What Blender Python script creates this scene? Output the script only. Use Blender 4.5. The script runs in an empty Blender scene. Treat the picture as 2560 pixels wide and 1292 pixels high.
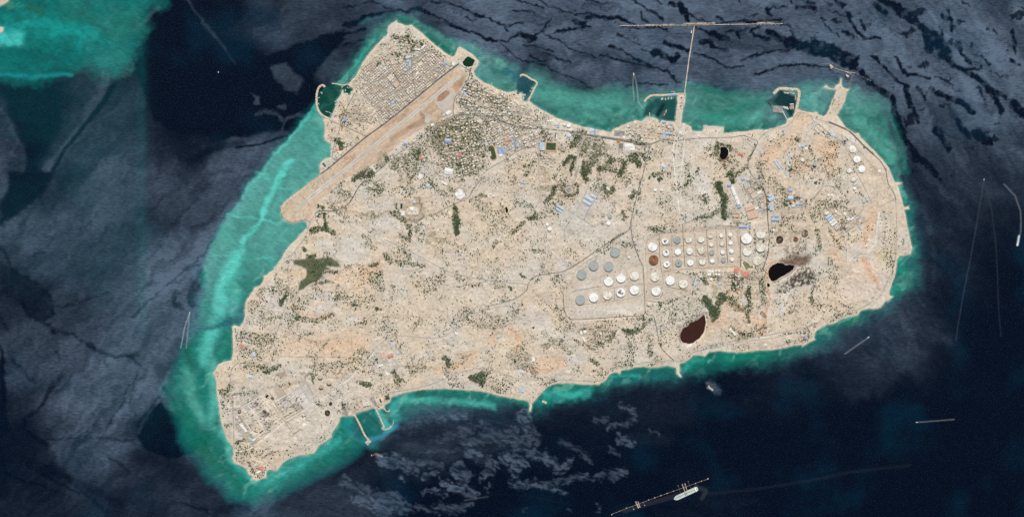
import bpy, math, random
import numpy as np
from mathutils import Vector
from mathutils.geometry import tessellate_polygon

# ---------------------------------------------------------------- camera, sky, sun, exposure
S = 4.5                                   # metres per photograph pixel
CX, CY = 1280.0,646.0
SC = bpy.context.scene
COL = SC.collection
R = math.radians
cam_d = bpy.data.cameras.new("camera")
cam = bpy.data.objects.new("camera", cam_d)
COL.objects.link(cam)
ALT = 40000.0
cam.location = (0,0, ALT)
cam_d.sensor_width = 36
cam_d.lens = 36 * ALT / (2560 * S)
cam_d.clip_start = 500
cam_d.clip_end = 400000
SC.camera = cam

SUN_EL, SUN_AZ = 57.0,8.0                # azimuth clockwise from the top of the picture
world = bpy.data.worlds.new("World")
SC.world = world
world.use_nodes = True
wn = world.node_tree
bg = wn.nodes["Background"]
sky = wn.nodes.new("ShaderNodeTexSky")
sky.sky_type = 'NISHITA'
sky.sun_disc = False
sky.sun_elevation = R(SUN_EL)
sky.sun_rotation = R(SUN_AZ)
wn.links.new(sky.outputs[0], bg.inputs[0])
bg.inputs[1].default_value = 0.06
sun_d = bpy.data.lights.new("sun", 'SUN')
sun_d.energy = 4.4
sun_d.angle = R(0.5)
sun_d.color = (1.0,0.975,0.94)
sun = bpy.data.objects.new("sun", sun_d)
COL.objects.link(sun)
_d = Vector((math.sin(R(SUN_AZ)) * math.cos(R(SUN_EL)), math.cos(R(SUN_AZ)) * math.cos(R(SUN_EL)), math.sin(R(SUN_EL))))
sun.rotation_euler = _d.to_track_quat('Z', 'Y').to_euler()
SC.view_settings.view_transform = 'Standard'
SC.view_settings.look = 'None'
SC.view_settings.exposure = 0.0
SC.view_settings.gamma = 1.0
SC.view_settings.use_curve_mapping = False
SC.cycles.use_denoising = False
SC.cycles.max_bounces = 3
SC.cycles.diffuse_bounces = 2
SC.cycles.glossy_bounces = 2

random.seed(7)
RNG = np.random.RandomState(11)
ILL = 1.27                                # light reaching a level white surface


def A(r, g, b):
 """surface colour that reads as this sRGB value in full sun"""
 o = []
 for v in (r, g, b):
  v /= 255.0
  v = v / 12.92 if v <= 0.04045 else ((v + 0.055) / 1.055) ** 2.4
  o.append(v / ILL)
 return tuple(o)


# ---------------------------------------------------------------- noise and drawing on grids (photograph pixels)
def perlin(x, y, seed):
 r = np.random.RandomState(seed)
 p = r.permutation(256)
 p = np.concatenate([p, p])
 ang = r.rand(256) * 2 * np.pi
 gx, gy = np.cos(ang).astype(np.float32), np.sin(ang).astype(np.float32)
 xi = np.floor(x).astype(np.int32)
 yi = np.floor(y).astype(np.int32)
 xf = (x - xi).astype(np.float32)
 yf = (y - yi).astype(np.float32)
 xi &= 255
 yi &= 255
 u = xf * xf * xf * (xf * (xf * 6 - 15) + 10)
 v = yf * yf * yf * (yf * (yf * 6 - 15) + 10)

 def g(ix, iy, dx, dy):
  h = p[(p[ix & 255] + iy) & 511 & 255]
  return gx[h] * dx + gy[h] * dy
 a = g(xi, yi, xf, yf)
 b = g(xi + 1, yi, xf - 1, yf)
 c = g(xi, yi + 1, xf, yf - 1)
 d = g(xi + 1, yi + 1, xf - 1, yf - 1)
 return ((a + u * (b - a)) * (1 - v) + (c + u * (d - c)) * v) * 1.5


def fbm(x, y, scale, octs, seed, gain=0.5):
 o = 0
 amp, tot = 1.0,0.0
 f = 1.0 / scale
 for k in range(octs):
  o = o + amp * perlin(x * f + 17.3 * k, y * f - 9.1 * k, seed + k)
  tot += amp
  amp *= gain
  f *= 2.03
 return o / tot * 1.3


STEP = 2.0
GX = np.arange(-40,2602, STEP, dtype=np.float32)
GY = np.arange(-40,1334, STEP, dtype=np.float32)
X, Y = np.meshgrid(GX, GY)
NY, NX = X.shape
W1 = fbm(X, Y, 60,5,101)
W2 = fbm(X, Y, 60,5,202)
F1 = fbm(X, Y, 14,4,303)
F2 = fbm(X, Y, 14,4,404)


def window(pts, pad):
 xs = [p[0] for p in pts]
 ys = [p[1] for p in pts]
 x0 = max(0, int((min(xs) - pad + 40) / STEP))
 x1 = min(NX, int((max(xs) + pad + 40) / STEP) + 2)
 y0 = max(0, int((min(ys) - pad + 40) / STEP))
 y1 = min(NY, int((max(ys) + pad + 40) / STEP) + 2)
 return slice(y0, max(y1, y0 + 1)), slice(x0, max(x1, x0 + 1))


def dist_line(pts, XX, YY, closed=False):
 d2 = np.full(XX.shape, 1e9, np.float32)
 n = len(pts)
 for i in range(n if closed else n - 1):
  ax, ay = pts[i]
  bx, by = pts[(i + 1) % n]
  dx, dy = bx - ax, by - ay
  L = dx * dx + dy * dy + 1e-9
  t = np.clip(((XX - ax) * dx + (YY - ay) * dy) / L, 0,1)
  q = (XX - ax - t * dx) ** 2 + (YY - ay - t * dy) ** 2
  np.minimum(d2, q, out=d2)
 return np.sqrt(d2)


def inside(pts, XX, YY):
 m = np.zeros(XX.shape, bool)
 n = len(pts)
 for i in range(n):
  ax, ay = pts[i]
  bx, by = pts[(i + 1) % n]
  if ay == by:
   continue
  c = ((YY < ay) != (YY < by)) & (XX < (bx - ax) * (YY - ay) / (by - ay) + ax)
  m ^= c
 return m


def smooth(e0, e1, v):
 t = np.clip((v - e0) / (e1 - e0),0,1)
 return t * t * (3 - 2 * t)


def mask(pts, w, soft, warp=0.0, fine=0.0, poly=False):
 """coverage of a stroke (half width w) or a polygon with an edge softness, all in photo pixels"""
 sl = window(pts, w + soft * 2 + warp * 1.5 + fine * 1.5 + 4)
 XX = X[sl] + W1[sl] * warp + F1[sl] * fine
 YY = Y[sl] + W2[sl] * warp + F2[sl] * fine
 d = dist_line(pts, XX, YY, poly)
 if poly:
  ins = inside(pts, XX, YY)
  d = np.where(ins, -d, d) - w
 else:
  d = d - w
 return sl, 1 - smooth(-soft, soft, d)


def paint(field, pts, w, val, soft=2.0, a=1.0, warp=0.0, fine=0.0, poly=False, mod=None):
 sl, m = mask(pts, w, soft, warp, fine, poly)
 m = m * a
 if mod is not None:
  m = m * mod[sl]
 if field.ndim == 3:
  field[sl] += (np.array(val, np.float32) - field[sl]) * m[..., None]
 else:
  field[sl] += (val - field[sl]) * m


def Z(x0, y0, s, pts):
 return [(x0 + a / s, y0 + b / s) for a, b in pts]


def ZA(*p): return Z(760,30,4.615, p)
def ZB(*p): return Z(680,270,4.169, p)
def ZC(*p): return Z(1100,130,4.169, p)
def ZD(*p): return Z(1480,20,3.4, p)
def ZE(*p): return Z(1860,130,4.169, p)
def ZF(*p): return Z(1860,420,3.8, p)
def ZG(*p): return Z(1640,640,3.879, p)
def ZH(*p): return Z(1280,740,4.306, p)
def ZI(*p): return Z(840,760,3.59, p)
def ZJ(*p): return Z(500,880,3.8, p)
def ZK(*p): return Z(500,560,3.8, p)
def ZL(*p): return Z(1740,330,4.786, p)
def ZM(*p): return Z(960,440,3.8, p)
def ZN(*p): return Z(1400,380,5.333, p)
def ZO(*p): return Z(1400,560,4.0375, p)
def ZP(*p): return Z(1340,340,8.073, p)
def ZQ(*p): return Z(1900,720,7.53, p)
def ZR(*p): return Z(560,980,9.936, p)
def ZS(*p): return Z(860,120,10.765, p)
def Z1(*p): return Z(0,0,2.977, p)
def Z2(*p): return Z(0,430,2.977, p)
def Z3(*p): return Z(0,860,2.977, p)
def Z4(*p): return Z(860,0,2.977, p)
def Z5(*p): return Z(1700,0,2.977, p)
def Z6(*p): return Z(1900,430,3.0045, p)
def Z7(*p): return Z(860,960,2.977, p)


# ---------------------------------------------------------------- coast line (photo pixels, clockwise from the north tip)
COAST = (ZA((1065,95),(1080,128),(1120,140),(1180,160),(1240,155),(1340,225),(1450,330),(1520,390),(1600,450),(1700,520),(1735,510),(1775,420),
   (1800,405),(1890,455),(1960,510),(2020,570),(2010,615),(1955,690),(1980,740),(2080,820))
 + ZC((540,350),(590,385),(640,405),(700,420),(750,412),(800,403),(797,440),(815,450),(830,425),(855,425),(858,460),(850,490),(885,525),(930,510),
 (970,550),(1090,620),(1200,680),(1380,745),(1500,780),(1600,800),(1780,840),(1800,810),(1900,760))
 + ZD((165,1050),(250,1000),(365,955),(420,965),(470,925),(560,945),(572,985),(590,955),(700,970),(712,960),(722,830),(728,745),
 (752,735),(795,730),(790,800),(765,900),(757,975),(790,985),(840,1010),(850,1040),(900,1055),(941,1050),(945,997),(1120,1013),(1118,1065),(1300,1050),
 (1400,1035),(1500,1035),(1600,1005),(1650,985))
 + ZE((440,740),(455,695),(515,680),(530,600),(570,600),(620,620),(720,635),(740,624),(765,630),(775,655),(830,672),(860,655),(910,530),(965,402),
 (940,398),(880,390),(830,375),(850,347),(865,350),(880,373),(942,385),(960,350),(990,335),(998,320),(1010,275),(1020,280),(1015,340),(1030,370),(1060,385),(1100,380),(1070,430),(1050,520),
 (970,660),(1000,700),(1060,790),(1150,850),(1195,848),(1212,890),(1350,1020),(1450,1130),(1510,1210))
 + ZF((1430,130),(1500,142),(1500,150),(1462,165),(1500,300),(1518,370),(1565,365),(1570,392),(1525,398),(1550,540),(1575,660),(1597,760),(1580,822),
 (1480,835),(1455,870),(1440,1000),(1415,1080),(1390,1150))
 + ZG((2265,340),(2262,375),(2300,395),(2250,440),(2225,435),(2180,500),(2110,515),(2060,512),(1990,525),(1950,578),(1880,590),(1800,612),
 (1740,650),(1650,670),(1560,720),(1540,750),(1535,790),(1545,808),(1500,830),(1470,850),(1420,880),(1410,862),(1350,867),(1200,900),(1100,912),(970,920),(850,932),(700,930),(620,920),(520,930),(470,975),
 (420,962),(360,965),(320,1000),(280,1030),(225,1045),(235,1100),(225,1130),(248,1165),(235,1175),(200,1140),(190,1080),(100,1065),(0,1080))
 + ZH((1620,755),(1500,770),(1420,760),(1330,765),(1250,790),(1175,798),(1160,845),(1120,815),(1050,845),(1010,900),(940,950),(800,952),(600,940),(500,940),(430,950),
 (370,985),(300,1060),(250,1120),(215,1160),(205,1240),(185,1240),(187,1150),(140,1122),(0,1100))
 + ZI((1450,820),(1350,790),(1230,775),(1100,770),(1000,760),(900,765),(800,765),(700,780),(600,800),(500,832),(480,880),(440,905),(425,940),(405,935),(385,948),(340,930),(185,980),
 (160,1000),(60,1005),(30,1022))
 + ZJ((1330,640),(1300,700),(1250,770),(1250,805),(1200,840),(1130,890),(1080,960),(1030,970),(940,980),(850,1010),(790,1050),(740,1110),(720,1125),(650,1118),(632,1140),(630,1190),
 (580,1205),(540,1222),(490,1205),(500,1175),(460,1160),(440,1110),(370,1070),(320,1050),(305,1000),(322,960),(310,900),(250,820),(230,760),(210,700),(190,620),(185,550),(160,400),(150,280),
 (125,190),(180,110),(240,90),(300,75),(310,40))
 + ZK((313,1180),(310,1100),(305,970),(340,962),(380,972),(410,930),(425,880),(430,740),(455,700),(500,640),(510,605),(570,582),(610,520),(605,490),(640,480),(690,435),(780,320),(810,250),
 (900,160),(980,70),(1008,40))
 + ZB((370,1275),(360,1200),(320,1175),(270,1190),(210,1205),(130,1172),(85,1095),(88,1030),(140,970),(500,687),(493,600),(510,560),(560,525),(610,518),(615,380),(550,340),(545,280),(550,190),(530,110))
 + ZA((300,1240),(320,1200),(380,1050),(375,1020),(430,945),(438,905),(455,905),(455,935),(530,970),(565,900),(560,880),(530,855),(505,835),(550,790),(600,740),(640,650),(720,520),(820,400),
 (900,320),(950,280),(965,240),(968,170),(1020,130)))

LAND = np.full(X.shape, -60.0, np.float32)           # signed distance, + inside the island
sl = window(COAST, 60)
jx, jy = X[sl] + F1[sl] * 1.6, Y[sl] + F2[sl] * 1.6
d = dist_line(COAST, jx, jy, True)
LAND[sl] = np.where(inside(COAST, jx, jy), d, -d)
del d
for islet in ([(-60,-60),(22,-60),(21,3),(12,10),(-4,17),(-60,20)],[(-60,72),(2,68),(9,71),(8,79),(1,83),(-60,84)]):
 sl = window(islet, 40)
 d = dist_line(islet, X[sl], Y[sl], True)
 LAND[sl] = np.maximum(LAND[sl], np.where(inside(islet, X[sl], Y[sl]), d, -d))
ISLAND_WATER = [ZA((1825,575),(1895,512),(1975,565),(1950,620),(1900,642),(1850,620))]

# ---------------------------------------------------------------- the sea: how deep and how rough it is
NAVY = A(1,9,27)
TEALD = A(5,62,68)
TURQ = A(74,148,136)
TURB = A(88,200,182)
GREEND = A(14,96,82)
GREENB = A(18,128,110)
HARB = A(6,62,54)
SEA = np.empty(X.shape + (3,), np.float32)
SEA[:] = NAVY
coast = -LAND                                          # distance offshore
p1n = fbm(X, Y, 180,4,510)
SEA += (np.array(A(0,34,52), np.float32) - SEA) * (smooth(0.0,0.6, p1n) * 0.6)[..., None]
paint(SEA, [(-60,180),(330,180),(358,0),(358,640),(250,760),(200,560),(100,380),(-60,260)],0, A(4,46,54),60,0.7,40, poly=True)
paint(SEA, [(60,560),(300,640),(420,800),(350,950)],110, A(8,40,50),90,.7,40)
paint(SEA, [(356,60),(356,800)],12, A(6,66,70),14,0.45)
paint(SEA, [(366,40),(362,560),(430,560),(430,60)],0, NAVY, 12,0.6,4, poly=True)
# shallows off the top left corner
paint(SEA, [(-60,-60),(440,-60),(385,30),(345,80),(325,160),(280,185),(200,175),(130,192),(-60,196)],0, A(10,106,100),30,0.95,30,10, poly=True)
paint(SEA, [(180,20),(260,60),(330,60)],26, A(34,112,96),26,.5,30,10)
paint(SEA, [(250,150),(330,130),(300,170)],14, A(30,128,116),20,.5,20,10)
paint(SEA, [(-60,110),(60,60),(140,70),(220,95)],18, A(24,150,140),24,0.7,20,10)
paint(SEA, [(-60,180),(80,190),(180,188)],4, A(20,140,140),6,0.7,8)
paint(SEA, [(0,95),(50,90),(45,105),(10,105)],12, A(70,200,190),10,0.7,4)
paint(SEA, [(70,20),(100,30)],12, A(24,92,74),8,0.7,6,4)
paint(SEA, [(40,48),(75,45)],8, A(24,96,84),6,0.6,6,4)
paint(SEA, [(0,128),(60,130),(130,150),(40,160)],12, A(6,92,88),10,0.7,14,8)
paint(SEA, [(0,-10),(25,15)],10, A(60,120,100),8,0.8)
# west bank
WEST = [(850,225),(805,250),(785,276),(740,325),(690,380),(640,438),(604,490),(570,545),(530,610),(505,660),(508,700),(492,760),(480,800),(468,860),(445,900),(430,940),
  (405,975),(425,1000),(440,1040),(450,1080),(480,1130),(520,1190),(575,1240),(640,1258),(700,1235),(760,1205),(830,1170),(900,1125),(945,1075),(1000,1050),(1000,900),(700,800),(900,400)]
paint(SEA, WEST, 9, A(16,84,92),13,.7,9,4, poly=True)
paint(SEA, WEST, 0, TURQ, 6,1.0,7,3, poly=True, mod=smooth(860,700, Y))
paint(SEA, WEST, 4, A(10,76,76),16,.9,10,5, poly=True, mod=smooth(700,860, Y))
low = smooth(600,760, Y) * (X < 1000)
paint(SEA, WEST, -12, A(26,118,104),20,0.85,14,6, poly=True, mod=low)
for pts, w, c, a, so in (
  ([(790,268),(765,300),(735,335),(700,375)],3, TURB, .7,4),([(700,375),(650,440),(606,492)],3, TURB, .35,5),
  ([(722,402),(705,440),(700,455)],8, TURB, .8,5),([(690,460),(665,505),(655,545),(640,570),(612,592),(605,620)],6, TURB, .9,6),
  ([(640,430),(700,470),(750,480)],2, TURB, .5,3),([(575,540),(640,548),(700,556)],2, TURB, .6,3),([(525,640),(600,643),(690,648)],2, TURB, .5,3),
  ([(590,640),(570,690),(552,730),(545,770)],16, TURB, .75,12),([(600,660),(590,720),(575,780)],10, TURB, .4,12),
  ([(545,790),(525,850),(510,900)],14, TURB, .7,12),([(528,905),(532,960),(535,1040)],10, A(84,176,160),.7,10),
  ([(470,930),(480,1000),(500,1040)],14, A(80,158,142),.6,14),([(560,1080),(572,1120),(590,1170),(640,1205)],8, A(50,170,155),.7,8),
  ([(655,1215),(720,1175),(790,1140),(850,1100)],9, A(60,175,160),.55,9),([(870,1060),(930,1115)],12, A(40,150,150),.5,10),
  ([(480,665),(500,720),(485,790)],9, A(10,50,66),.9,8),([(505,690),(515,760),(540,790),(560,815)],8, GREENB, .6,8),([(470,880),(478,930)],9, GREEND, .8,10),
  ([(480,818),(540,812),(600,800),(608,796)],6, A(10,84,90),.85,5),([(655,700),(630,735),(605,775)],9, GREEND, .8,8),([(560,725),(640,700)],3, GREENB, .5,4),
  ([(570,830),(565,870),(548,895)],12, A(16,120,100),.7,10),([(440,1010),(470,1060),(520,1110),(560,1160),(610,1220)],17, A(10,100,84),.85,14),
  ([(500,1120),(530,1150)],16, A(16,92,66),.6,14),([(600,1200),(640,1230),(700,1205)],9, A(10,120,104),.6,10),([(700,455),(735,490)],3, A(50,130,122),.5,4),
  ([(610,650),(690,660),(680,690)],8, A(60,144,132),.6,10),([(800,300),(822,350),(800,400)],9, A(96,174,160),.5,10),([(820,250),(780,290)],9, A(30,150,135),.5,6)):
 paint(SEA, pts, w, c, so, a, 10,4)
for pts, w, a in (([(536,905),(540,960),(548,1020),(556,1060),(572,1110),(580,1150)],6,.75),([(600,1166),(628,1195)],4,.6),([(668,1190),(700,1172),(730,1148),(790,1132),(820,1102),(848,1060)],4,.6),([(556,1090),(500,1030),(470,980)],9,.35)):
 paint(SEA, pts, w, A(82,166,150),7, a, 4,4)
# north and east banks
NE = [(835,225),(850,190),(890,150),(915,105),(930,70),(960,48),(1000,36),(1045,45),(1085,80),(1130,100),(1175,112),(1225,140),(1290,158),(1300,190),(1330,165),(1380,196),(1450,225),
 (1520,212),(1600,226),(1670,230),(1720,212),(1790,225),(1880,228),(1930,225),(2000,200),(2060,205),(2110,215),(2160,225),(2205,250),(2225,300),(2238,350),(2255,400),(2262,440),
 (2275,500),(2290,560),(2300,620),(2296,680),(2290,720),(2250,760),(2180,800),(2100,835),(2060,866),(2000,895),(1900,915),(1800,925),(1700,950),(1600,950),(1530,975),(1450,1000),
 (1380,1016),(1320,1030),(1290,1012),(1200,1020),(1100,1018),(1040,1045),(990,1060),(940,1110),(900,1090),(900,900),(1200,700),(1100,400),(900,200)]
paint(SEA, NE, 8, A(24,66,72),18,.75,18,9, poly=True)
paint(SEA, NE, -7, A(62,122,110),17,1.0,13,7, poly=True, mod=(Y < 470).astype(np.float32))
paint(SEA, NE, -11, A(15,98,90),20,1.0,15,9, poly=True, mod=smooth(440,480, Y))
near = smooth(20,2, coast) * (coast > -8)
for pts, w, c, a, so in (
  ([(835,225),(880,180),(915,120),(940,90)],6, A(28,138,118),.7,8),([(955,70),(935,110),(925,130)],6, A(16,96,84),.5,7),([(840,210),(870,185),(930,105)],2, A(60,160,140),.6,3),
  ([(998,42),(1030,62),(1063,92),(1107,118),(1130,128),(1165,122),(1195,140),(1215,160),(1235,178),(1270,180)],7, A(16,102,86),.9,5),
  ([(985,38),(940,42),(900,60)],3, A(10,84,84),.6,5),([(1050,62),(1120,100),(1200,128),(1260,165)],5, A(76,152,136),.5,7),([(1240,160),(1250,150),(1262,162),(1250,172)],4, A(90,156,140),.6,4),
  ([(1270,182),(1300,196),(1310,220),(1290,235)],12, A(12,84,92),.8,8),([(1195,185),(1215,200),(1230,208)],5, A(40,128,110),.6,5),
  ([(1324,248),(1345,262),(1370,275),(1400,282)],7, A(22,96,84),.8,8),([(1330,230),(1400,215),(1480,240),(1570,232)],3, A(44,118,110),.5,6),([(1360,230),(1440,255),(1540,265),(1600,285)],16, A(74,156,140),.6,16),
  ([(1400,280),(1460,290),(1510,310)],8, A(60,140,124),.6,9),([(1544,272),(1530,300),(1512,318)],8, A(26,100,84),.8,6),([(1577,272),(1562,296)],5, A(30,110,92),.6,5),
  ([(1450,305),(1500,318),(1528,326)],5, A(22,106,92),.7,6),([(1715,216),(1780,226),(1840,236),(1900,238)],6, A(28,104,90),.8,6),([(1915,256),(1870,262),(1830,285),(1775,295)],8, A(24,116,98),.7,8),
  ([(1965,300),(1920,314),(1860,326),(1800,326)],7, A(20,98,82),.85,7),([(1733,322),(1750,324)],6, A(16,96,84),.9,5),([(1730,280),(1800,300),(1850,305),(1900,292)],10, A(60,150,132),.5,9),
  ([(1925,262),(1950,280),(1965,300)],7, A(8,60,56),.8,6),([(1700,225),(1672,232),(1640,224)],5, A(34,104,86),.6,5),
  ([(2092,230),(2078,260),(2062,288)],6, A(8,66,56),.95,4),([(2010,250),(2050,262)],18, A(66,146,130),.6,16),
  ([(2190,235),(2218,262),(2232,300),(2245,340),(2258,390),(2268,430)],6, A(14,90,80),.85,7),([(2112,250),(2150,272),(2175,295),(2205,305),(2220,330),(2210,365)],4, A(26,116,102),.7,5),
  ([(2110,288),(2160,284)],3, A(20,100,88),.6,4),([(2160,352),(2200,395),(2230,430)],6, A(24,118,102),.7,8),([(2140,300),(2190,350),(2230,400)],10, A(84,166,148),.5,12),
  ([(2240,440),(2262,500),(2278,570),(2292,640)],7, A(10,98,90),.7,9),([(2252,655),(2262,690),(2245,720)],10, A(22,132,108),.8,10),([(2235,700),(2228,735)],6, A(40,150,132),.6,6),
  ([(2250,448),(2262,510)],4, A(64,160,150),.5,5),([(2060,825),(2090,815),(2140,795)],8, A(18,110,86),.85,8),([(1960,882),(2010,872)],6, A(18,104,86),.7,7),
  ([(1720,915),(1790,895),(1860,893),(1930,888)],9, A(20,118,96),.8,10),([(1705,925),(1720,905),(1760,897)],6, A(50,158,138),.6,7),([(1780,925),(1900,905),(1990,885)],6, A(14,84,74),.6,9),
  ([(1560,925),(1610,922),(1650,920),(1685,925)],6, A(24,110,90),.75,6),([(1530,940),(1560,936),(1600,940)],5, A(50,170,158),.6,5),([(1520,955),(1600,948),(1680,940)],8, A(18,104,100),.6,9),
  ([(1375,970),(1420,965),(1470,965),(1520,950)],5, A(24,120,96),.7,5),([(1362,985),(1410,985),(1470,980)],9, A(60,172,156),.8,9),([(1345,1000),(1400,1004)],6, A(40,150,136),.6,7),
  ([(1020,990),(1090,978),(1160,980),(1230,990),(1310,1008)],5, A(22,118,100),.75,6),([(1000,1000),(1060,1000),(1150,1003),(1230,1012)],8, A(60,166,148),.7,8),([(985,1010),(990,1045)],10, A(50,160,150),.8,9),
  ([(945,1035),(965,1060),(975,1070)],9, A(70,190,180),.7,8),([(925,1100),(960,1085),(990,1065)],8, A(60,150,165),.6,8)):
 paint(SEA, pts, w, c, so, a, 8,4)
# harbours
for pts, c, a in ((ZA((235,870),(330,835),(480,855),(575,880),(550,965),(430,950),(375,1040),(315,1230),(240,1225),(170,1120),(155,950)), A(8,66,56),.97),
 (ZC((800,440),(780,330),(850,245),(1005,325),(900,525),(850,500)), A(8,60,66),.9),
 (ZD((470,780),(600,765),(725,760),(715,965),(600,950),(500,905),(430,935)), A(6,58,58),.8),
 (ZE((380,400),(480,440),(535,460),(525,680),(480,690),(420,600),(300,545),(230,520)), A(6,36,44),.9),
 (ZJ((1480,585),(1640,530),(1730,690),(1600,800)), A(16,104,96),.8)):
 paint(SEA, pts, 0, c, 4, a, 7,4, poly=True)
paint(SEA, ZD((600,830),(560,900)),5, A(3,22,34),4,.8,3)
paint(SEA, ZA((260,900),(320,1000)),8, A(50,96,84),8,.35,6)
paint(SEA, ZJ((1560,560),(1640,640),(1710,690)),2.5, A(8,74,76),2,.7)
# pale fringe where waves reach the beach, and small colour variation
fr = np.exp(-((coast - 1.0) / 2.2) ** 2) * (0.35 + 0.3 * F1)
SEA += (np.array(A(150,196,176), np.float32) - SEA) * np.clip(fr, 0,.55)[..., None]
v = 1 + 0.22 * fbm(X + W1 * 30, Y * 2 + W2 * 30,26,4,611)
shl = smooth(.02,.12, SEA[..., 1])
nearc = smooth(70,8, coast)
snd = smooth(.1,.5, fbm((X * .7 - Y * .7) * .45 + W1 * 14,(X * .7 + Y * .7) * 1.0 + W2 * 14,24,5,640)) * shl * nearc
SEA += (np.array(A(108,174,156), np.float32) - SEA) * (snd * .5)[..., None]
grs = smooth(.12,.5, fbm(X + W2 * 22, Y + W1 * 22,38,5,650)) * shl * (X > 1000)
SEA += (np.array(A(20,92,80), np.float32) - SEA) * (grs * .5)[..., None]
v += shl * (.24 * fbm(X + W1 * 40, Y + W2 * 40,60,4,620) + .16 * fbm((X * .8 + Y * .6) * .3,(Y * .8 - X * .6) * 1.3,12,3,630))
SEA *= np.clip(v, .5,1.55)[..., None]

# roughness of the surface (wind-ruffled water glints towards the viewer, calm slicks do not)
CTRL = """2300 200 .85 2500 600 .12 2400 480 .3 2500 250 .8 2550 430 .35 1500 100 .82 1200 80 .82 1000 20 .7 700 60 .42 850 120 .4 600 200 0 700 250 0 450 150 .03 420 30 .08 540 40 .12
150 100 .12 330 90 .25 300 30 .3 100 300 .12 60 350 .5 20 450 .55 120 460 .04 230 340 .4 340 300 .35 260 220 .35 330 420 .45 450 330 .03 560 290 0 480 380 .28 640 350 .5 500 470 .45 600 420 .65 400 500 .42
300 600 .42 150 520 .5 50 560 .6 450 650 .72 350 800 .72 100 620 .42 250 760 .4 50 740 .2 30 660 .35 80 850 .45 100 900 .5 200 950 .68 350 1000 .8 250 1040 .8 60 1010 .3 0 1060 .05 20 1120 .06 90 1160 .15 180 1140 .5
300 1110 .5 370 1090 .08 420 1150 .12 90 1230 .22 250 1220 .25 400 1230 .3 540 1240 .28 700 1280 .65 900 1280 .45 800 1250 .4 1000 1090 .5 1100 1050 .5 1200 1070 .35 1400 1080 .22 1400 1150 .05 1550 1230 .03 1200 1200 .03 1000 1180 .05
1800 1100 .03 2000 1000 .05 2200 1100 .05 2500 1200 .05 2280 830 .45 2380 880 .15 2100 870 .35 1980 930 .25 1800 980 .1 1650 970 .2 2330 650 .3 2400 700 .15 2480 900 .06 2350 1000 .06 1100 1290 .02 1400 1290 .02 1750 1270 .15
2100 1200 .06 2300 560 .35 2360 560 .25 2330 430 .45 2420 380 .6 2550 330 .6 2300 330 .6 500 1100 .25 640 600 .35 700 480 .3 480 950 .3 560 1150 .25 700 1200 .3 1500 230 .55 1700 180 .75 1900 180 .75 2100 130 .8 1300 250 .3
1500 270 .15 1800 280 .12 2200 350 .25 1060 130 .15 920 120 .3 1900 900 .12 1400 980 .15 1150 990 .25 850 1120 .25 2550 700 .08 2450 400 .4""".split()
c = np.array(CTRL, np.float32).reshape(-1,3)
sub = 8
XS, YS = X[::sub, ::sub] + W1[::sub, ::sub] * 45, Y[::sub, ::sub] + W2[::sub, ::sub] * 45
num = np.zeros(XS.shape, np.float32)
den = np.full(XS.shape, 1e-6, np.float32)
for cx, cy, cv in c:
 w = np.exp(-((XS - cx) ** 2 + (YS - cy) ** 2) / (2 * 52 ** 2)) + 1e-5 / (1 + ((XS - cx) ** 2 + (YS - cy) ** 2) / 1e4)
 num += w * cv
 den += w
g0 = num / den
iy = np.linspace(0, g0.shape[0] - 1.0001, NY)
ix = np.linspace(0, g0.shape[1] - 1.0001, NX)
y0, x0 = iy.astype(int), ix.astype(int)
fy, fx = (iy - y0)[:, None],(ix - x0)[None]
G = ((g0[y0][:, x0] * (1 - fy) + g0[y0 + 1][:, x0] * fy) * (1 - fx) + (g0[y0][:, x0 + 1] * (1 - fy) + g0[y0 + 1][:, x0 + 1] * fy) * fx).astype(np.float32)


def gp(pts, w, val, soft=1.6, a=1.0, warp=5, fine=3, poly=False, mod=None):
 paint(G, pts, w, val, soft, a, warp, fine, poly, mod)


# large sharp-edged zones
gp(Z1((1330,0),(1420,40),(1500,200),(1640,370),(1760,510),(1950,450),(2060,370),(2140,370),(2300,300),(2560,215),(2560,290),(2420,440),(2340,540),(2290,690),(2210,770),(2100,800),(2160,930),(2090,980),(1700,1040),
 (1500,990),(1330,960),(1150,900),(1080,700),(1010,500),(1050,300),(1160,130)),0,0.0,8,.95,8,5, True)
gp(Z1((2000,490),(2130,470),(2260,600),(2210,690),(2130,680),(2040,590)),0,.6,6,.8,8,6, True)
gp(Z1((1860,695),(1940,720),(1935,790),(1880,785),(1900,730)),0,.6,3,.9,3,4, True)
gp(Z1((1910,850),(1960,830),(2060,850),(2110,900),(2200,860),(2290,870)),5,.55,4,.8,6,6)
gp(Z1((2080,800),(2120,800)),6,.55,4,.8,4,4)
gp(Z1((2100,960),(2110,920)),3,.5,3,.8,4,4)
gp(Z1((1700,1050),(1900,985),(2100,965),(2180,1000),(2000,1180),(1900,1280),(1500,1280),(1600,1150)),0,.6,9,.7,8,4, True)
gp(Z1((1760,1095),(1950,1070),(2130,1012)),2.5,0,2,.8,3,2)
gp(Z1((1400,1200),(1600,1110),(1800,1060)),8,.08,9,.6,6,4)
gp(Z1((1400,0),(1500,150),(1640,320),(1750,480)),3.5,.5,4,.7,5,3)
gp(Z1((1180,60),(1080,160),(990,240)),6,.5,5,.7,5,3)
gp(Z1((1150,150),(1020,260),(980,400)),7,.05,8,.5,5,3)
gp(Z1((800,560),(760,700),(650,860),(530,1040),(400,1220),(340,1280)),13,.55,7,.75,8,4)
gp(Z1((850,640),(740,800),(600,960),(480,1120),(400,1260)),6,.02,5,.8,6,3)
gp(Z1((0,640),(300,620),(450,700),(440,900),(380,1100),(260,1280),(180,1280),(165,1060),(60,850)),0,.04,12,.8,8,4, True)
gp(Z1((0,820),(60,900),(110,990),(170,1100),(172,1280)),4,.6,6,.6,6,4)
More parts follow.
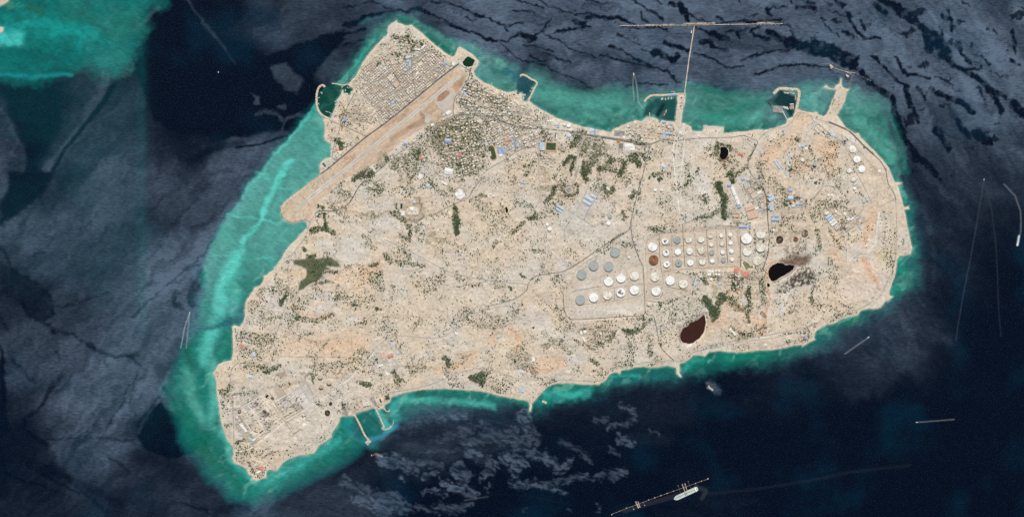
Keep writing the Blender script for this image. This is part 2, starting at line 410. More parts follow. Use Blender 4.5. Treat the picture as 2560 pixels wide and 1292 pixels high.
gp(Z2((60,0),(410,0),(330,150),(200,260),(0,390),(0,250),(60,130)),0,.03,8,.9,8,4, True)
gp(Z2((0,660),(110,745),(220,810),(330,880),(370,960),(360,1080),(300,1100),(120,960),(0,900)),0,.12,9,.7,8,4, True)
gp(Z3((1125,470),(1200,440),(1280,520),(1330,580),(1500,700),(1440,800),(1250,850),(1080,770),(1010,660)),0,.02,4,.95,6,4, True)
gp(Z3((0,0),(30,100),(40,200),(50,500),(90,640),(0,700)),0,.03,5,.85,6,4, True)
gp(Z3((0,650),(150,670),(250,720),(350,800),(420,930),(540,980),(200,1000),(0,800)),0,.15,12,.7,8,4, True)
gp(Z3((340,715),(600,700),(1000,700),(1060,760),(900,820),(700,860),(540,970),(430,900)),0,.62,9,.5,8,4, True)
gp([(425,935),(380,1020),(345,1080)],5,.85,6,.5,4)
gp(Z2((1190,900),(1430,640),(1600,440),(1760,240)),14,.8,12,.7,6,3, mod=(coast > 60).astype(np.float32) * 0 + 1)
# calm slick lines
BRK = .45 + .55 * smooth(-.5,.15, fbm(X, Y, 22,4,760))
for f, rows in ((Z4, """3|650,15 800,30 900,80 1000,120 1120,160 1220,195 1320,180;2|0,60 200,10 350,60;2|150,110 400,60 450,80;3|450,80 600,80 700,130 780,170 850,210 960,240 1050,290 1130,315 1220,300 1320,245 1400,265 1470,235 1510,170 1545,135
4.5|850,210 960,240 1050,290 1130,315;9|1335,260 1370,295 1415,285;2|1470,240 1600,300 1700,370 1860,430;2|1160,330 1240,380 1330,440 1440,470 1550,520 1700,580 1850,650;2.2|1320,335 1450,350 1560,390;2.2|1480,395 1580,430 1680,460;3|1390,415 1500,470
6|1710,158 1780,180;4|1580,240 1650,225 1820,200;6|1800,140 1860,125 1960,130 2080,140;4|2080,140 2160,180;2|1280,0 1400,40 1480,60;2.3|1440,0 1540,50 1640,90 1720,110 1850,105;2.5|1780,0 1900,20 2000,20;4|2140,0 2200,40 2270,80 2370,150;2.5|2220,100 2220,140 2270,170
2|2300,0 2380,40;6|2430,25 2510,40 2530,100 2560,160;3|1900,415 2000,430 2100,460 2200,480 2300,500 2400,520 2440,570 2500,620;4|1990,340 2080,380 2160,440 2280,480;10|2320,385 2380,420 2450,450 2480,420;7|2380,310 2450,350 2560,370;5|2290,400 2310,415
3|2060,202 2250,208 2400,220;8|0,180 60,180 130,150 160,120;4|0,240 80,245 150,220;2|0,320 150,310;2.5|160,120 400,75 560,70 640,90;2|900,130 980,150;2|1260,95 1400,95 1420,105;3|1190,200 1220,240;1.5|1740,335 1760,345;2.5|2210,370 2260,385;2|2100,640 2300,630 2420,630;2|1860,685 1980,690 2100,680;2|2030,260 2150,310 2200,330"""),
    (Z5, """6|0,20 40,80 60,160;3|60,100 130,140 230,160;3|270,120 330,160;5|640,60 680,110;2|650,65 790,50;3.5|280,178 480,165 740,152;3|100,200 180,225 240,250;9|240,240 300,270 360,295;9|170,320 230,310 250,345;4|250,345 320,370;3|350,240 430,235 500,205;4|430,250 445,290
5|580,200 520,230 550,265 660,300;10|660,245 720,285 800,320;15|800,320 900,345 1000,370 1100,400 1200,440 1280,480;9|1280,480 1350,530 1380,580 1450,640 1540,700;5|820,230 850,290;11|1000,320 1150,370 1300,440;2.5|470,440 560,410 700,380 860,365
4|550,550 650,530 760,490 900,480;3.5|900,480 1000,495 1100,505;2.5|100,390 190,430 300,480 380,500 480,490;5|1240,90 1260,160 1300,240 1360,290;4|1340,150 1370,230;5|1210,240 1280,290;6|1150,150 1190,170;2|1050,130 1100,200 1180,280;9|1500,0 1600,50;14|1600,50 1680,100 1740,150
10|1760,170 1830,230;20|1840,260 1900,290 1950,350 1980,390;14|1840,300 1850,370;8|1940,420 2050,480 2150,560 2230,590;5|2110,520 2220,520;8|2230,600 2330,690 2420,720;9|2300,680 2400,830;15|2490,780 2540,840;5|1600,430 1650,510 1700,560;4|1690,560 1780,560 1870,580
4|1430,410 1520,500 1620,600 1690,640;6|2070,350 2150,470;7|1690,640 1700,760 1780,900;4|1760,650 1830,750;8|1880,680 2050,740 2180,840;9|1580,740 1620,900 1680,1050 1780,1180 1900,1290;14|2200,1000 2300,1050;6|1450,30 1530,100;4|870,65 1000,65;2|1040,130 1100,140;3|950,20 1000,30;3|560,100 540,110
3|430,0 450,30;3|830,0 840,20;4|1160,0 1220,40;5|2470,450 2530,480;4|2240,400 2290,480;3|740,180 850,215;3|1920,200 1950,260;6|2480,230 2500,380;7|1950,130 1990,150;4|2000,80 2020,240;5|2100,0 2150,40;4|1380,290 1490,290;9|1900,960 2000,1100;8|2060,900 2150,1020"""),
    (Z2, """3|1800,225 1720,330 1620,480 1500,610 1400,710 1280,810 1180,900 1080,990 980,1090;2.5|1740,270 1650,370 1600,460;4|1560,670 1440,700 1400,730;10|1500,750 1440,860 1430,980;3|1340,810 1240,840;8|1310,900 1290,980 1350,1010;6|100,730 220,800 330,870 390,960 380,1060 330,1100
6|400,1180 550,1210 700,1290;2.5|430,990 560,990 660,950 820,885;2|1000,880 1160,810;2|580,420 680,360;4|0,560 60,640 100,730;1.5|200,640 330,600;7|150,960 220,1060 400,1180;3|0,1060 60,1180"""),
    (Z3, """5|640,0 760,60 850,95 960,85 1010,70;4|960,85 1050,150;6|450,230 380,330 320,440 240,510 185,560 190,630 250,690 340,750;2|950,300 900,460 820,580 760,690;2|1000,190 970,440;2|340,715 600,700 760,700 1000,710;4.5|1220,320 1130,460 1020,640;5|1220,320 1290,420 1320,560;2|700,590 590,690;4|800,830 950,950
3|1480,700 1560,800;5|90,100 200,250 260,300;4|0,950 400,1100;4|200,900 600,1120;4|1350,1180 1550,1240;3|780,120 800,170;4|500,1000 800,1250;4|420,50 430,90""")):
 for row in rows.replace("\n", ";").split(";"):
  w, pt = row.split("|")
  pts = [tuple(float(q) for q in s.split(",")) for s in pt.split()]
  gp(f(*pts), float(w) * .85,0.0,(2.0 if f in (Z4, Z5) else 3.6) + float(w) * .12,.95 if f in (Z4, Z5) else .5,8,5, False, BRK)
PAT = .25 + .75 * smooth(-.3,.12, fbm((X * .93 + Y * .35) * .45 + W1 * 10,(Y * .93 - X * .35) * 1.25 + W2 * 10,10,4,765))
# ruffled patches on the calm southern water
for row in """9|420,330 650,260 900,230;12|720,400 900,340 1000,300;12|900,430 1100,400 1250,420;7|1060,330 1200,360 1260,340;20|1350,250 1400,350 1420,440 1300,450;11|1170,560 1250,540 1330,600 1240,630;9|1370,520 1500,530 1560,590;5|1600,590 1690,600 1620,650;7|1620,430 1750,480 1850,590
7|1980,330 2100,300 2180,250 2150,180 2050,160;9|2050,400 2150,440;8|1970,470 2040,530;6|1860,270 1960,280;9|1250,730 1500,750 1700,700 1900,690 2100,640;8|1450,770 1650,800;8|2000,700 2080,660;13|0,720 150,780 300,880 450,960;14|360,830 450,880 500,940;9|560,900 700,940 880,960;7|700,900 850,930
6|800,900 950,890;15|300,560 420,580 520,620;10|560,580 720,610;22|850,640 890,680;10|720,735 850,775;9|900,770 990,800;7|880,820 960,840;8|610,790 750,820;9|920,510 1000,530 1050,600 1100,660 1010,690;4|560,490 700,490 850,480;5|1070,550 1120,600;5|1240,670 1280,680;5|1070,770 1100,750
6|1880,900 1900,930;3|1340,930 1360,935;4|1640,940 1670,950;4|2280,350 2330,360;14|100,850 300,960;5|600,670 700,660;6|1700,560 1560,640;6|420,690 450,710;30|700,200 1000,180""".replace("\n", ";").split(";"):
 w, pt = row.split("|")
 pts = [tuple(float(q) for q in s.split(",")) for s in pt.split()]
 gp(Z7(*pts), float(w),.74,4.5,.95 if float(w) < 30 else .3,12,10, False, PAT)
gp([(10,1130),(150,1180),(300,1260)],12,.1,10,.5,12,6)
gp([(2270,790),(2300,830),(2370,850)],12,.5,14,.7,12,6)
gp([(2210,560),(2330,600),(2340,700)],5,.5,8,.3,8,6)
gp([(2290,430),(2310,520),(2325,580)],8,.5,8,.6,6,6)
gp([(1775,960),(1795,975)],9,.9,6,.9,4,6)
gp([(1980,880),(2050,870),(2150,845)],12,.45,14,.6,8,6)
gp([(1860,935),(1960,925)],8,.3,12,.5,8,6)
# fine filaments everywhere the surface is ruffled: drawn out along the current
ridge = np.abs(fbm(X * .35 + Y * .12 + W1 * 55, Y * 1.0 - X * .22 + W2 * 40,34,4,711))
lines = smooth(0.045,0.0, ridge) * smooth(.0,.35, fbm(X, Y, 90,3,720))
ur = smooth(.35,.75, G)
G *= 1 - lines * .5 * ur * (Y < 420) * (X > 850)
blot = smooth(.34,.5, fbm(X * 0.7 + Y * .35 + W1 * 30, Y * 1.2 - X * .5 + W2 * 30,42,4,730))
G *= 1 - blot * .7 * smooth(1900,2150, X) * (Y < 460)
# wind rows: long streaks that turn with the coast
lx = smooth(1000,500, X)
rx = smooth(1900,2250, X)
v_ = X * .0
for a_, m__ in ((-48, lx),(52, rx),(6, np.clip(1 - lx - rx, 0,1))):
 ca, sa = math.cos(math.radians(a_)), math.sin(math.radians(a_))
 uu, vv_ = (X * ca + Y * sa),(-X * sa + Y * ca)
 v_ = v_ + m__ * (fbm(uu * .16 + W2 * 12, vv_ + W1 * 34,62,4,770 + int(a_)) + .35 * fbm(uu * .12, vv_ + W1 * 20,13,3,790 + int(a_)))
G *= np.clip(1 + .55 * v_, .35,1.7)
# broad soft bands
G *= 1 + .28 * fbm(X * .6 + W1 * 40, Y * 1.2 + W2 * 20,70,4,740)
G *= np.clip(.97 + .14 * F1,.3,1.5)
G *= 1 + .22 * smooth(800,600, X) * smooth(300,420, Y)
# inside the shallows the glint is weaker
sha = SEA[..., 1] > .09
G *= np.where(sha, .85,1.0)
for pts in (ZA((235,870),(330,835),(480,855),(575,880),(550,965),(430,950),(375,1040),(315,1230),(240,1225),(170,1120),(155,950)), ZD((470,780),(600,765),(725,760),(715,965),(600,950),(500,905),(430,935)),
   ZE((380,400),(480,440),(535,460),(525,680),(480,690),(420,600),(300,545))):
 gp(pts, 0,.05,3,.9,3,2, True)
G = np.clip(G - .07,0,2) * 1.06
gp([(1765,1232),(1860,1226),(1950,1212),(2050,1196),(2130,1178),(2275,1163)],3,.24,6,.5,3,1)
gp([(2460,449),(2448,520),(2437,590),(2415,700),(2397,800),(2390,850)],.7,.5,2.5,.5,1,.5)
gp([(2460,449),(2480,530),(2492,640),(2497,780),(2503,840)],.7,.4,2.5,.4,1,.5)
gp([(2171,843),(2140,865),(2112,884)],1.2,.8,2.5,.5,.5,.5)
# wakes and foam
FOAM = np.zeros(X.shape, np.float32)
for pts, w, a in (([(2544,612),(2553,575),(2552,530),(2538,490),(2510,460)],1.4,.12),([(2544,612),(2548,590)],2.0,.7),([(2460,449),(2448,520),(2437,590),(2415,700),(2397,800),(2390,850)],.7,.03),
 ([(2460,449),(2480,530),(2492,640),(2497,780),(2503,840)],.7,.02),([(2171,843),(2140,865),(2112,884)],1.0,.16),([(2293,1055),(2330,1052),(2385,1048)],.6,.2),
 ([(474,782),(462,815),(452,870)],.7,.35),([(474,782),(469,830),(466,870)],.7,.25),([(1584,185),(1582,215),(1586,250)],1,.22),([(1585,186),(1592,215),(1596,255),(1606,270)],1,.22),
 ([(1765,1232),(1860,1226),(1950,1212),(2050,1196),(2130,1178),(2275,1163)],4,.003),([(940,1135),(955,1140)],3,.2),([(1210,1234),(1320,1238),(1430,1262)],1,.003),([(1160,1250),(1220,1240)],1,.06),
 ([(1770,968),(1782,975)],2,.25),([(1740,1215),(1765,1225),(1755,1245)],5,.02),([(1560,1275),(1650,1250),(1700,1235)],6,.015)):
 paint(FOAM, pts, w, 1.0,1.8, a, 1,.6)
gp([(1585,192),(1588,230),(1592,262),(1608,278),(1625,285)],3.5,.03,2,.9,1,1)

# ---------------------------------------------------------------- the land: colour of the soil, height, plant cover
PALE = A(211,201,184)
PEACH = A(217,196,169)
GREY = A(203,194,180)
SOIL = np.empty(X.shape + (3,), np.float32)
SOIL[:] = PALE
pm = smooth(-.35,.45, fbm(X, Y, 120,4,810) + .1)
for pts, w in (([(2160,560),(2150,700),(2050,780),(1900,840)],75),([(2050,370),(1960,440),(2000,480)],60),([(1180,850),(1400,890),(1150,905)],45),([(800,850),(900,740),(860,720)],60),
 ([(1200,540),(1300,640),(1100,610)],45),([(1780,830),(1900,760)],50),([(1050,700),(1150,760)],40)):
 paint(pm, pts, w * .4,1.0, w * .7,.8,20,8)
for pts, w in (([(950,230),(1050,180)],90),([(1200,260),(1400,330),(1600,380)],60),([(1500,600),(1700,640)],120),([(650,1000),(700,1080)],90),([(1450,560)],50) if 0 else ([(1430,560),(1480,560)],50),([(1050,550),(960,500)],40),([(1740,430),(1640,520)],50)):
 paint(pm, pts, w * .5,0.1, w * .6,.8,20,8)
SOIL += (np.array(PEACH, np.float32) - SOIL) * (pm * .7)[..., None]


LAKE_RED_EDGE = ZG((236,830),(226,780),(240,730),(280,680),(340,640),(440,590),(462,562))
TOWNP = ZA((640,640),(760,590),(860,650),(1000,600),(1180,560),(1260,500),(1420,410),(1490,480),(1560,560),(1690,660),(1290,985),(930,1265),(790,1090),(700,990),(630,900),(690,800),(680,720))


def soil(pts, w, c, soft=2.0, a=1.0, warp=2.0, fine=1.5, poly=False, mod=None):
 paint(SOIL, pts, w, c, soft, a, warp, fine, poly, mod)


rag = smooth(-.25,.35, fbm(X, Y, 9,4,820))
# beach
SOIL += (np.array(A(222,205,182), np.float32) - SOIL) * (smooth(7,1, LAND) * .8)[..., None]
wet = np.clip(smooth(1.4,0.2, LAND) * .55,0,1)
SOIL += (np.array(A(188,166,138), np.float32) - SOIL) * wet[..., None]
# airfield
AIRPORT = [(1143,166),(1172,186),(1163,202),(1151,225),(1140,250),(1131,284),(1100,300),(1060,318),(1020,345),(985,372),(960,398),(890,436),(850,452),(822,478),(796,502),(785,528),(775,548),(764,551),
 (752,551),(730,557),(712,549),(703,531),(704,517),(715,504),(800,437),(915,344),(962,310),(1040,247)]
soil(AIRPORT, -1, A(209,184,157),1.5,.95,0,0, True)
soil(Z(680,270,4.169,[(110,1090),(500,700),(700,640),(640,780),(420,1000),(330,1170),(150,1170)]),0, A(210,192,164),4,.8,2,1, True)
brn = smooth(-.05,.4, fbm((X * .775 - Y * .632) * .3,(X * .632 + Y * .775) * 1.3,17,4,830))
sl, m = mask(AIRPORT, -2,2, poly=True)
SOIL[sl] += (np.array(A(176,140,114), np.float32) - SOIL[sl]) * (m * brn[sl] * .45 * smooth(760,900, X[sl]))[..., None]
soil(ZA((1530,1030),(1560,950),(1640,905),(1685,920),(1670,960),(1580,1040)),0, A(158,118,92),1.5,.8,1,1, True)
soil(ZA((1700,870),(1740,810),(1830,790),(1840,840),(1760,940)),0, A(182,146,118),2,.7,1,1, True)
soil(ZA((1400,1140),(1500,1050),(1460,1090)),5, A(178,144,118),3,.6)
soil(ZB((1250,320),(1500,150),(1600,90),(1560,60)),4, A(158,128,108),6,.6)
soil(ZB((1560,60),(1590,140),(1450,200)),6, A(160,128,106),4,.6)
soil(TOWNP, 0, A(182,172,154),2,.8,1,1, True)
# tank farm pads, yards
TF1 = ZO((860,440),(862,200),(900,150),(1010,100),(1230,80),(1480,60),(1620,40),(1780,50),(1800,90),(1820,430),(1600,455),(1100,470),(1040,500),(1040,470),(900,450))
TF2 = ZO((890,470),(1040,480),(1100,475),(1340,530),(1310,700),(1080,800),(860,770),(850,640),(880,640))
TF3 = ZO((100,620),(560,200),(720,200),(800,420),(830,450),(850,640),(860,900),(600,930),(130,960),(60,900),(30,690))
for tf, c in ((TF1, A(206,191,170)),(TF2, A(206,192,172)),(TF3, A(208,195,176))):
 soil(tf, 0, c, 3,.8,1,1, True)
soil(ZO((150,850),(850,780),(840,900),(600,930),(130,950)),-2, A(214,206,192),4,.7,4,2, True)
soil(ZO((480,890),(620,880),(700,900)),4, A(232,224,208),3,.7,4,3)
soil(ZO((60,360),(0,420)),6, A(214,208,198),4,.5)
soil(ZM((1640,800),(1720,790),(1750,850),(1670,870)),0, A(206,202,192),1.5,.8,0,0, True)
soil(ZN((100,780),(330,560),(430,500),(560,530),(470,760),(330,900),(480,1020),(200,1170),(0,1200),(0,700)),0, A(206,199,187),4,.7,3,2, True)
soil(ZN((420,590),(520,640),(330,900),(260,820)),0, A(203,197,188),3,.5,1,1, True)
soil(ZN((500,770),(700,790),(680,1000),(500,990)),0, A(208,194,174),2,.7,1,1, True)
soil(ZN((1600,850),(1730,810),(1760,900),(1630,950)),0, A(212,206,196),2,.8,1,1, True)
soil(ZN((680,700),(800,650),(720,680)),5, A(140,136,132),5,.6,3,3, mod=rag)
soil(ZF((970,890),(960,740),(1100,720),(1140,800)),0, A(214,203,190),3,.8,2,1, True)
soil(ZF((960,900),(1180,820),(1300,1100),(1330,1230),(1100,1270),(880,1240),(900,1050)),0, A(219,200,180),4,.8,3,2, True)
soil(ZF((1130,860),(1180,960),(1250,1080)),6, A(214,168,132),4,.7,2,2)
for q in ZF((1130,880),(1160,905),(1190,905),(1182,970),(1225,1030),(1240,1060)):
 soil([q, (q[0] + 2, q[1] + 2)],1.5, A(186,130,100),1,.8,1,1)
soil(ZF((1200,400),(1270,380),(1240,520),(1180,650),(1140,760),(1110,730),(1130,600)),0, A(222,184,150),4,.7,2,2, True)
soil(ZF((1250,760),(1400,740),(1440,800),(1350,960),(1280,900)),0, A(200,186,150),6,.6,2,2, True)
soil(ZF((1460,590),(1540,590),(1590,780),(1480,790)),0, A(208,200,184),3,.7,1,1, True)
soil(ZE((620,600),(540,900),(350,1000),(250,1150)),16, A(222,190,158),10,.6,8,4)
soil(ZE((760,900),(960,1000),(900,1100),(780,1000)),6, A(224,190,158),8,.7,6,3)
soil(ZE((990,880),(1080,860),(1200,950),(1130,980)),0, A(208,200,190),3,.7,2,1, True)
soil(ZG((1900,500),(2200,380),(2240,430),(2150,500)),0, A(226,212,192),2,.9,1,1, True)
soil(ZG((620,420),(700,430),(640,640),(520,640),(480,760),(400,850)),9, A(222,190,158),10,.7,5,3)
soil(ZG((1180,430),(1230,520),(1190,570)),6, A(212,206,196),4,.8,2,2)
soil(ZG((1290,300),(1260,400),(1210,520)),3, A(214,207,196),3,.7,2,2)
soil(ZG((1000,850),(1200,830),(1210,880),(1000,910)),0, A(176,154,136),3,.7,2,2, True, mod=rag)
soil(ZL((1100,960),(1340,940),(1330,1080),(1090,1080)),0, A(180,164,146),5,.65,3,2, True, mod=rag)
soil(ZL((1290,800),(1390,790),(1380,900),(1290,930)),0, A(140,124,110),3,.7,3,2, True, mod=rag)
soil(ZL((1840,0),(1840,0)),1, PALE, 1,0)
soil(ZL((740,940),(820,930),(800,990),(750,990)),0, A(190,186,178),1,.8,0,0, True)
# scorched, oily and dark soils
soil(ZG((1200,60),(1300,20),(1480,0),(1500,60),(1380,110),(1300,90)),0, A(118,92,78),8,.8,5,4, True)
soil(ZG((1250,240),(1330,160),(1480,120),(1550,210),(1540,290),(1400,290),(1300,320),(1200,300)),0, A(84,66,58),6,.95,6,5, True, mod=smooth(-.3,.1, fbm(X, Y, 8,4,825)))
soil(ZG((1080,300),(1100,400),(1085,480),(1060,560),(1070,620),(1010,720),(1030,760)),3, A(200,150,118),3,.7,3,2)
soil(ZG((1040,560),(1060,590)),4, A(120,96,78),3,.7,3,2)
soil(ZG((1010,760),(1060,720),(1040,680)),3, A(178,140,112),3,.7,2,2)
soil(ZG((230,760),(250,700),(180,680),(140,650)),6, A(128,112,98),7,.7,5,4, mod=rag)
soil(ZG((200,490),(300,500),(420,470),(430,560),(300,620)),4, A(172,158,136),9,.6,6,4, mod=rag)
soil(ZG((780,620),(830,640),(800,680),(860,640)),7, A(176,148,126),5,.7,4,3, mod=rag)
soil(ZG((780,820),(820,780),(880,800)),5, A(150,136,112),3,.7,2,2)
soil(ZL((320,320),(330,400),(325,440)),6, A(170,130,100),6,.85,4,3, mod=rag)
soil(ZL((300,330),(370,320)),6, A(110,76,56),4,.8,3,3)
soil(ZL((1590,300),(1630,290)),3, A(130,118,110),4,.7,2,2)
soil(ZI((1290,250),(1330,150),(1400,100),(1500,120),(1480,250),(1420,280)),4, A(156,138,116),9,.7,6,5, mod=rag)
soil(ZI((1560,180),(1690,200),(1720,260),(1640,260)),5, A(180,156,130),9,.7,6,5, mod=rag)
soil(ZI((1860,380),(1950,330),(2060,420),(1960,420)),5, A(150,138,112),8,.75,6,5, mod=rag)
soil(ZI((600,640),(650,560),(850,570),(700,600)),5, A(166,148,122),8,.6,6,4, mod=rag)
soil(ZI((1560,240),(1640,290),(1600,380)),10, A(222,184,148),10,.7,8,4)
soil(ZI((1100,460),(1250,440),(1200,540),(900,600)),8, A(222,186,150),10,.7,8,4)
soil(ZI((1800,540),(2000,480),(2050,540),(1700,620)),7, A(222,186,152),8,.7,8,4)
soil(ZI((1680,160),(1750,0),(1950,200),(1900,240)),4, A(213,203,188),9,.8,6,4, poly=True)
soil(ZJ((720,210),(800,180),(830,220),(770,240)),0, A(156,132,108),4,.7,3,3, True)
soil(ZJ((900,150),(930,110),(1060,120),(1060,160)),0, A(150,128,102),3,.75,3,3, True, mod=rag)
soil(ZJ((940,190),(1040,170),(1060,210),(1010,280)),0, A(152,128,104),3,.75,3,3, True, mod=rag)
soil(ZJ((1240,180),(1460,165),(1320,285)),0, A(158,132,108),3,.8,3,3, True, mod=rag)
soil(ZJ((1080,120),(1180,120),(1120,160)),3, A(150,132,104),4,.7,3,3, mod=rag)
soil(ZJ((900,340),(1000,300),(1070,400),(1080,480),(1000,530),(940,480),(760,560),(740,470)),0, A(212,206,194),3,.8,1,1, True)
soil(ZJ((660,380),(860,370),(780,480),(730,440)),0, A(206,192,170),3,.5,1,1, True)
soil(ZJ((440,790),(500,760),(560,830),(490,890)),0, A(178,184,172),1,.8,0,0, True)
soil(ZJ((600,560),(650,600),(610,620)),3, A(110,100,92),4,.7,2,2)
soil(ZJ((610,1000),(640,970),(700,950)),2, A(120,100,86),3,.7,2,2)
soil(ZJ((1360,580),(1400,600),(1360,520)),3, A(120,114,108),3,.7,2,2)
soil(ZJ((1740,140),(1800,120),(1900,160)),2, PALE, 4,.5)
soil(ZI((460,820),(475,845)),3, A(130,126,120),2,.8,1,1)
soil(ZI((320,840),(360,900)),3, A(150,142,136),2,.8,1,1)
# pale quarries, bare flats and tan washes
for pts, w in ((ZK((1350,230),(1450,180),(1540,230),(1400,300)),14),(ZK((1120,200),(1220,200)),10),(ZK((1100,700),(1200,650),(1260,740),(1130,820)),10),(ZK((640,720),(680,780)),12),(ZM((30,440),(100,480)),13),
 (ZM((250,150),(320,120)),9),(ZK((1400,950),(1480,900),(1440,870)),8),(ZI((700,480),(840,450)),8),(ZI((1520,700),(1560,740)),6),(ZH((620,680),(680,720)),8),(ZB((1100,1200),(1200,1150)),12),
 (ZB((1350,870),(1500,860)),8),(ZN((1950,420),(2000,700)),12),(ZD((990,1130),(900,1200)),8),(ZL((30,550),(60,650)),20),(ZE((1100,900),(1150,930)),5),(ZG((100,640),(160,700)),6)):
 soil(pts, w, A(217,209,196), w * .6 + 2,.75,8,4)
for pts, w in ((ZK((1300,500),(1700,400)),16),(ZK((1500,600),(1600,480)),12),(ZK((900,1150),(1500,1150)),25),(ZK((880,760),(960,850),(1200,900)),5),(ZE((880,1000),(900,1200)),20),(ZK((880,480),(960,470)),12),(ZF((250,800),(240,900),(230,1050)),5),
 (ZF((850,800),(900,900)),10),(ZF((860,640),(920,720)),7),(ZL((860,180),(900,260)),12),(ZI((1430,280),(1400,340)),9),(ZE((560,1180),(700,1200)),12),(ZG((780,500),(1000,640)),10)):
 soil(pts, w, A(223,189,155), w * .8 + 3,.65,10,5)
# wide worn track corridors
for pts, w in ((ZM((0,598),(300,740),(600,900),(800,955),(1100,1000),(1370,1025)),3.5),([(790,531),(840,545),(910,579),(965,600)],4),(ZN((470,1010),(850,930)),3),(ZI((0,735),(200,590),(350,410)),3),
 (ZJ((1060,500),(1330,320),(1500,180)),3),(ZI((900,320),(1100,180),(1250,90),(1560,10)),3),(ZM((640,740),(850,700),(1000,620),(1180,550)),4),(ZI((1880,200),(2080,420)),4),(ZH((450,340),(760,640)),3),
 (ZG((380,930),(1000,800),(1400,730),(1650,540)),3.5),(ZF((1160,830),(1280,660),(1300,420)),5)):
 soil(pts, w, A(219,212,198),2.5,.6,2,2)
# salt marsh and green grounds
MARSH = [ZK((880,340),(1000,330),(1050,285),(1090,300),(1100,330),(1250,320),(1310,370),(1345,400),(1290,410),(1200,400),(1250,430),(1170,440),(1150,500),(1080,560),(1000,610),(935,640),(950,560),(1010,500),(1010,430),(960,400),(890,390))]
soil(MARSH[0],0, A(84,92,66),3,.95,3,2, True)
soil(ZK((1050,380),(1100,450),(1020,540)),4, A(104,110,70),4,.6,3,3)
soil(ZK((1140,340),(1300,360),(1330,395)),3, A(120,118,88),4,.6,3,3)
GREENS = [ZG((440,400),(500,380),(540,440),(560,500),(600,500),(620,440),(620,350),(680,370),(690,410),(620,490),(610,600),(545,640),(520,560),(500,510),(450,490)),
 ZP((920,640),(1060,590),(1090,700),(990,840),(1060,900),(1000,900),(930,800),(940,700)), ZP((1230,660),(1290,600),(1400,640),(1410,690),(1330,720),(1230,700)),
 ZP((1420,540),(1500,440),(1560,440),(1580,520),(1480,580),(1420,580)), ZP((1880,480),(1990,400),(2070,470),(2100,560),(2040,620),(1990,540),(1880,510)),
 ZP((1700,640),(1760,520),(1810,530),(1800,640),(1730,760),(1690,800),(1670,760)), ZP((600,450),(680,390),(800,440),(740,620),(710,760),(690,650),(740,480),(680,460),(560,590),(520,570)),
 ZP((1070,470),(1180,370),(1300,350),(1340,380),(1200,380),(1110,470)), ZB((850,720),(1000,610),(1005,640),(870,750)), ZB((1150,490),(1200,470),(1220,520),(1170,560)), ZB((680,350),(740,340),(760,390),(700,410)),
 ZO((620,1050),(740,1070),(800,1060),(720,1110),(650,1090)), ZB((1480,430),(1560,440),(1530,560),(1480,540)), ZC((1210,840),(1230,860),(1210,930),(1190,900)), ZP((330,1030),(400,1000),(400,1080),(240,1290),(200,1290),(350,1120)),
 ZM((650,370),(710,370),(720,470),(710,570),(680,570),(650,480)), ZC((1330,1070),(1410,1090),(1300,1190),(1270,1160)), ZC((1470,1130),(1500,1120),(1500,1290),(1470,1290)), ZN((2080,420),(2140,400),(2210,620),(2190,900),(2150,700)),
 ZL((250,600),(300,590),(340,760),(340,1000),(310,1000),(320,740),(250,700)), ZG((700,190),(760,180),(770,330),(730,340)), ZG((860,340),(920,290),(900,460),(860,360)), ZC((300,330),(310,370),(285,370)),
 ZJ((1350,490),(1370,510),(1350,515)), ZI((1210,660),(1330,610),(1320,730),(1240,700)), ZI((975,480),(1020,490),(1010,560),(980,540)), ZA((820,630),(870,590),(900,585),(850,620)), ZK((740,760),(790,700),(830,660),(810,740),(770,790)), ZS((840,520),(900,420),(980,360),(1010,390),(920,470))]
for g in GREENS:
 soil(g, 0, A(74,92,64),1.8,.8,3,4, True, mod=smooth(-.55,-.05, F2))
# soccer pitches and other dark green patches are built below as ponds and pitches
soil(ZP((560,1050),(640,960),(760,1000),(780,1100),(700,1160),(590,1130)),0, A(196,190,176),1,.9,1,1, True)
soil(ZP((520,1000),(510,1100),(600,1200),(740,1220),(840,1140),(850,1020)),2, A(132,122,96),2,.7,1,2)
soil(ZP((430,1010),(430,1180),(560,1260),(760,1270),(860,1200)),1, A(140,118,92),1.5,.7,1,2)
soil(ZP((820,380),(860,600),(780,860),(720,950)),4, A(208,194,176),2,.7,1,1)
for pts, w in ((ZP((900,130),(1250,160),(1330,280),(1000,320)),16),(ZP((1000,600),(1100,560),(1190,480)),6),(ZP((1240,440),(1350,560),(1500,620)),12),(ZP((640,430),(740,600)),7),(ZP((100,1100),(280,1080),(200,1200)),9),(ZC((330,420),(480,470),(660,600)),7),(ZC((0,900),(240,780),(200,960)),24),(ZB((1300,560),(1500,480),(1400,740)),16),
 (ZB((1180,510),(1100,590)),7),(ZC((500,740),(520,900)),7),(ZM((400,620),(480,560),(530,620)),8),(ZP((1380,1000),(1540,1100)),8),(ZG((560,300),(600,400)),12),(ZG((740,420),(880,540)),9),(ZB((950,1140),(1100,1110)),9),(ZM((230,470),(280,480)),5),(ZB((1830,800),(1900,900)),6)):
 soil(pts, w, A(150,142,112), w * .5 + 1,.62,6,5, mod=smooth(-.3,.2, F2))
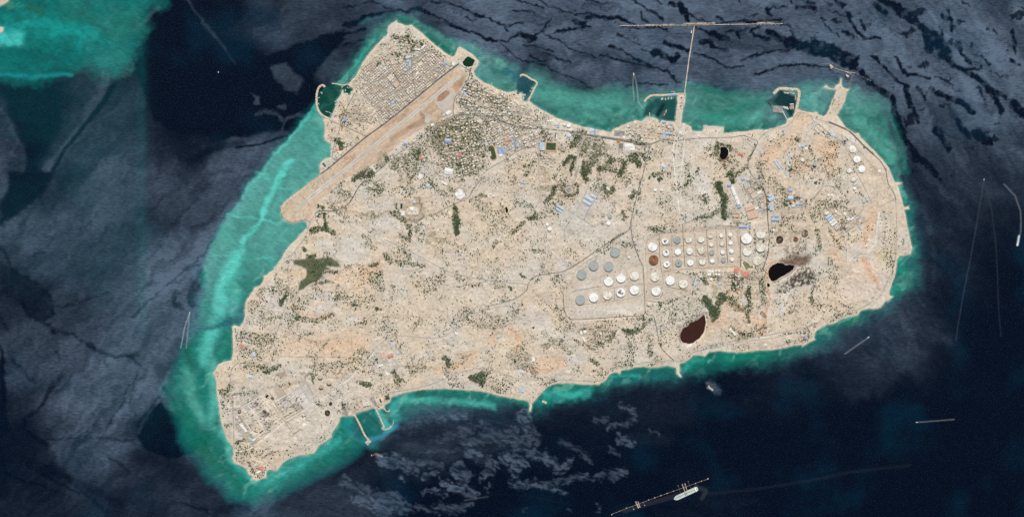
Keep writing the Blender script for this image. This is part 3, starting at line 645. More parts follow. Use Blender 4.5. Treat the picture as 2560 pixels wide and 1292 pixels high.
for pts, w, a in ((ZC((170,560),(300,420),(560,500),(900,660),(1000,740),(600,660),(300,600)),14,.5),(ZC((60,760),(400,740),(380,1000),(60,1000),(200,1180)),26,.55),(ZC((600,780),(960,880),(700,980)),22,.5),(ZC((1060,1070),(1190,1170)),12,.5),(ZA((560,830),(740,640),(900,420),(1150,300),(1500,480)),9,.4),
 (ZA((560,1000),(600,1200),(820,1200)),14,.45),(ZD((380,1050),(660,1040)),12,.4),(ZG((480,190),(1020,250)),12,.5),(ZL((1080,750),(1250,860),(1050,920)),14,.4),(ZL((650,650),(780,850)),16,.35),(ZR((500,700),(1000,500),(1400,500),(1000,900)),12,.4),(ZR((1500,300),(1900,300)),10,.3),
 (ZH((760,400),(950,380)),12,.35),(ZF((900,480),(1060,520)),9,.45),(ZB((780,260),(880,340)),10,.35),(ZC((1450,980),(1900,1000)),8,.35),(ZJ((380,440),(360,540)),9,.35),(ZI((1560,480),(1720,520)),12,.45)):
 soil(pts, w, A(168,158,138), w * .35, a, 4,5, mod=smooth(-.5,.4, F1))  # darker mottled ground of the built-up districts, yard shadows painted into the soil
soil(ZG((465,545),(492,620),(490,700),(462,770),(400,832),(310,868)),1.6, A(226,216,198),1,.9,.5,.5)
soil(LAKE_RED_EDGE, 2.2, A(120,100,88),2.5,.7,2,3)
soil(ZG((1080,230),(1082,150),(1120,80),(1180,48),(1240,58)),3, A(220,180,146),3,.8,2,2)
soil(ZG((1250,68),(1340,82),(1352,120),(1290,172),(1180,240),(1140,256)),1.3, A(128,92,70),1.6,.8,1.5,2)
soil([(1709,312),(1703,345),(1690,352)],4, A(224,215,199),1.5,.85,.5,.5)
soil([(1694,352),(1689,400),(1694,455),(1700,530)],4.5, A(219,210,194),2.5,.7,1,1)
soil([(1712,236),(1706,290),(1697,350)],2.5, A(222,212,196),1,.9,0,0)
soil(ZG((1240,60),(1340,40),(1440,60),(1480,0)),7, A(120,92,76),9,.75,6,5)
soil(ZF((430,740),(620,720),(600,800),(500,860),(330,790)),0, A(134,112,96),7,.7,5,5, True, mod=rag)
soil(ZM((150,250),(370,210),(400,380),(330,440),(180,430)),0, A(190,172,148),2,.7,1,1, True)
for q_ in (ZM((300,210),(345,210),(340,250)), ZM((310,260),(360,270),(350,340)), ZM((165,270),(175,300)), ZM((165,380),(190,410),(280,432),(350,415),(380,380))):
 soil(q_, 1.6, A(104,96,74),1.5,.75,1,2)
soil(ZM((670,130),(680,200),(720,230),(780,190),(760,120),(700,110),(670,130)),1.0, A(120,112,92),1.2,.8,.5,1)
soil(ZF((260,560),(620,560),(640,700),(300,730)),0, A(170,146,122),8,.5,6,4, True, mod=rag)
# gullies and washes
gul = np.abs(fbm(X * .8 + Y * .5 + W1 * 22, Y * 1.1 - X * .45 + W2 * 22,30,4,880))
gul2 = np.abs(fbm(X + W2 * 14, Y + W1 * 14,15,3,885))
GULLY = smooth(.055,.0, gul) * smooth(-.2,.25, fbm(X, Y, 80,3,890))
SOIL *= (1 - .28 * GULLY - .2 * smooth(.05,0, gul2) * smooth(-.1,.3, fbm(X, Y, 60,3,895)))[..., None]
# yards, lots and plant plots
for pl, ang, pu, pv, amt in ((ZJ((320,560),(650,350),(1000,290),(1100,500),(800,640),(500,890),(360,880)),-31,21,15,.42),(ZJ((830,660),(1000,540),(1110,500),(1320,380),(1280,620),(1150,780),(900,870)),-31,30,17,.22),(ZJ((1340,600),(1400,440),(1700,390),(1800,460),(1640,520),(1480,590)),-18,11,13,.3),(ZC((1080,640),(1370,750),(1760,840),(1780,900),(1360,830),(1060,800)),8,11,9,.24),(ZC((1440,940),(1990,960),(1990,1050),(1500,1060)),5,11,10,.24),(ZP((90,100),(640,130),(600,360),(60,330)),8,12,11,.2),(ZJ((310,400),(560,350),(560,430),(330,560)),-4,9,8,.24),(ZC((170,520),(330,300),(560,400),(880,550),(1060,700),(1060,780),(850,785),(500,665)),12,8,7,.4),
 (ZC((0,720),(130,680),(470,690),(410,1000),(500,1180),(330,1290),(0,1290)),-10,8,7.5,.38),(ZC((480,690),(760,780),(1040,830),(1030,1000),(640,1050),(430,900)),-27,8,6,.4),(ZC((1040,1050),(1200,1070),(1210,1130),(1180,1230),(1030,1200)),2,7.4,6.6,.34),
 (TOWNP, -39,6,5.6,.3),(ZA((500,1080),(620,930),(860,1150),(940,1290),(430,1290)),28,9,7,.26),(ZA((520,830),(690,690),(760,500),(960,340),(1040,430),(840,600),(690,800)),-42,8,7,.22),(ZG((430,150),(920,150),(1040,210),(1060,380),(900,450),(640,260)),0,7,7,.3),
 (ZD((240,1010),(360,965),(700,980),(700,1110),(510,1140),(250,1080)),4,10,9,.24),(ZL((560,540),(700,560),(850,760),(840,1050),(620,1060),(500,700)),-28,9,8,.26),(ZL((340,640),(500,900),(550,1070),(350,1070)),2,7,3.5,.3),(ZL((1000,640),(1290,680),(1290,1080),(880,1080)),0,9,8,.24),
 (ZF((780,400),(1100,430),(1200,500),(900,640)),-38,9,8,.3),(ZE((1100,950),(1200,950),(1480,1290),(1280,1290)),-42,14,12,.16),(ZH((700,320),(980,270),(1040,430),(820,540)),-15,8,7,.24),(ZI((1530,440),(1760,450),(1760,545),(1560,590)),5,8,7,.34),
 (ZI((370,380),(500,330),(620,520),(480,680),(320,540)),-22,10,9,.2),(ZJ((440,870),(900,960),(700,1060),(450,1010)),-10,14,11,.16),(ZP((70,640),(300,640),(300,900),(90,1000)),2,9,6,.16),(ZN((100,1040),(280,1040),(280,1110),(110,1110)),0,5,4,.3)):
 sl = window(pl, 4)
 m = inside(pl, X[sl], Y[sl])
 ca, sa = math.cos(R(ang)), math.sin(R(ang))
 uu, vv_ = (X[sl] * ca + Y[sl] * sa) / pu, (-X[sl] * sa + Y[sl] * ca) / pv
 ci, cj = np.floor(uu).astype(int), np.floor(vv_).astype(int)
 hsh = ((ci * 73856093) ^ (cj * 19349663)) % 997 / 997.0
 edge = np.minimum(np.minimum(uu - ci, 1 - uu + ci) * pu, np.minimum(vv_ - cj, 1 - vv_ + cj) * pv)
 f_ = 1 + amt * (hsh - .55) - amt * .8 * (edge < 1.05) * (hsh * 7 % 1 > .35)
 SOIL[sl] *= np.where(m, f_, 1)[..., None]
# mottled wear over everything
n1 = fbm(X, Y, 26,5,840)
n2 = fbm(X + W1 * 30, Y + W2 * 30,70,5,850)
n3 = fbm(X, Y, 7,3,860)
lum = .99 + .13 * n1 + .07 * n2 + .17 * n3
SOIL *= np.clip(lum, .7,1.2)[..., None]
warm = .03 * fbm(X, Y, 44,4,870)
SOIL[..., 0] *= 1 + warm
SOIL[..., 2] *= 1 - warm * 1.4

# heights
hill = 9 + 16 * np.clip(fbm(X, Y, 150,3,901) + .2,0,1) + 5 * fbm(X, Y, 30,4,902)
flat = np.zeros(X.shape, np.float32)
LAKE_B = ZG((1092,140),(1100,120),(1130,92),(1180,62),(1230,73),(1260,90),(1300,85),(1345,95),(1335,128),(1280,168),(1220,198),(1180,225),(1140,246),(1110,235),(1092,200))
LAKE_S = ZG((1078,262),(1095,258),(1108,275),(1100,298),(1078,296))
LAKE_R = ZG((465,568),(476,600),(481,650),(476,700),(455,750),(415,800),(360,838),(305,850),(262,838),(238,800),(238,755),(262,700),(310,672),(350,640),(400,620),(440,590))
LAKE_N = ZL((295,180),(350,175),(388,215),(382,275),(350,325),(310,330),(282,295),(288,230))
LAKES = (LAKE_B, LAKE_S, LAKE_R, LAKE_N, ISLAND_WATER[0])
for pts, pad in ((AIRPORT, 2),(TF1,3),(TF2,3),(TF3,3),(ZJ((320,560),(650,350),(1000,290),(1100,500),(800,640),(500,890),(320,720)),2),(ZL((380,600),(560,530),(860,740),(870,1050),(350,1080)),2),
 (ZF((760,400),(1000,420),(1200,330),(1100,600),(930,660)),2),(ZA((620,640),(1180,500),(1420,420),(1700,660),(1290,1000),(930,1270),(620,900)),3),(ZE((840,980),(1100,940),(1400,1290),(1020,1290)),2)):
 paint(flat, pts, pad, 1.0,6,1,0,0, True)
for lk in LAKES:
 paint(flat, lk, 5,1.0,4,1,0,0, True)
hill = hill - 7 * GULLY - 3 * smooth(.06,0, gul2) + 9 * np.clip(fbm(X * .8 + Y * .5, Y * 1.2 - X * .5,22,4,905),0,1)
hill = np.maximum(hill, 4)
sh = smooth(0,26, LAND)
H = np.where(LAND > 0, np.minimum(LAND * 1.6,3.2) + np.maximum(hill - 3,0) * sh * (1 - flat) + (1 - sh) * .3, LAND * 1.4)
H = np.clip(H, -5,60).astype(np.float32)
H = np.where((flat > .02) & (LAND > 4), H * (1 - flat) + 4.0 * flat, H)
for lk in LAKES:
 sl = window(lk, 12)
 xx, yy = X[sl] + F1[sl] * 2.0, Y[sl] + F2[sl] * 2.0
 d = dist_line(lk, xx, yy, True)
 d = np.where(inside(lk, xx, yy), d, -d)
 H[sl] = np.minimum(H[sl], np.where(d > -1.5,3.0 - d * 1.0,99))
 H[sl] = np.maximum(H[sl], np.where(d > -1.5,0.5,-9))


def hgt(px, py):
 fx, fy = (px + 40) / STEP, (py + 40) / STEP
 i, j = int(min(max(fx, 0), NX - 2)), int(min(max(fy, 0), NY - 2))
 u, v = fx - i, fy - j
 return float((H[j, i] * (1 - u) + H[j, i + 1] * u) * (1 - v) + (H[j + 1, i] * (1 - u) + H[j + 1, i + 1] * u) * v)


def P(px, py, z=0.0):
 return Vector(((px - CX) * S, (CY - py) * S, z))


# ---------------------------------------------------------------- materials
def nodes(name):
 m = bpy.data.materials.new(name)
 m.use_nodes = True
 nt = m.node_tree
 b = nt.nodes["Principled BSDF"]
 return m, nt, b


def mat(name, rgb, rough=.85, var=.12, scale=.15, metal=0.0, spec=.3, second=None, amount=.4, two=None):
 """painted or mineral surface: base colour, cloudy wear at one scale, optional second colour in blotches"""
 m, nt, b = nodes(name)
 L = nt.links
 tc = nt.nodes.new("ShaderNodeNewGeometry")
 n = nt.nodes.new("ShaderNodeTexNoise")
 n.inputs["Scale"].default_value = scale
 n.inputs["Detail"].default_value = 5
 L.new(tc.outputs["Position"], n.inputs["Vector"])
 mr = nt.nodes.new("ShaderNodeMapRange")
 mr.inputs[1].default_value = .3
 mr.inputs[2].default_value = .7
 mr.inputs[3].default_value = 1 - var
 mr.inputs[4].default_value = 1 + var
 L.new(n.outputs[0], mr.inputs[0])
 src = None
 base = nt.nodes.new("ShaderNodeRGB")
 base.outputs[0].default_value = (*rgb, 1)
 src = base.outputs[0]
 if second is not None:
  n2_ = nt.nodes.new("ShaderNodeTexNoise")
  n2_.inputs["Scale"].default_value = scale * .45
  n2_.inputs["Detail"].default_value = 6
  L.new(tc.outputs["Position"], n2_.inputs["Vector"])
  r2 = nt.nodes.new("ShaderNodeMapRange")
  r2.inputs[1].default_value = .62 - amount * .3
  r2.inputs[2].default_value = .72 - amount * .3
  L.new(n2_.outputs[0], r2.inputs[0])
  mx = nt.nodes.new("ShaderNodeMix")
  mx.data_type = 'RGBA'
  L.new(r2.outputs[0], mx.inputs[0])
  L.new(src, mx.inputs[6])
  mx.inputs[7].default_value = (*second, 1)
  src = mx.outputs[2]
 vm = nt.nodes.new("ShaderNodeVectorMath")
 vm.operation = 'SCALE'
 L.new(src, vm.inputs[0])
 L.new(mr.outputs[0], vm.inputs[3])
 L.new(vm.outputs[0], b.inputs["Base Color"])
 b.inputs["Roughness"].default_value = rough
 b.inputs["Metallic"].default_value = metal
 b.inputs["Specular IOR Level"].default_value = spec
 return m


def sea_material():
 m, nt, b = nodes("sea_water")
 L = nt.links
 N = nt.nodes.new
 col = N("ShaderNodeAttribute")
 col.attribute_name = "tone"
 gl = N("ShaderNodeAttribute")
 gl.attribute_name = "ruffle"
 fo = N("ShaderNodeAttribute")
 fo.attribute_name = "foam"
 geo = N("ShaderNodeNewGeometry")
 # wind waves: two trains of short swell and a grain of chop
 mp = N("ShaderNodeMapping")
 mp.inputs["Rotation"].default_value = (0,0, R(8))
 mp.inputs["Scale"].default_value = (.014,.06,1)
 L.new(geo.outputs["Position"], mp.inputs["Vector"])
 na = N("ShaderNodeTexNoise")
 na.inputs["Scale"].default_value = 1
 na.inputs["Detail"].default_value = 3
 na.inputs["Distortion"].default_value = .4
 L.new(mp.outputs[0], na.inputs["Vector"])
 mp2 = N("ShaderNodeMapping")
 mp2.inputs["Rotation"].default_value = (0,0, R(70))
 mp2.inputs["Scale"].default_value = (.02,.06,1)
 L.new(geo.outputs["Position"], mp2.inputs["Vector"])
 nb = N("ShaderNodeTexNoise")
 nb.inputs["Scale"].default_value = 1
 nb.inputs["Detail"].default_value = 2
 L.new(mp2.outputs[0], nb.inputs["Vector"])
 ad = N("ShaderNodeMath")
 ad.operation = 'ADD'
 L.new(na.outputs[0], ad.inputs[0])
 L.new(nb.outputs[0], ad.inputs[1])
 mr = N("ShaderNodeMapRange")
 mr.inputs[1].default_value = .72
 mr.inputs[2].default_value = 1.28
 mr.inputs[3].default_value = .68
 mr.inputs[4].default_value = 1.32
 L.new(ad.outputs[0], mr.inputs[0])
 gm = N("ShaderNodeMath")
 gm.operation = 'MULTIPLY'
 L.new(gl.outputs["Fac"], gm.inputs[0])
 L.new(mr.outputs[0], gm.inputs[1])
 # sparse whitecaps and glitter
 vo = N("ShaderNodeTexNoise")
 vo.inputs["Scale"].default_value = .085
 vo.inputs["Detail"].default_value = 1
 L.new(geo.outputs["Position"], vo.inputs["Vector"])
 sp = N("ShaderNodeMapRange")
 sp.inputs[1].default_value = .58
 sp.inputs[2].default_value = .76
 sp.inputs[3].default_value = 0
 sp.inputs[4].default_value = .2
 L.new(vo.outputs[0], sp.inputs[0])
 g2 = N("ShaderNodeMath")
 g2.operation = 'ADD'
 L.new(gm.outputs[0], g2.inputs[0])
 L.new(sp.outputs[0], g2.inputs[1])
 rr = N("ShaderNodeMapRange")
 rr.inputs[1].default_value = 0
 rr.inputs[2].default_value = 1
 rr.inputs[3].default_value = .5
 rr.inputs[4].default_value = .62
 rr.clamp = True
 L.new(g2.outputs[0], rr.inputs[0])
 L.new(rr.outputs[0], b.inputs["Roughness"])
 sr_ = N("ShaderNodeMapRange")
 sr_.inputs[3].default_value = .02
 sr_.inputs[4].default_value = SPEC_HI
 sr_.clamp = False
 L.new(g2.outputs[0], sr_.inputs[0])
 cl = N("ShaderNodeClamp")
 L.new(sr_.outputs[0], cl.inputs[0])
 cl.inputs[2].default_value = 1.0
 L.new(cl.outputs[0], b.inputs["Specular IOR Level"])
 b.inputs["IOR"].default_value = 1.72
 b.inputs["Specular Tint"].default_value = (.58,.80,1.08,1)
 # body colour with a little variation
 vm = N("ShaderNodeVectorMath")
 vm.operation = 'SCALE'
 m2 = N("ShaderNodeMapRange")
 m2.inputs[1].default_value = .7
 m2.inputs[2].default_value = 1.3
 m2.inputs[3].default_value = .86
 m2.inputs[4].default_value = 1.14
 L.new(ad.outputs[0], m2.inputs[0])
 L.new(col.outputs["Color"], vm.inputs[0])
 L.new(m2.outputs[0], vm.inputs[3])
 mx = N("ShaderNodeMix")
 mx.data_type = 'RGBA'
 L.new(fo.outputs["Fac"], mx.inputs[0])
 L.new(vm.outputs[0], mx.inputs[6])
 mx.inputs[7].default_value = (.72,.75,.76,1)
 L.new(mx.outputs[2], b.inputs["Base Color"])
 bp = N("ShaderNodeBump")
 bp.inputs["Strength"].default_value = .35
 bp.inputs["Distance"].default_value = 1.2
 L.new(ad.outputs[0], bp.inputs["Height"])
 L.new(bp.outputs[0], b.inputs["Normal"])
 return m


SPEC_HI = .9


def land_material():
 m, nt, b = nodes("desert_ground")
 L = nt.links
 N = nt.nodes.new
 col = N("ShaderNodeAttribute")
 col.attribute_name = "tone"
 geo = N("ShaderNodeNewGeometry")
 n = N("ShaderNodeTexNoise")
 n.inputs["Scale"].default_value = .045
 n.inputs["Detail"].default_value = 7
 n.inputs["Roughness"].default_value = .65
 L.new(geo.outputs["Position"], n.inputs["Vector"])
 mr = N("ShaderNodeMapRange")
 mr.inputs[1].default_value = .3
 mr.inputs[2].default_value = .7
 mr.inputs[3].default_value = .84
 mr.inputs[4].default_value = 1.13
 L.new(n.outputs[0], mr.inputs[0])
 # small dark stones and tufts
 v = N("ShaderNodeTexNoise")
 v.inputs["Scale"].default_value = .11
 v.inputs["Detail"].default_value = 2
 L.new(geo.outputs["Position"], v.inputs["Vector"])
 m3 = N("ShaderNodeMapRange")
 m3.inputs[1].default_value = .60
 m3.inputs[2].default_value = .70
 m3.inputs[3].default_value = 1.0
 m3.inputs[4].default_value = .74
 L.new(v.outputs[0], m3.inputs[0])
 mm = N("ShaderNodeMath")
 mm.operation = 'MULTIPLY'
 L.new(mr.outputs[0], mm.inputs[0])
 L.new(m3.outputs[0], mm.inputs[1])
 vm = N("ShaderNodeVectorMath")
 vm.operation = 'SCALE'
 L.new(col.outputs["Color"], vm.inputs[0])
 L.new(mm.outputs[0], vm.inputs[3])
 L.new(vm.outputs[0], b.inputs["Base Color"])
 b.inputs["Roughness"].default_value = .95
 b.inputs["Specular IOR Level"].default_value = .15
 bp = N("ShaderNodeBump")
 bp.inputs["Strength"].default_value = .5
 bp.inputs["Distance"].default_value = 3.0
 L.new(n.outputs[0], bp.inputs["Height"])
 L.new(bp.outputs[0], b.inputs["Normal"])
 return m


def grid_mesh(name, xs, ys, zz, keep=None, attrs=()):
 nx, ny = len(xs), len(ys)
 XX, YY = np.meshgrid(xs, ys)
 co = np.stack([(XX - CX) * S, (CY - YY) * S, zz],-1).reshape(-1,3).astype(np.float32)
 idx = np.arange(nx * ny).reshape(ny, nx)
 q = np.stack([idx[1:, :-1], idx[1:, 1:], idx[:-1,1:], idx[:-1, :-1]],-1).reshape(-1,4)
 if keep is not None:
  q = q[keep.reshape(-1)]
  used = np.unique(q)
  remap = np.full(nx * ny, -1)
  remap[used] = np.arange(len(used))
  q = remap[q]
  co = co[used]
 else:
  used = None
 me = bpy.data.meshes.new(name)
 me.vertices.add(len(co))
 me.vertices.foreach_set("co", co.reshape(-1))
 me.loops.add(q.size)
 me.loops.foreach_set("vertex_index", q.reshape(-1).astype(np.int32))
 me.polygons.add(len(q))
 me.polygons.foreach_set("loop_start", np.arange(0, q.size, 4, dtype=np.int32))
 me.polygons.foreach_set("use_smooth", np.ones(len(q), bool))
 me.update(calc_edges=True)
 for an, kind, arr in attrs:
  a = me.attributes.new(an, kind, 'POINT')
  if kind == 'FLOAT_COLOR':
   f = np.ones((nx * ny, 4), np.float32)
   f[:, :3] = arr.reshape(-1,3)
   if used is not None:
    f = f[used]
   a.data.foreach_set("color", f.reshape(-1))
  else:
   f = arr.reshape(-1).astype(np.float32)
   if used is not None:
    f = f[used]
   a.data.foreach_set("value", f)
 return me


def link(name, me, parent=None):
 o = bpy.data.objects.new(name, me)
 COL.objects.link(o)
 if parent is not None:
  o.parent = parent
 return o


# sea: the frame finely, then coarse water out to the horizon
ex = np.array([-6000,-2500,-900,-300], np.float32)
xs = np.concatenate([ex, GX, 2560 - ex[::-1]])
ys = np.concatenate([ex, GY, 1292 - ex[::-1]])


def ext(a):
 return np.pad(a, ((4,4),(4,4)) + ((0,0),) * (a.ndim - 2), mode='edge')


sea = link("sea_water", grid_mesh("sea_water", xs, ys, np.zeros((len(ys), len(xs)), np.float32), None,
 (("tone", 'FLOAT_COLOR', ext(np.clip(SEA, 0,1))),("ruffle", 'FLOAT', ext(np.clip(G, 0,1.3) ** 1.55)),("foam", 'FLOAT', ext(np.clip(FOAM, 0,1))))))
sea["kind"] = "structure"
sea.data.materials.append(sea_material())

# ---------------------------------------------------------------- mesh helpers (metres)
class MB:
 def __init__(self):
  self.v, self.f, self.m = [],[],[]

 def add(self, vs, fs, mi=0):
  o = len(self.v)
  self.v += [tuple(p) for p in vs]
  self.f += [tuple(o + i for i in q) for q in fs]
  self.m += [mi] * len(fs)

 def box(self, cx, cy, z0, w, d, h, ang=0.0, mi=0, taper=1.0):
  c, s = math.cos(ang), math.sin(ang)
  vs = []
  for z, k in ((z0,1.0),(z0 + h, taper)):
   for x, y in ((-w / 2 * k, -d / 2 * k),(w / 2 * k, -d / 2 * k),(w / 2 * k, d / 2 * k),(-w / 2 * k, d / 2 * k)):
    vs.append((cx + x * c - y * s, cy + x * s + y * c, z))
  self.add(vs, [(3,2,1,0),(4,5,6,7),(0,1,5,4),(1,2,6,5),(2,3,7,6),(3,0,4,7)], mi)

 def cyl(self, cx, cy, z0, r, h, n=24, mi=0, r2=None, cap=True):
  r2 = r if r2 is None else r2
  vs = [(cx + r * math.cos(2 * math.pi * i / n), cy + r * math.sin(2 * math.pi * i / n), z0) for i in range(n)]
  vs += [(cx + r2 * math.cos(2 * math.pi * i / n), cy + r2 * math.sin(2 * math.pi * i / n), z0 + h) for i in range(n)]
  fs = [(i, (i + 1) % n, n + (i + 1) % n, n + i) for i in range(n)]
  if cap:
   fs += [tuple(range(n, 2 * n)), tuple(reversed(range(n)))]
  self.add(vs, fs, mi)

 def ring(self, cx, cy, z0, z1, r0, r1, n=48, mi=0):
  vs = []
  for r, z in ((r1, z0),(r1, z1),(r0, z1),(r0, z0)):
   vs += [(cx + r * math.cos(2 * math.pi * i / n), cy + r * math.sin(2 * math.pi * i / n), z) for i in range(n)]
  fs = []
  for k in range(4):
   a, b = k * n, ((k + 1) % 4) * n
   fs += [(a + i, a + (i + 1) % n, b + (i + 1) % n, b + i) for i in range(n)]
  self.add(vs, fs, mi)

 def dome(self, cx, cy, z0, r, h, n=32, mi=0, rings=5):
  vs = [(cx, cy, z0 + h)]
  fs = []
  for k in range(1, rings + 1):
   t = k / rings
   vs += [(cx + r * t * math.cos(2 * math.pi * i / n), cy + r * t * math.sin(2 * math.pi * i / n), z0 + h * (1 - t * t)) for i in range(n)]
  fs += [(0,1 + i, 1 + (i + 1) % n) for i in range(n)]
  for k in range(rings - 1):
   a, b = 1 + k * n, 1 + (k + 1) * n
   fs += [(a + i, b + i, b + (i + 1) % n, a + (i + 1) % n) for i in range(n)]
  self.add(vs, fs, mi)

 def prism(self, pts, z0, z1, mi=0, mtop=None):
  n = len(pts)
  if sum(pts[i][0] * pts[(i + 1) % n][1] - pts[(i + 1) % n][0] * pts[i][1] for i in range(n)) < 0:
   pts = pts[::-1]
  vs = [(p[0], p[1], z0) for p in pts] + [(p[0], p[1], z1) for p in pts]
  self.add(vs, [(i, (i + 1) % n, n + (i + 1) % n, n + i) for i in range(n)], mi)
  tri = tessellate_polygon([[Vector((p[0], p[1],0)) for p in pts]])
  tv = [(p[0], p[1], z1) for p in pts]
  fs = []
  for a, b_, c_ in tri:
   k = (pts[b_][0] - pts[a][0]) * (pts[c_][1] - pts[a][1]) - (pts[c_][0] - pts[a][0]) * (pts[b_][1] - pts[a][1])
   fs.append((a, b_, c_) if k > 0 else (a, c_, b_))
  self.add(tv, fs, mi if mtop is None else mtop)

 def gable(self, cx, cy, z0, w, d, h, ang, mi=0):
  c, s = math.cos(ang), math.sin(ang)
  vs = []
  for x, y, z in ((-w / 2,-d / 2,0),(w / 2,-d / 2,0),(w / 2, d / 2,0),(-w / 2, d / 2,0),(-w / 2,0, h),(w / 2,0, h)):
   vs.append((cx + x * c - y * s, cy + x * s + y * c, z0 + z))
  self.add(vs, [(0,1,5,4),(2,3,4,5),(1,2,5),(3,0,4),(3,2,1,0)], mi)

 def build(self, name, mats, parent=None, smooth_=False):
  me = bpy.data.meshes.new(name)
  me.from_pydata(self.v, [], self.f)
  for m_ in (mats if isinstance(mats, (list, tuple)) else [mats]):
   me.materials.append(m_)
  me.polygons.foreach_set("material_index", self.m)
  if smooth_:
   me.polygons.foreach_set("use_smooth", [True] * len(self.f))
  me.update()
  return link(name, me, parent)


def tag(o, label=None, cat=None, group=None, kind=None):
 if label:
  o["label"] = label
 if cat:
  o["category"] = cat
 if group:
  o["group"] = group
 if kind:
  o["kind"] = kind
 return o


def empty(name, px, py, z=None, label=None, cat=None, group=None, rot=0.0):
 o = bpy.data.objects.new(name, None)
 COL.objects.link(o)
 o.location = P(px, py, hgt(px, py) if z is None else z)
 o.rotation_euler = (0,0, rot)
 return tag(o, label, cat, group)


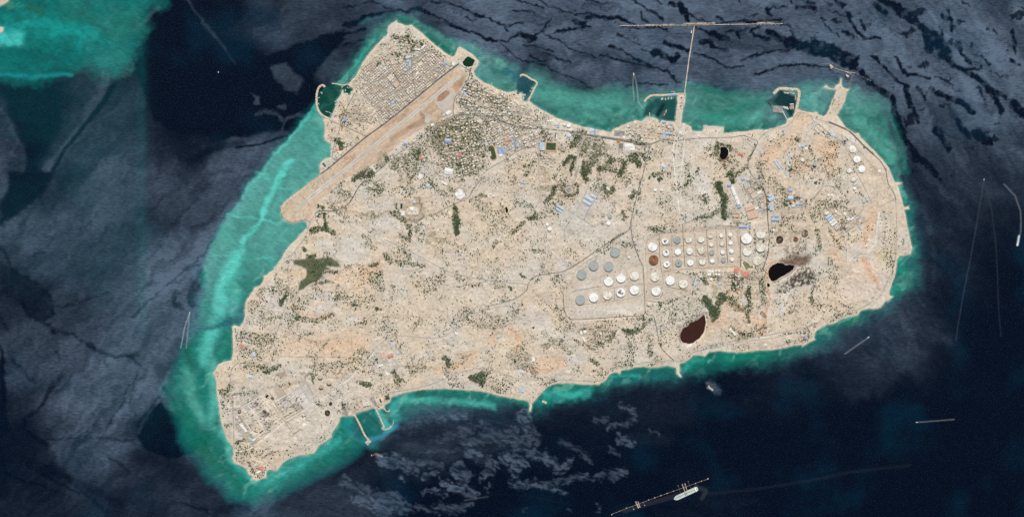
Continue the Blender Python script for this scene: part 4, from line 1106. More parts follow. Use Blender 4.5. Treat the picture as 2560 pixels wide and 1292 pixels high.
M = {}
for nm, rgb, kw in (
  ("asphalt", A(126,121,115), dict(var=.14, scale=.03, second=A(134,128,120), amount=.5)),
  ("asphalt_dark", A(98,91,86), dict(var=.14, scale=.03, second=A(106,98,92), amount=.45)),
  ("asphalt_pale", A(160,152,141), dict(var=.1, scale=.03, second=A(178,168,154), amount=.5)),
  ("dirt_track", A(233,226,212), dict(var=.07, scale=.02, second=A(214,198,178), amount=.4)),
  ("runway", A(207,200,185), dict(var=.07, scale=.012, second=A(196,187,170), amount=.45)),
  ("runway_centre", A(186,181,168), dict(var=.1, scale=.015, second=A(176,169,156), amount=.5)),
  ("apron", A(198,190,174), dict(var=.06, scale=.015, second=A(186,177,160), amount=.4)),
  ("concrete", A(205,197,184), dict(var=.09, scale=.04, second=A(184,174,160), amount=.4)),
  ("concrete_grey", A(166,162,154), dict(var=.12, scale=.04, second=A(140,136,130), amount=.5)),
  ("paint_white", A(238,236,228), dict(var=.03, scale=.05, rough=.6)),
  ("tank_white", A(244,243,236), dict(var=.05, scale=.05, rough=.6, second=A(222,216,200), amount=.4)),
  ("tank_worn", A(234,229,214), dict(var=.09, scale=.06, second=A(208,197,172), amount=.5)),
  ("tank_grey", A(166,173,168), dict(var=.05, scale=.03, second=A(154,160,154), amount=.4)),
  ("tank_sand", A(200,184,160), dict(var=.09, scale=.05, second=A(178,160,136), amount=.4)),
  ("tank_rust", A(146,98,70), dict(var=.12, scale=.04, second=A(120,76,52), amount=.5)),
  ("soot", A(52,44,40), dict(var=.3, scale=.06, second=A(96,76,62), amount=.45)),
  ("stain", A(96,78,66), dict(var=.35, scale=.09, second=A(168,150,128), amount=.55)),
  ("rust_dark", A(104,78,66), dict(var=.25, scale=.06, second=A(76,58,50), amount=.4)),
  ("shell_white", A(240,237,228), dict(var=.05, scale=.1)),
  ("steel", A(128,124,118), dict(var=.2, scale=.2, second=A(96,88,80), amount=.4)),
  ("pipe_dark", A(104,84,70), dict(var=.2, scale=.05)),
  ("rock", A(216,198,174), dict(var=.16, scale=.12, second=A(190,170,144), amount=.5)),
  ("rock_grey", A(196,184,166), dict(var=.18, scale=.12, second=A(160,146,128), amount=.5)),
  ("deck", A(190,178,162), dict(var=.18, scale=.05, second=A(154,140,124), amount=.5)),
  ("lake_black", A(8,5,6), dict(var=.2, scale=.02, rough=.55, spec=.05)),
  ("lake_brown", A(60,34,28), dict(var=.1, scale=.02, rough=.55, spec=.05)),
  ("lake_green", A(12,50,32), dict(var=.2, scale=.03, rough=.55, spec=.05)),
  ("pond_green", A(34,54,34), dict(var=.15, scale=.05, rough=.55, spec=.05)),
  ("turf", A(54,78,46), dict(var=.14, scale=.06, second=A(72,90,58), amount=.4)),
  ("turf_pale", A(112,122,78), dict(var=.12, scale=.06, second=A(136,138,96), amount=.4)),
  ("track_red", A(206,166,138), dict(var=.08, scale=.05)),
  ("bund", A(176,148,124), dict(var=.15, scale=.06, second=A(140,112,92), amount=.4)),
  ("bund_pale", A(222,208,186), dict(var=.1, scale=.06)),
  ("wall_sand", A(206,190,166), dict(var=.08, scale=.08)),
  ("roof_white", A(240,237,228), dict(var=.06, scale=.12, second=A(216,208,196), amount=.4)),
  ("roof_sand", A(226,215,195), dict(var=.10, scale=.12, second=A(196,178,154), amount=.45)),
  ("roof_tan", A(212,197,174), dict(var=.10, scale=.12, second=A(180,160,138), amount=.45)),
  ("roof_grey", A(206,202,194), dict(var=.10, scale=.12, second=A(164,160,154), amount=.45)),
  ("roof_pink", A(214,182,158), dict(var=.08, scale=.08, second=A(196,164,142), amount=.4)),
  ("roof_blue", A(138,166,204), dict(var=.06, scale=.05, rough=.5, second=A(156,178,206), amount=.4)),
  ("roof_pale_blue", A(176,196,212), dict(var=.06, scale=.05, rough=.5, second=A(192,206,214), amount=.4)),
  ("roof_red", A(212,148,124), dict(var=.08, scale=.06, second=A(204,124,104), amount=.4)),
  ("roof_green", A(186,196,178), dict(var=.08, scale=.06)),
  ("tile_dark", A(98,94,88), dict(var=.25, scale=.08, second=A(60,56,52), amount=.5)),
  ("leaf_dark", A(62,88,58), dict(var=.35, scale=.05, second=A(62,86,54), amount=.45)),
  ("leaf_mid", A(96,112,76), dict(var=.3, scale=.05, second=A(84,100,64), amount=.45)),
  ("leaf_dry", A(132,126,90), dict(var=.3, scale=.05, second=A(84,84,56), amount=.5)),
  ("bark", A(104,84,62), dict(var=.2, scale=.5)),
  ("ship_deck", A(196,210,200), dict(var=.05, scale=.06, second=A(184,196,188), amount=.3)),
  ("ship_hull", A(160,60,44), dict(var=.1, scale=.1)),
  ("ship_dark", A(60,66,70), dict(var=.15, scale=.1)),
  ("orange", A(206,120,66), dict(var=.1, scale=.1)),
  ("yellow", A(222,214,172), dict(var=.1, scale=.1)),
  ("path_grey", A(164,157,147), dict(var=.1, scale=.04, second=A(180,170,156), amount=.3))):
 M[nm] = mat(nm, rgb, **kw)


# ---------------------------------------------------------------- ribbons: roads, tracks, kerb banks
def resample(pts, step=2.2):
 """Catmull-Rom through the points, photo pixels"""
 if len(pts) == 2:
  out = []
  L = math.dist(pts[0], pts[1])
  n = max(1, int(L / step))
  return [(pts[0][0] + (pts[1][0] - pts[0][0]) * i / n, pts[0][1] + (pts[1][1] - pts[0][1]) * i / n) for i in range(n + 1)]
 p = [pts[0]] + list(pts) + [pts[-1]]
 out = []
 for i in range(1, len(p) - 2):
  a, b, c, d_ = p[i - 1], p[i], p[i + 1], p[i + 2]
  L = math.dist(b, c)
  n = max(1, int(L / step))
  k = .5 if L > 0 else 0
  for j in range(n):
   t = j / n
   q = []
   for u in (0,1):
    m1 = (c[u] - a[u]) * .5 * min(1, L / (math.dist(a, c) * .5 + 1e-6))
    m2 = (d_[u] - b[u]) * .5 * min(1, L / (math.dist(b, d_) * .5 + 1e-6))
    q.append((2 * t ** 3 - 3 * t * t + 1) * b[u] + (t ** 3 - 2 * t * t + t) * m1 + (-2 * t ** 3 + 3 * t * t) * c[u] + (t ** 3 - t * t) * m2)
   out.append(tuple(q))
 out.append(pts[-1])
 return out


def strip(pts, w, z_off, closed=False, thick=0.0, zfix=None, jitter=0.0, side=0.0):
 """a band w pixels wide following the ground; returns an MB in metres"""
 pts = resample(pts)
 mb = MB()
 n = len(pts)
 L, Rr = [],[]
 for i, (x, y) in enumerate(pts):
  a, b = pts[max(0, i - 1)], pts[min(n - 1, i + 1)]
  dx, dy = b[0] - a[0], b[1] - a[1]
  q = math.hypot(dx, dy) + 1e-9
  nx_, ny_ = -dy / q, dx / q
  hw = w / 2 * (1 + jitter * math.sin(i * 1.7) * .5 + jitter * (random.random() - .5))
  for lst, sg in ((L, 1),(Rr, -1)):
   xx, yy = x + nx_ * (hw * sg + side), y + ny_ * (hw * sg + side)
   z = (hgt(xx, yy) + z_off) if zfix is None else zfix
   lst.append(P(xx, yy, z))
 vs, fs = [],[]
 for i in range(n):
  vs += [L[i], Rr[i]]
 for i in range(n - 1):
  fs.append((2 * i, 2 * i + 1,2 * i + 3,2 * i + 2))
 if thick > 0:
  o = len(vs)
  k = 1.0
  for i in range(n):
   vs += [Vector((L[i].x, L[i].y, L[i].z - thick)), Vector((Rr[i].x, Rr[i].y, Rr[i].z - thick))]
  for i in range(n - 1):
   fs += [(2 * i + 2, o + 2 * i + 2, o + 2 * i, 2 * i),(2 * i + 1, o + 2 * i + 1, o + 2 * i + 3,2 * i + 3)]
  fs += [(0, o, o + 1,1),(2 * n - 2,2 * n - 1, o + 2 * n - 1, o + 2 * n - 2)]
 mb.add(vs, fs)
 return mb


ZR_ = [0.35]


def road(name, pts, w, m):
 ZR_[0] += .012
 o = strip(pts, w * 1.22, ZR_[0]).build(name, M[m])
 o["kind"] = "structure"
 return o


ROADS = [
 # airfield perimeter, coast and main roads
 ("road", [(1146,161),(1093,202),(1040,246),(1000,279),(962,309),(915,343),(870,380),(825,418),(800,436)],2.6, "asphalt_dark"),
 ("road", [(800,436),(755,470),(712,503),(703,518),(703,535),(712,548),(730,556),(750,552),(764,550),(775,556)],1.5, "asphalt"),
 ("road", ZA((1780,600),(1830,630),(1905,690),(1900,760),(1820,900),(1740,1000),(1720,1190)),1.7, "asphalt"),
 ("road", ZB((1890,80),(1800,130),(1700,180),(1600,270),(1490,355),(1300,490),(1100,660),(950,775)),1.8, "asphalt"),
 ("road", ZB((950,775),(900,830),(820,970),(740,1040),(650,1075),(520,1070),(460,1090)),2.4, "asphalt_dark"),
 ("road", ZB((460,1090),(400,1190),(370,1280)) + ZK((1000,130),(900,260),(850,350),(835,450),(850,600),(840,700),(800,820),(740,1000),(680,1170),(610,1280)) + ZJ((500,105),(370,105),(310,150),(290,220),(295,420),(315,600),(325,930)),1.9, "asphalt_pale"),
 ("road", ZC((130,660),(300,662),(500,680),(650,730),(850,795),(1100,805),(1350,830),(1600,870),(2000,930)) + ZD((370,1150),(490,1158),(600,1125),(720,1130)),2.8, "asphalt"),
 ("road", ZC((1350,840),(1600,880),(2000,945)) + ZD((370,1160),(490,1170)),2.6, "asphalt_dark"),
 ("road", ZD((720,1130),(900,1110),(1180,1100),(1290,1088),(1410,1135)),1.5, "asphalt"),
 ("road", ZL((740,115),(700,210),(640,320),(620,400),(650,490),(720,590),(780,660)),1.8, "asphalt"),
 ("road", ZL((780,660),(820,710),(850,850),(860,1060),(880,1290)) + ZF((235,720),(230,800),(210,870),(185,950)),2.0, "asphalt_dark"),
 ("road", ZE((150,920),(210,850),(320,800),(420,785),(500,730),(530,670),(570,635),(640,640),(700,680),(900,740)),1.5, "asphalt_pale"),
 ("road", ZE((880,730),(1000,780),(1100,830),(1250,980),(1350,1070)),3.2, "asphalt_dark"),
 ("road", ZE((1350,1070),(1430,1150),(1480,1240)) + ZF((1345,0),(1370,150),(1425,240),(1440,300)),2.2, "asphalt"),
 ("road", ZF((1440,300),(1447,500),(1440,830),(1425,930),(1350,1100),(1290,1220)) + ZG((2100,440),(2000,500),(1930,522),(1880,505),(1850,450),(1790,405),(1720,415),(1640,540),(1590,630)),1.4, "asphalt_pale"),
 ("road", ZG((1590,630),(1540,660),(1400,720),(1150,790),(900,820),(600,880),(370,930),(320,980),(280,1012),(220,1022),(130,1010),(0,1025)) + ZH((1450,712),(1250,750),(1100,765),(1050,800),(1000,880),(930,915),(650,905),(300,905),(0,870)) + ZI((1500,625),(1400,595),(1280,580),(1100,620),(850,720),(600,775),(350,805)),1.3, "path_grey"),
 ("road", ZI((0,730),(100,665),(200,590),(290,480),(350,400),(430,330),(500,292),(560,283),(700,292),(860,305),(960,290),(1050,230),(1120,150),(1180,100),(1300,70),(1400,40),(1560,10)),1.5, "asphalt_pale"),
 ("road", ZM((960,1240),(1230,1170),(1350,1090),(1370,1030),(1400,985),(1460,945),(1700,905),(1824,840)) + ZO((100,450),(250,350),(450,215),(640,100),(715,40)),1.9, "asphalt"),
 ("road", [(1627,360),(1621,380),(1606,442),(1596,475),(1587.5,508),(1579,545),(1577,560),(1580,590),(1584,608),(1598,646),(1608,668)],2.4, "asphalt"),
 ("road", ZO((840,440),(848,600),(855,760),(858,880)),1.5, "asphalt"),
 ("road", ZO((860,880),(845,915),(800,925),(600,935),(120,962),(60,910),(35,800),(30,700),(0,675)),1.4, "asphalt_dark"),
 ("road", ZO((860,880),(880,915),(940,928),(960,980),(980,1080),(1000,1180),(1030,1260)) + ZH((1740,690)),1.5, "asphalt_dark"),
 ("road", [(1687,343),(1683,370),(1683,399),(1690,455),(1695,500),(1699,535)],2.0, "dirt_track"),("road", [(1709,312),(1712,345),(1708,389),(1702,436),(1702,492)],1.5, "dirt_track"),("road", [(1711,240),(1705,300),(1697,350)],.9, "asphalt_pale"),
 ("road", ZB((1560,350),(1640,450),(1680,600),(1740,850),(1800,1050)),1.2, "path_grey"),("road", ZM((440,390),(580,310),(800,205),(840,140),(900,60),(960,0)),1.6, "asphalt"),
 ("road", ZC((430,1290),(540,1200),(700,1110),(800,1040),(950,985),(1020,1010)),1.1, "asphalt"),("road", ZC((1065,825),(1040,900),(1028,1000),(1030,1290)) + ZM((1480,200),(1440,300),(1330,400)),1.4, "path_grey"),
 ("road", ZC((140,670),(130,900),(140,1000)),0.9, "asphalt_pale"),("road", ZC((475,690),(440,800),(410,930),(470,1060),(530,1170)),1.2, "asphalt"),("road", ZC((0,1060),(130,1160),(200,1220)),1.0, "asphalt_pale"),
 ("road", ZC((600,1020),(760,920),(960,830)),.9, "asphalt_pale"),("road", ZC((1500,870),(1430,1070),(1410,1290)) + ZP((860,600),(800,860),(720,950)),2.6, "path_grey"),
 ("road", ZP((650,360),(520,560),(340,820),(320,920)),1.3, "dirt_track"),("road", ZP((650,355),(760,400),(850,370)),1.3, "dirt_track"),("road", ZP((900,90),(780,280),(730,360)),1.0, "dirt_track"),
 ("road", ZN((750,410),(900,300),(1060,258)),1.0, "asphalt_pale"),("road", ZN((230,370),(380,400),(380,440),(300,640),(215,780)),1.2, "path_grey"),("road", ZN((380,400),(500,370),(600,400)),1.6, "path_grey"),
 ("road", ZN((185,830),(100,780)),1.3, "path_grey"),("road", ZN((220,850),(330,920),(470,1010)),1.6, "path_grey"),("road", ZN((160,870),(60,1050),(75,1190)),1.5, "path_grey"),("road", ZN((140,860),(40,920)),1.2, "path_grey"),
 ("road", ZN((500,600),(400,740),(320,900)),.9, "asphalt"),("road", ZN((440,515),(510,550),(500,600)),.9, "path_grey"),("road", ZN((0,1020),(60,1050)),1.2, "path_grey"),
 ("road", ZL((1210,40),(1190,110),(1230,180),(1265,260),(1235,320),(1265,400),(1240,450),(1200,510),(1230,580),(1245,680)),1.1, "path_grey"),("road", ZL((1570,490),(1520,600),(1500,680),(1440,760),(1375,840)),1.8, "asphalt_pale"),
 ("road", ZL((1520,680),(1580,720),(1700,740)) + ZF((900,270),(1010,320)),.9, "path_grey"),("road", ZF((730,380),(690,350),(650,320)),.9, "path_grey"),("road", ZF((860,180),(750,180),(640,310)),1.4, "asphalt_pale"),
 ("road", ZL((540,50),(565,110),(550,210)),1.6, "path_grey"),("road", ZL((570,90),(690,200)),.9, "path_grey"),("road", ZL((880,960),(1000,965),(1200,970)),.9, "path_grey"),
 ("road", ZA((590,930),(520,1060),(420,1290)),1.6, "asphalt"),("road", ZB((720,170),(680,300),(640,420),(625,520)),1.4, "asphalt"),("road", ZB((600,130),(720,180),(860,240),(980,300)),1.4, "asphalt"),("road", ZB((630,520),(660,545),(700,530)),.9, "asphalt_dark"),
 ("road", ZA((1240,540),(1250,680),(1265,800),(1290,980)),1.5, "asphalt"),("road", ZA((1250,570),(1340,510),(1450,450),(1560,540),(1690,640)),1.1, "asphalt"),("road", ZA((1250,640),(1130,730),(1060,790)),1.0, "asphalt"),("road", ZA((1250,620),(1330,580),(1400,620),(1540,700)),.9, "asphalt_pale"),
 ("road", ZA((950,750),(1020,700),(1110,840),(1050,880),(960,760)),1.3, "tile_dark"),("road", ZA((860,930),(1020,840)),.8, "asphalt_pale"),("road", ZA((1300,640),(1420,760),(1500,820)),.8, "asphalt_pale"),("road", ZA((600,930),(720,1000),(880,1150),(960,1240)),.9, "asphalt_pale"),
 ("road", ZA((1130,880),(1180,980)),.8, "asphalt_pale"),("road", ZA((1000,620),(1140,590),(1220,540)),.9, "asphalt_pale"),
 ("road", ZF((1130,350),(1130,390),(1090,440),(1010,500),(960,550)),1.6, "path_grey"),("road", ZF((910,80),(1000,60),(1100,280),(1200,340)),.9, "path_grey"),("road", ZF((1040,0),(1130,160),(1210,330)),1.4, "asphalt_pale"),("road", ZF((800,500),(920,650),(965,730),(970,900)),.9, "path_grey"),
 ("road", ZE((1060,1000),(1170,1200),(1180,1290)),.9, "path_grey"),("road", ZE((700,690),(820,800),(1000,920),(1060,990)),1.3, "path_grey"),
 ("road", ZG((930,170),(860,200),(810,260)),1.4, "asphalt_pale"),("road", ZG((820,165),(930,170),(1040,150)),.9, "asphalt_pale"),("road", ZG((1040,340),(1100,400),(1190,410),(1240,380),(1220,340)),1.0, "dirt_track"),("road", ZG((1100,640),(1110,480),(1060,330)),.8, "dirt_track"),
 # refinery streets
 ("road", ZR((600,320),(690,440),(780,560),(900,770),(1010,980)),1.8, "dirt_track"),("road", ZR((240,500),(420,385),(620,270),(1000,45)),1.7, "dirt_track"),("road", ZR((260,620),(420,800),(560,1010)),1.2, "path_grey"),("road", ZR((1180,230),(1330,430),(1470,640),(1580,720)),1.8, "dirt_track"),
 ("road", ZR((880,1230),(1250,960),(1490,740)),1.6, "dirt_track"),("road", ZR((1570,700),(1800,560),(2180,340)),1.8, "dirt_track"),("road", ZR((760,560),(960,430),(1230,250),(1680,0)),1.3, "dirt_track"),("road", ZR((900,780),(1130,660),(1260,620)),1.2, "dirt_track"),("road", ZR((480,720),(640,640),(760,570)),1.2, "dirt_track"),
 ("road", ZR((560,760),(640,900),(780,1100)),1.1, "dirt_track"),("road", ZR((1760,0),(1900,260),(1980,380)),1.3, "dirt_track"),("road", ZR((1290,250),(1560,640)),.9, "asphalt_pale"),
 # housing streets
 ("road", ZC((200,520),(320,590),(480,650)),.8, "asphalt_pale"),("road", ZC((230,400),(460,520),(620,590),(820,640),(1050,690)),.9, "asphalt_pale"),("road", ZC((660,480),(640,600),(620,720)),.8, "asphalt_pale"),("road", ZC((840,580),(820,680),(800,770)),.8, "asphalt_pale"),("road", ZC((210,690),(205,880),(330,890)),.8, "asphalt_pale"),("road", ZC((640,770),(560,900),(580,1000),(900,860)),.8, "asphalt_pale"),
 ("road", ZC((0,880),(200,900)),.8, "asphalt_pale"),("road", ZC((1030,1130),(1200,1130)),.8, "asphalt_pale"),("road", ZC((760,790),(830,900),(790,980)),.8, "asphalt_pale"),("road", ZB((1480,360),(1500,480),(1540,560),(1640,560)),.9, "path_grey"),("road", ZB((1640,560),(1460,730),(1330,790)),.9, "path_grey"),("road", ZB((1600,290),(1740,340),(1900,520)),.9, "path_grey"),
 ("road", ZA((640,900),(760,830),(950,750)),.8, "asphalt_pale"),("road", ZA((800,1090),(1000,960),(1160,880)),.7, "asphalt_pale"),("road", ZA((700,1000),(900,850)),.7, "asphalt_pale"),("road", ZA((1270,850),(1400,760),(1560,640)),.7, "asphalt_pale"),("road", ZA((560,800),(700,620),(820,500),(960,400),(1120,300)),.8, "dirt_track"),
 # dirt tracks
 ("dirt_track", ZM((0,600),(300,742),(600,902),(800,957),(1100,1002),(1370,1027)),1.4, "path_grey"),("dirt_track", ZK((1560,120),(1620,300),(1600,350),(1390,465),(1250,500),(1050,570),(940,660),(860,640)),1.0, "dirt_track"),
 ("dirt_track", ZK((1000,1022),(1300,1025),(1700,1028)),.6, "dirt_track"),("dirt_track", ZK((1460,770),(1680,870),(1690,960)),.8, "dirt_track"),("dirt_track", ZK((900,240),(780,360),(700,500),(620,700),(560,800),(500,880),(440,1090),(330,1270)),.9, "dirt_track"),
 ("dirt_track", ZM((1440,340),(1530,480),(1580,680),(1680,800)),.9, "dirt_track"),("dirt_track", ZM((860,1060),(900,1160),(1020,1230)),.7, "dirt_track"),("dirt_track", ZI((880,440),(1000,290)),.7, "dirt_track"),("dirt_track", ZI((1280,570),(1400,490),(1560,390),(1640,350),(1850,350),(1860,320),(1800,300)),.8, "dirt_track"),
 ("dirt_track", ZJ((420,620),(500,560),(660,370)),.7, "dirt_track"),("dirt_track", ZJ((320,570),(640,375),(940,190)),.8, "dirt_track"),("dirt_track", ZJ((330,935),(440,930),(620,820),(820,650),(1060,510),(1330,330),(1500,170),(1660,0)),1.3, "dirt_track"),("dirt_track", ZJ((480,520),(560,650),(660,780)),.9, "dirt_track"),
 ("dirt_track", ZJ((650,370),(740,520),(830,650),(900,760),(960,860)),.9, "path_grey"),("dirt_track", ZJ((820,870),(940,905),(1080,850),(1200,720),(1280,540),(1340,430),(1420,370),(1650,390),(1900,360)),1.1, "dirt_track"),("dirt_track", ZJ((560,650),(740,520),(890,420)),.8, "dirt_track"),
 ("dirt_track", ZJ((1100,500),(1200,690)),.7, "dirt_track"),("dirt_track", ZJ((1500,230),(1510,330),(1540,400)),.8, "dirt_track"),("dirt_track", ZN((1140,235),(1300,170),(1460,90)),.6, "dirt_track"),("dirt_track", ZN((1140,395),(1300,430),(1420,440)),.9, "dirt_track"),
 ("dirt_track", ZO((0,210),(300,110),(500,0)),.8, "dirt_track"),("dirt_track", ZO((830,180),(1000,90),(1230,10)),.9, "dirt_track"),("dirt_track", ZN((480,1000),(520,800),(640,620)),.7, "dirt_track"),("dirt_track", ZH((900,595),(1200,500),(1400,380),(1520,240)),1.1, "dirt_track"),
 ("dirt_track", ZH((440,300),(580,480),(640,480),(700,500)),.7, "dirt_track"),("dirt_track", ZH((1750,700),(1780,790),(1820,870)),1.4, "dirt_track"),("dirt_track", ZQ((130,700),(160,400),(200,320)),.9, "dirt_track"),("dirt_track", ZG((1590,640),(1420,700),(1100,760),(700,830)),1.2, "path_grey"),
 ("dirt_track", ZG((1650,120),(1560,260),(1330,320),(1260,430)),.9, "dirt_track"),("dirt_track", ZF((1150,820),(1300,760),(1200,900),(1350,1060)),1.2, "dirt_track"),("dirt_track", ZF((970,890),(1140,820),(1240,720),(1270,500),(1300,390)),1.5, "dirt_track"),("dirt_track", ZC((1200,1290),(1330,1070)),1.0, "dirt_track"),
 ("dirt_track", ZD((0,1010),(160,1060)),.6, "dirt_track"),("dirt_track", ZE((440,740),(540,640)),1, "dirt_track"),("dirt_track", ZI((1700,660),(1780,830),(1830,700)),.8, "dirt_track"),("dirt_track", ZI((200,820),(250,830),(340,930),(400,1080)),1.2, "dirt_track"),
 ("dirt_track", ZB((530,1080),(700,1140),(900,1200),(970,1290)),1.0, "dirt_track"),("dirt_track", ZB((910,880),(960,980),(1080,1010)),.7, "dirt_track"),("dirt_track", ZH((380,1000),(260,1090)),.8, "dirt_track"),("dirt_track", ZH((20,200),(60,60)),.6, "dirt_track")]
for r_ in ROADS:
 road(*r_)


def sheet(name, poly, z, m, kind="structure", label=None, cat=None):
 pts = [P(x, y) for x, y in poly]
 mb = MB()
 mb.prism([(p.x, p.y) for p in pts], z - 1.2, z)
 o = mb.build(name, M[m])
 return tag(o, label, cat, None, kind)


def rect(cx, cy, w, h, ang):
 """corner points in photo pixels; ang in degrees, measured clockwise on the picture"""
 c, s = math.cos(R(ang)), math.sin(R(ang))
 return [(cx + x * c - y * s, cy + x * s + y * c) for x, y in ((-w / 2,-h / 2),(w / 2,-h / 2),(w / 2, h / 2),(-w / 2, h / 2))]


# runway and its markings
Ra, Rb = (738,525.5),(1151,189)
rdx, rdy = (Rb[0] - Ra[0]) / 532.7,(Rb[1] - Ra[1]) / 532.7
RANG = math.degrees(math.atan2(rdy, rdx))


def along(t, off=0.0):
 return (Ra[0] + rdx * t - rdy * off, Ra[1] + rdy * t + rdx * off)


sheet("runway", [along(0,-4.4), along(532,-4.4), along(532,4.4), along(0,4.4)],4.6, "runway")
sheet("runway_strip", [along(14,-1.6), along(522,-1.6), along(522,1.6), along(14,1.6)],4.9, "runway_centre")
for t, l in ((70,14),(40,9)):
 for off in (-2.6,2.6):
  sheet("runway_marking", [along(t, off - .7), along(t + l, off - .7), along(t + l, off + .7), along(t, off + .7)],5.2, "paint_white")
for k in range(14):
 t = 110 + k * 30
 sheet("runway_marking", [along(t, -.15), along(t + 14,-.15), along(t + 14,.15), along(t, .15)],5.2, "paint_white")
sheet("runway_pad", rect(742,522,12,9, RANG),4.75, "apron")
for nm, pl, z_, m_ in (("apron", ZA((1700,880),(1750,950),(1728,1010),(1700,1080),(1640,1180),(1560,1100),(1510,1040),(1600,1030),(1690,940)),4.45, "apron"),("apron", ZA((1400,1190),(1450,1180),(1480,1230),(1430,1290),(1390,1270)),4.4, "apron")):
 sheet(nm, pl, z_, m_)
for pts, w in ((ZA((1640,870),(1690,890),(1720,920)),3),(ZA((1500,1020),(1530,1060),(1600,1150)),3),(ZA((1340,1130),(1400,1190)),2.4),(ZB((520,940),(640,850),(770,745)),1.0),(ZB((420,1160),(480,1000),(500,940),(600,870)),.8),(ZB((700,770),(900,640),(1240,360),(1330,335)),.8)):
 road("taxiway", pts, w, "apron")
for a_, b_ in (((860,210),(900,250)),((525,720),(555,770)),((290,900),(340,950)),((370,990),(410,1030)),((590,820),(650,880)),((810,490),(850,530))):
 road("drain", ZB(a_, b_),.8, "bund")

# the spiral hill
for k_, (rad_, hh_) in enumerate(((13.5,3),(10.0,6),(7.0,9))):
 mb = MB()
 q = [(rad_ * S * math.cos(t * .3), rad_ * S * .92 * math.sin(t * .3)) for t in range(21)]
 mb.prism(q, -8, hh_)
 if k_ == 0:
  hill_ = empty("monument_hill", 1423,475, None, "terraced spiral hill at the foot of the long avenue", "hill monument")
 mb.build("terrace", M["concrete_grey" if k_ == 2 else "bund" if k_ == 0 else "apron"], hill_)
# lakes and ponds
for nm, pl, m_, grow in (("oil_lake", LAKE_B, "lake_black", 3),("oil_lake", LAKE_S, "lake_black", 3),("red_lake", LAKE_R, "lake_brown", 3),("dark_lake", LAKE_N, "lake_black", 3),("lagoon", ISLAND_WATER[0], "lake_green", 4)):
 cx_ = sum(p[0] for p in pl) / len(pl)
 cy_ = sum(p[1] for p in pl) / len(pl)
 big = [(cx_ + (x - cx_) * (1 + grow / 30), cy_ + (y - cy_) * (1 + grow / 30)) for x, y in pl]
 pts = [P(x, y) for x, y in big]
 mb = MB()
 mb.prism([(p.x, p.y) for p in pts],.4,3.0)
 o = mb.build(nm, M[m_])
 o["kind"] = "structure"
if False:
 pass


def stadium(cx, cy, w, h, ang, n=8):
 """running-track outline"""
 pts = []
 for k in range(n + 1):
  t = math.pi * k / n
  pts.append((w / 2 * math.cos(t),-(h / 2 - w / 2) - w / 2 * math.sin(t)))
 for k in range(n + 1):
  t = math.pi + math.pi * k / n
  pts.append((w / 2 * math.cos(t),(h / 2 - w / 2) - w / 2 * math.sin(t)))
 c, s = math.cos(R(ang)), math.sin(R(ang))
 return [(cx + x * c - y * s, cy + x * s + y * c) for x, y in pts]


def field(label, outer, om, inner, im, hz=.7):
 cx_ = sum(p[0] for p in outer) / len(outer)
 cy_ = sum(p[1] for p in outer) / len(outer)
 z = max(hgt(x, y) for x, y in outer) + .5
 e = empty("sports_ground", cx_, cy_, z, label, "sports ground")
 for nm, pl, dz, m_ in (("surround", outer, 0, om),("pitch", inner, .5, im)):
  mb = MB()
  q = [P(x, y) - e.location for x, y in pl]
  mb.prism([(p.x, p.y) for p in q],-6, dz)
  mb.build(nm, M[m_], e)


field("oval running track with dark green infield beside the blue-roofed halls", stadium(1230.5,382,19,40,-15), "track_red", stadium(1230.5,382,15,36,-15), "turf")
field("dark rectangular pitch beside the pale gymnasium south of the main road", rect(1377,367,31,24,3), "track_red", rect(1377.5,366.5,24,18,3), "turf")
field("pale green eight-cornered pitch between the white tanks and the oil lake", ZG((832,60),(860,38),(945,95),(950,115),(900,146),(870,140),(830,85)), "dirt_track", ZG((837,64),(860,46),(940,98),(944,112),(900,140),(872,134)), "turf_pale")
for pl, lb in ((rect(1818,729,5,9,0), "small dark green court inside the village east of the reed bed"),(rect(941.5,898,8,5.5,-18), "small dark green pitch at the top of the walled school yard by the highway"),(rect(952.5,936.5,9,6,28), "small dark green pitch at the foot of the walled school yard"),
 (rect(1976,425,12,7,-38), "dark green court between blue roofs on the eastern hill"),(rect(1288,902.5,7,9,0), "dark green square court at the corner of the sandy orchard plots")):
 field(lb, [(sum(p[0] for p in pl) / 4 + (x - sum(p[0] for p in pl) / 4) * 1.15, sum(p[1] for p in pl) / 4 + (y - sum(p[1] for p in pl) / 4) * 1.15) for x, y in pl], "dirt_track", pl, "turf")


def pond(label, pl, m_):
 cx_ = sum(p[0] for p in pl) / len(pl)
 cy_ = sum(p[1] for p in pl) / len(pl)
 z = max(hgt(x, y) for x, y in pl) + .6
 e = empty("lined_pond", cx_, cy_, z, label, "pond")
 q = [P(x, y) - e.location for x, y in pl]
 mb = MB()
 k = 1.12
 mb.prism([(p.x * k, p.y * k) for p in q],-6,0)
 mb.build("bank", M["bund_pale"], e)
 mb = MB()
 mb.prism([(p.x, p.y) for p in q],-2,.5)
 mb.build("liquid", M[m_], e)


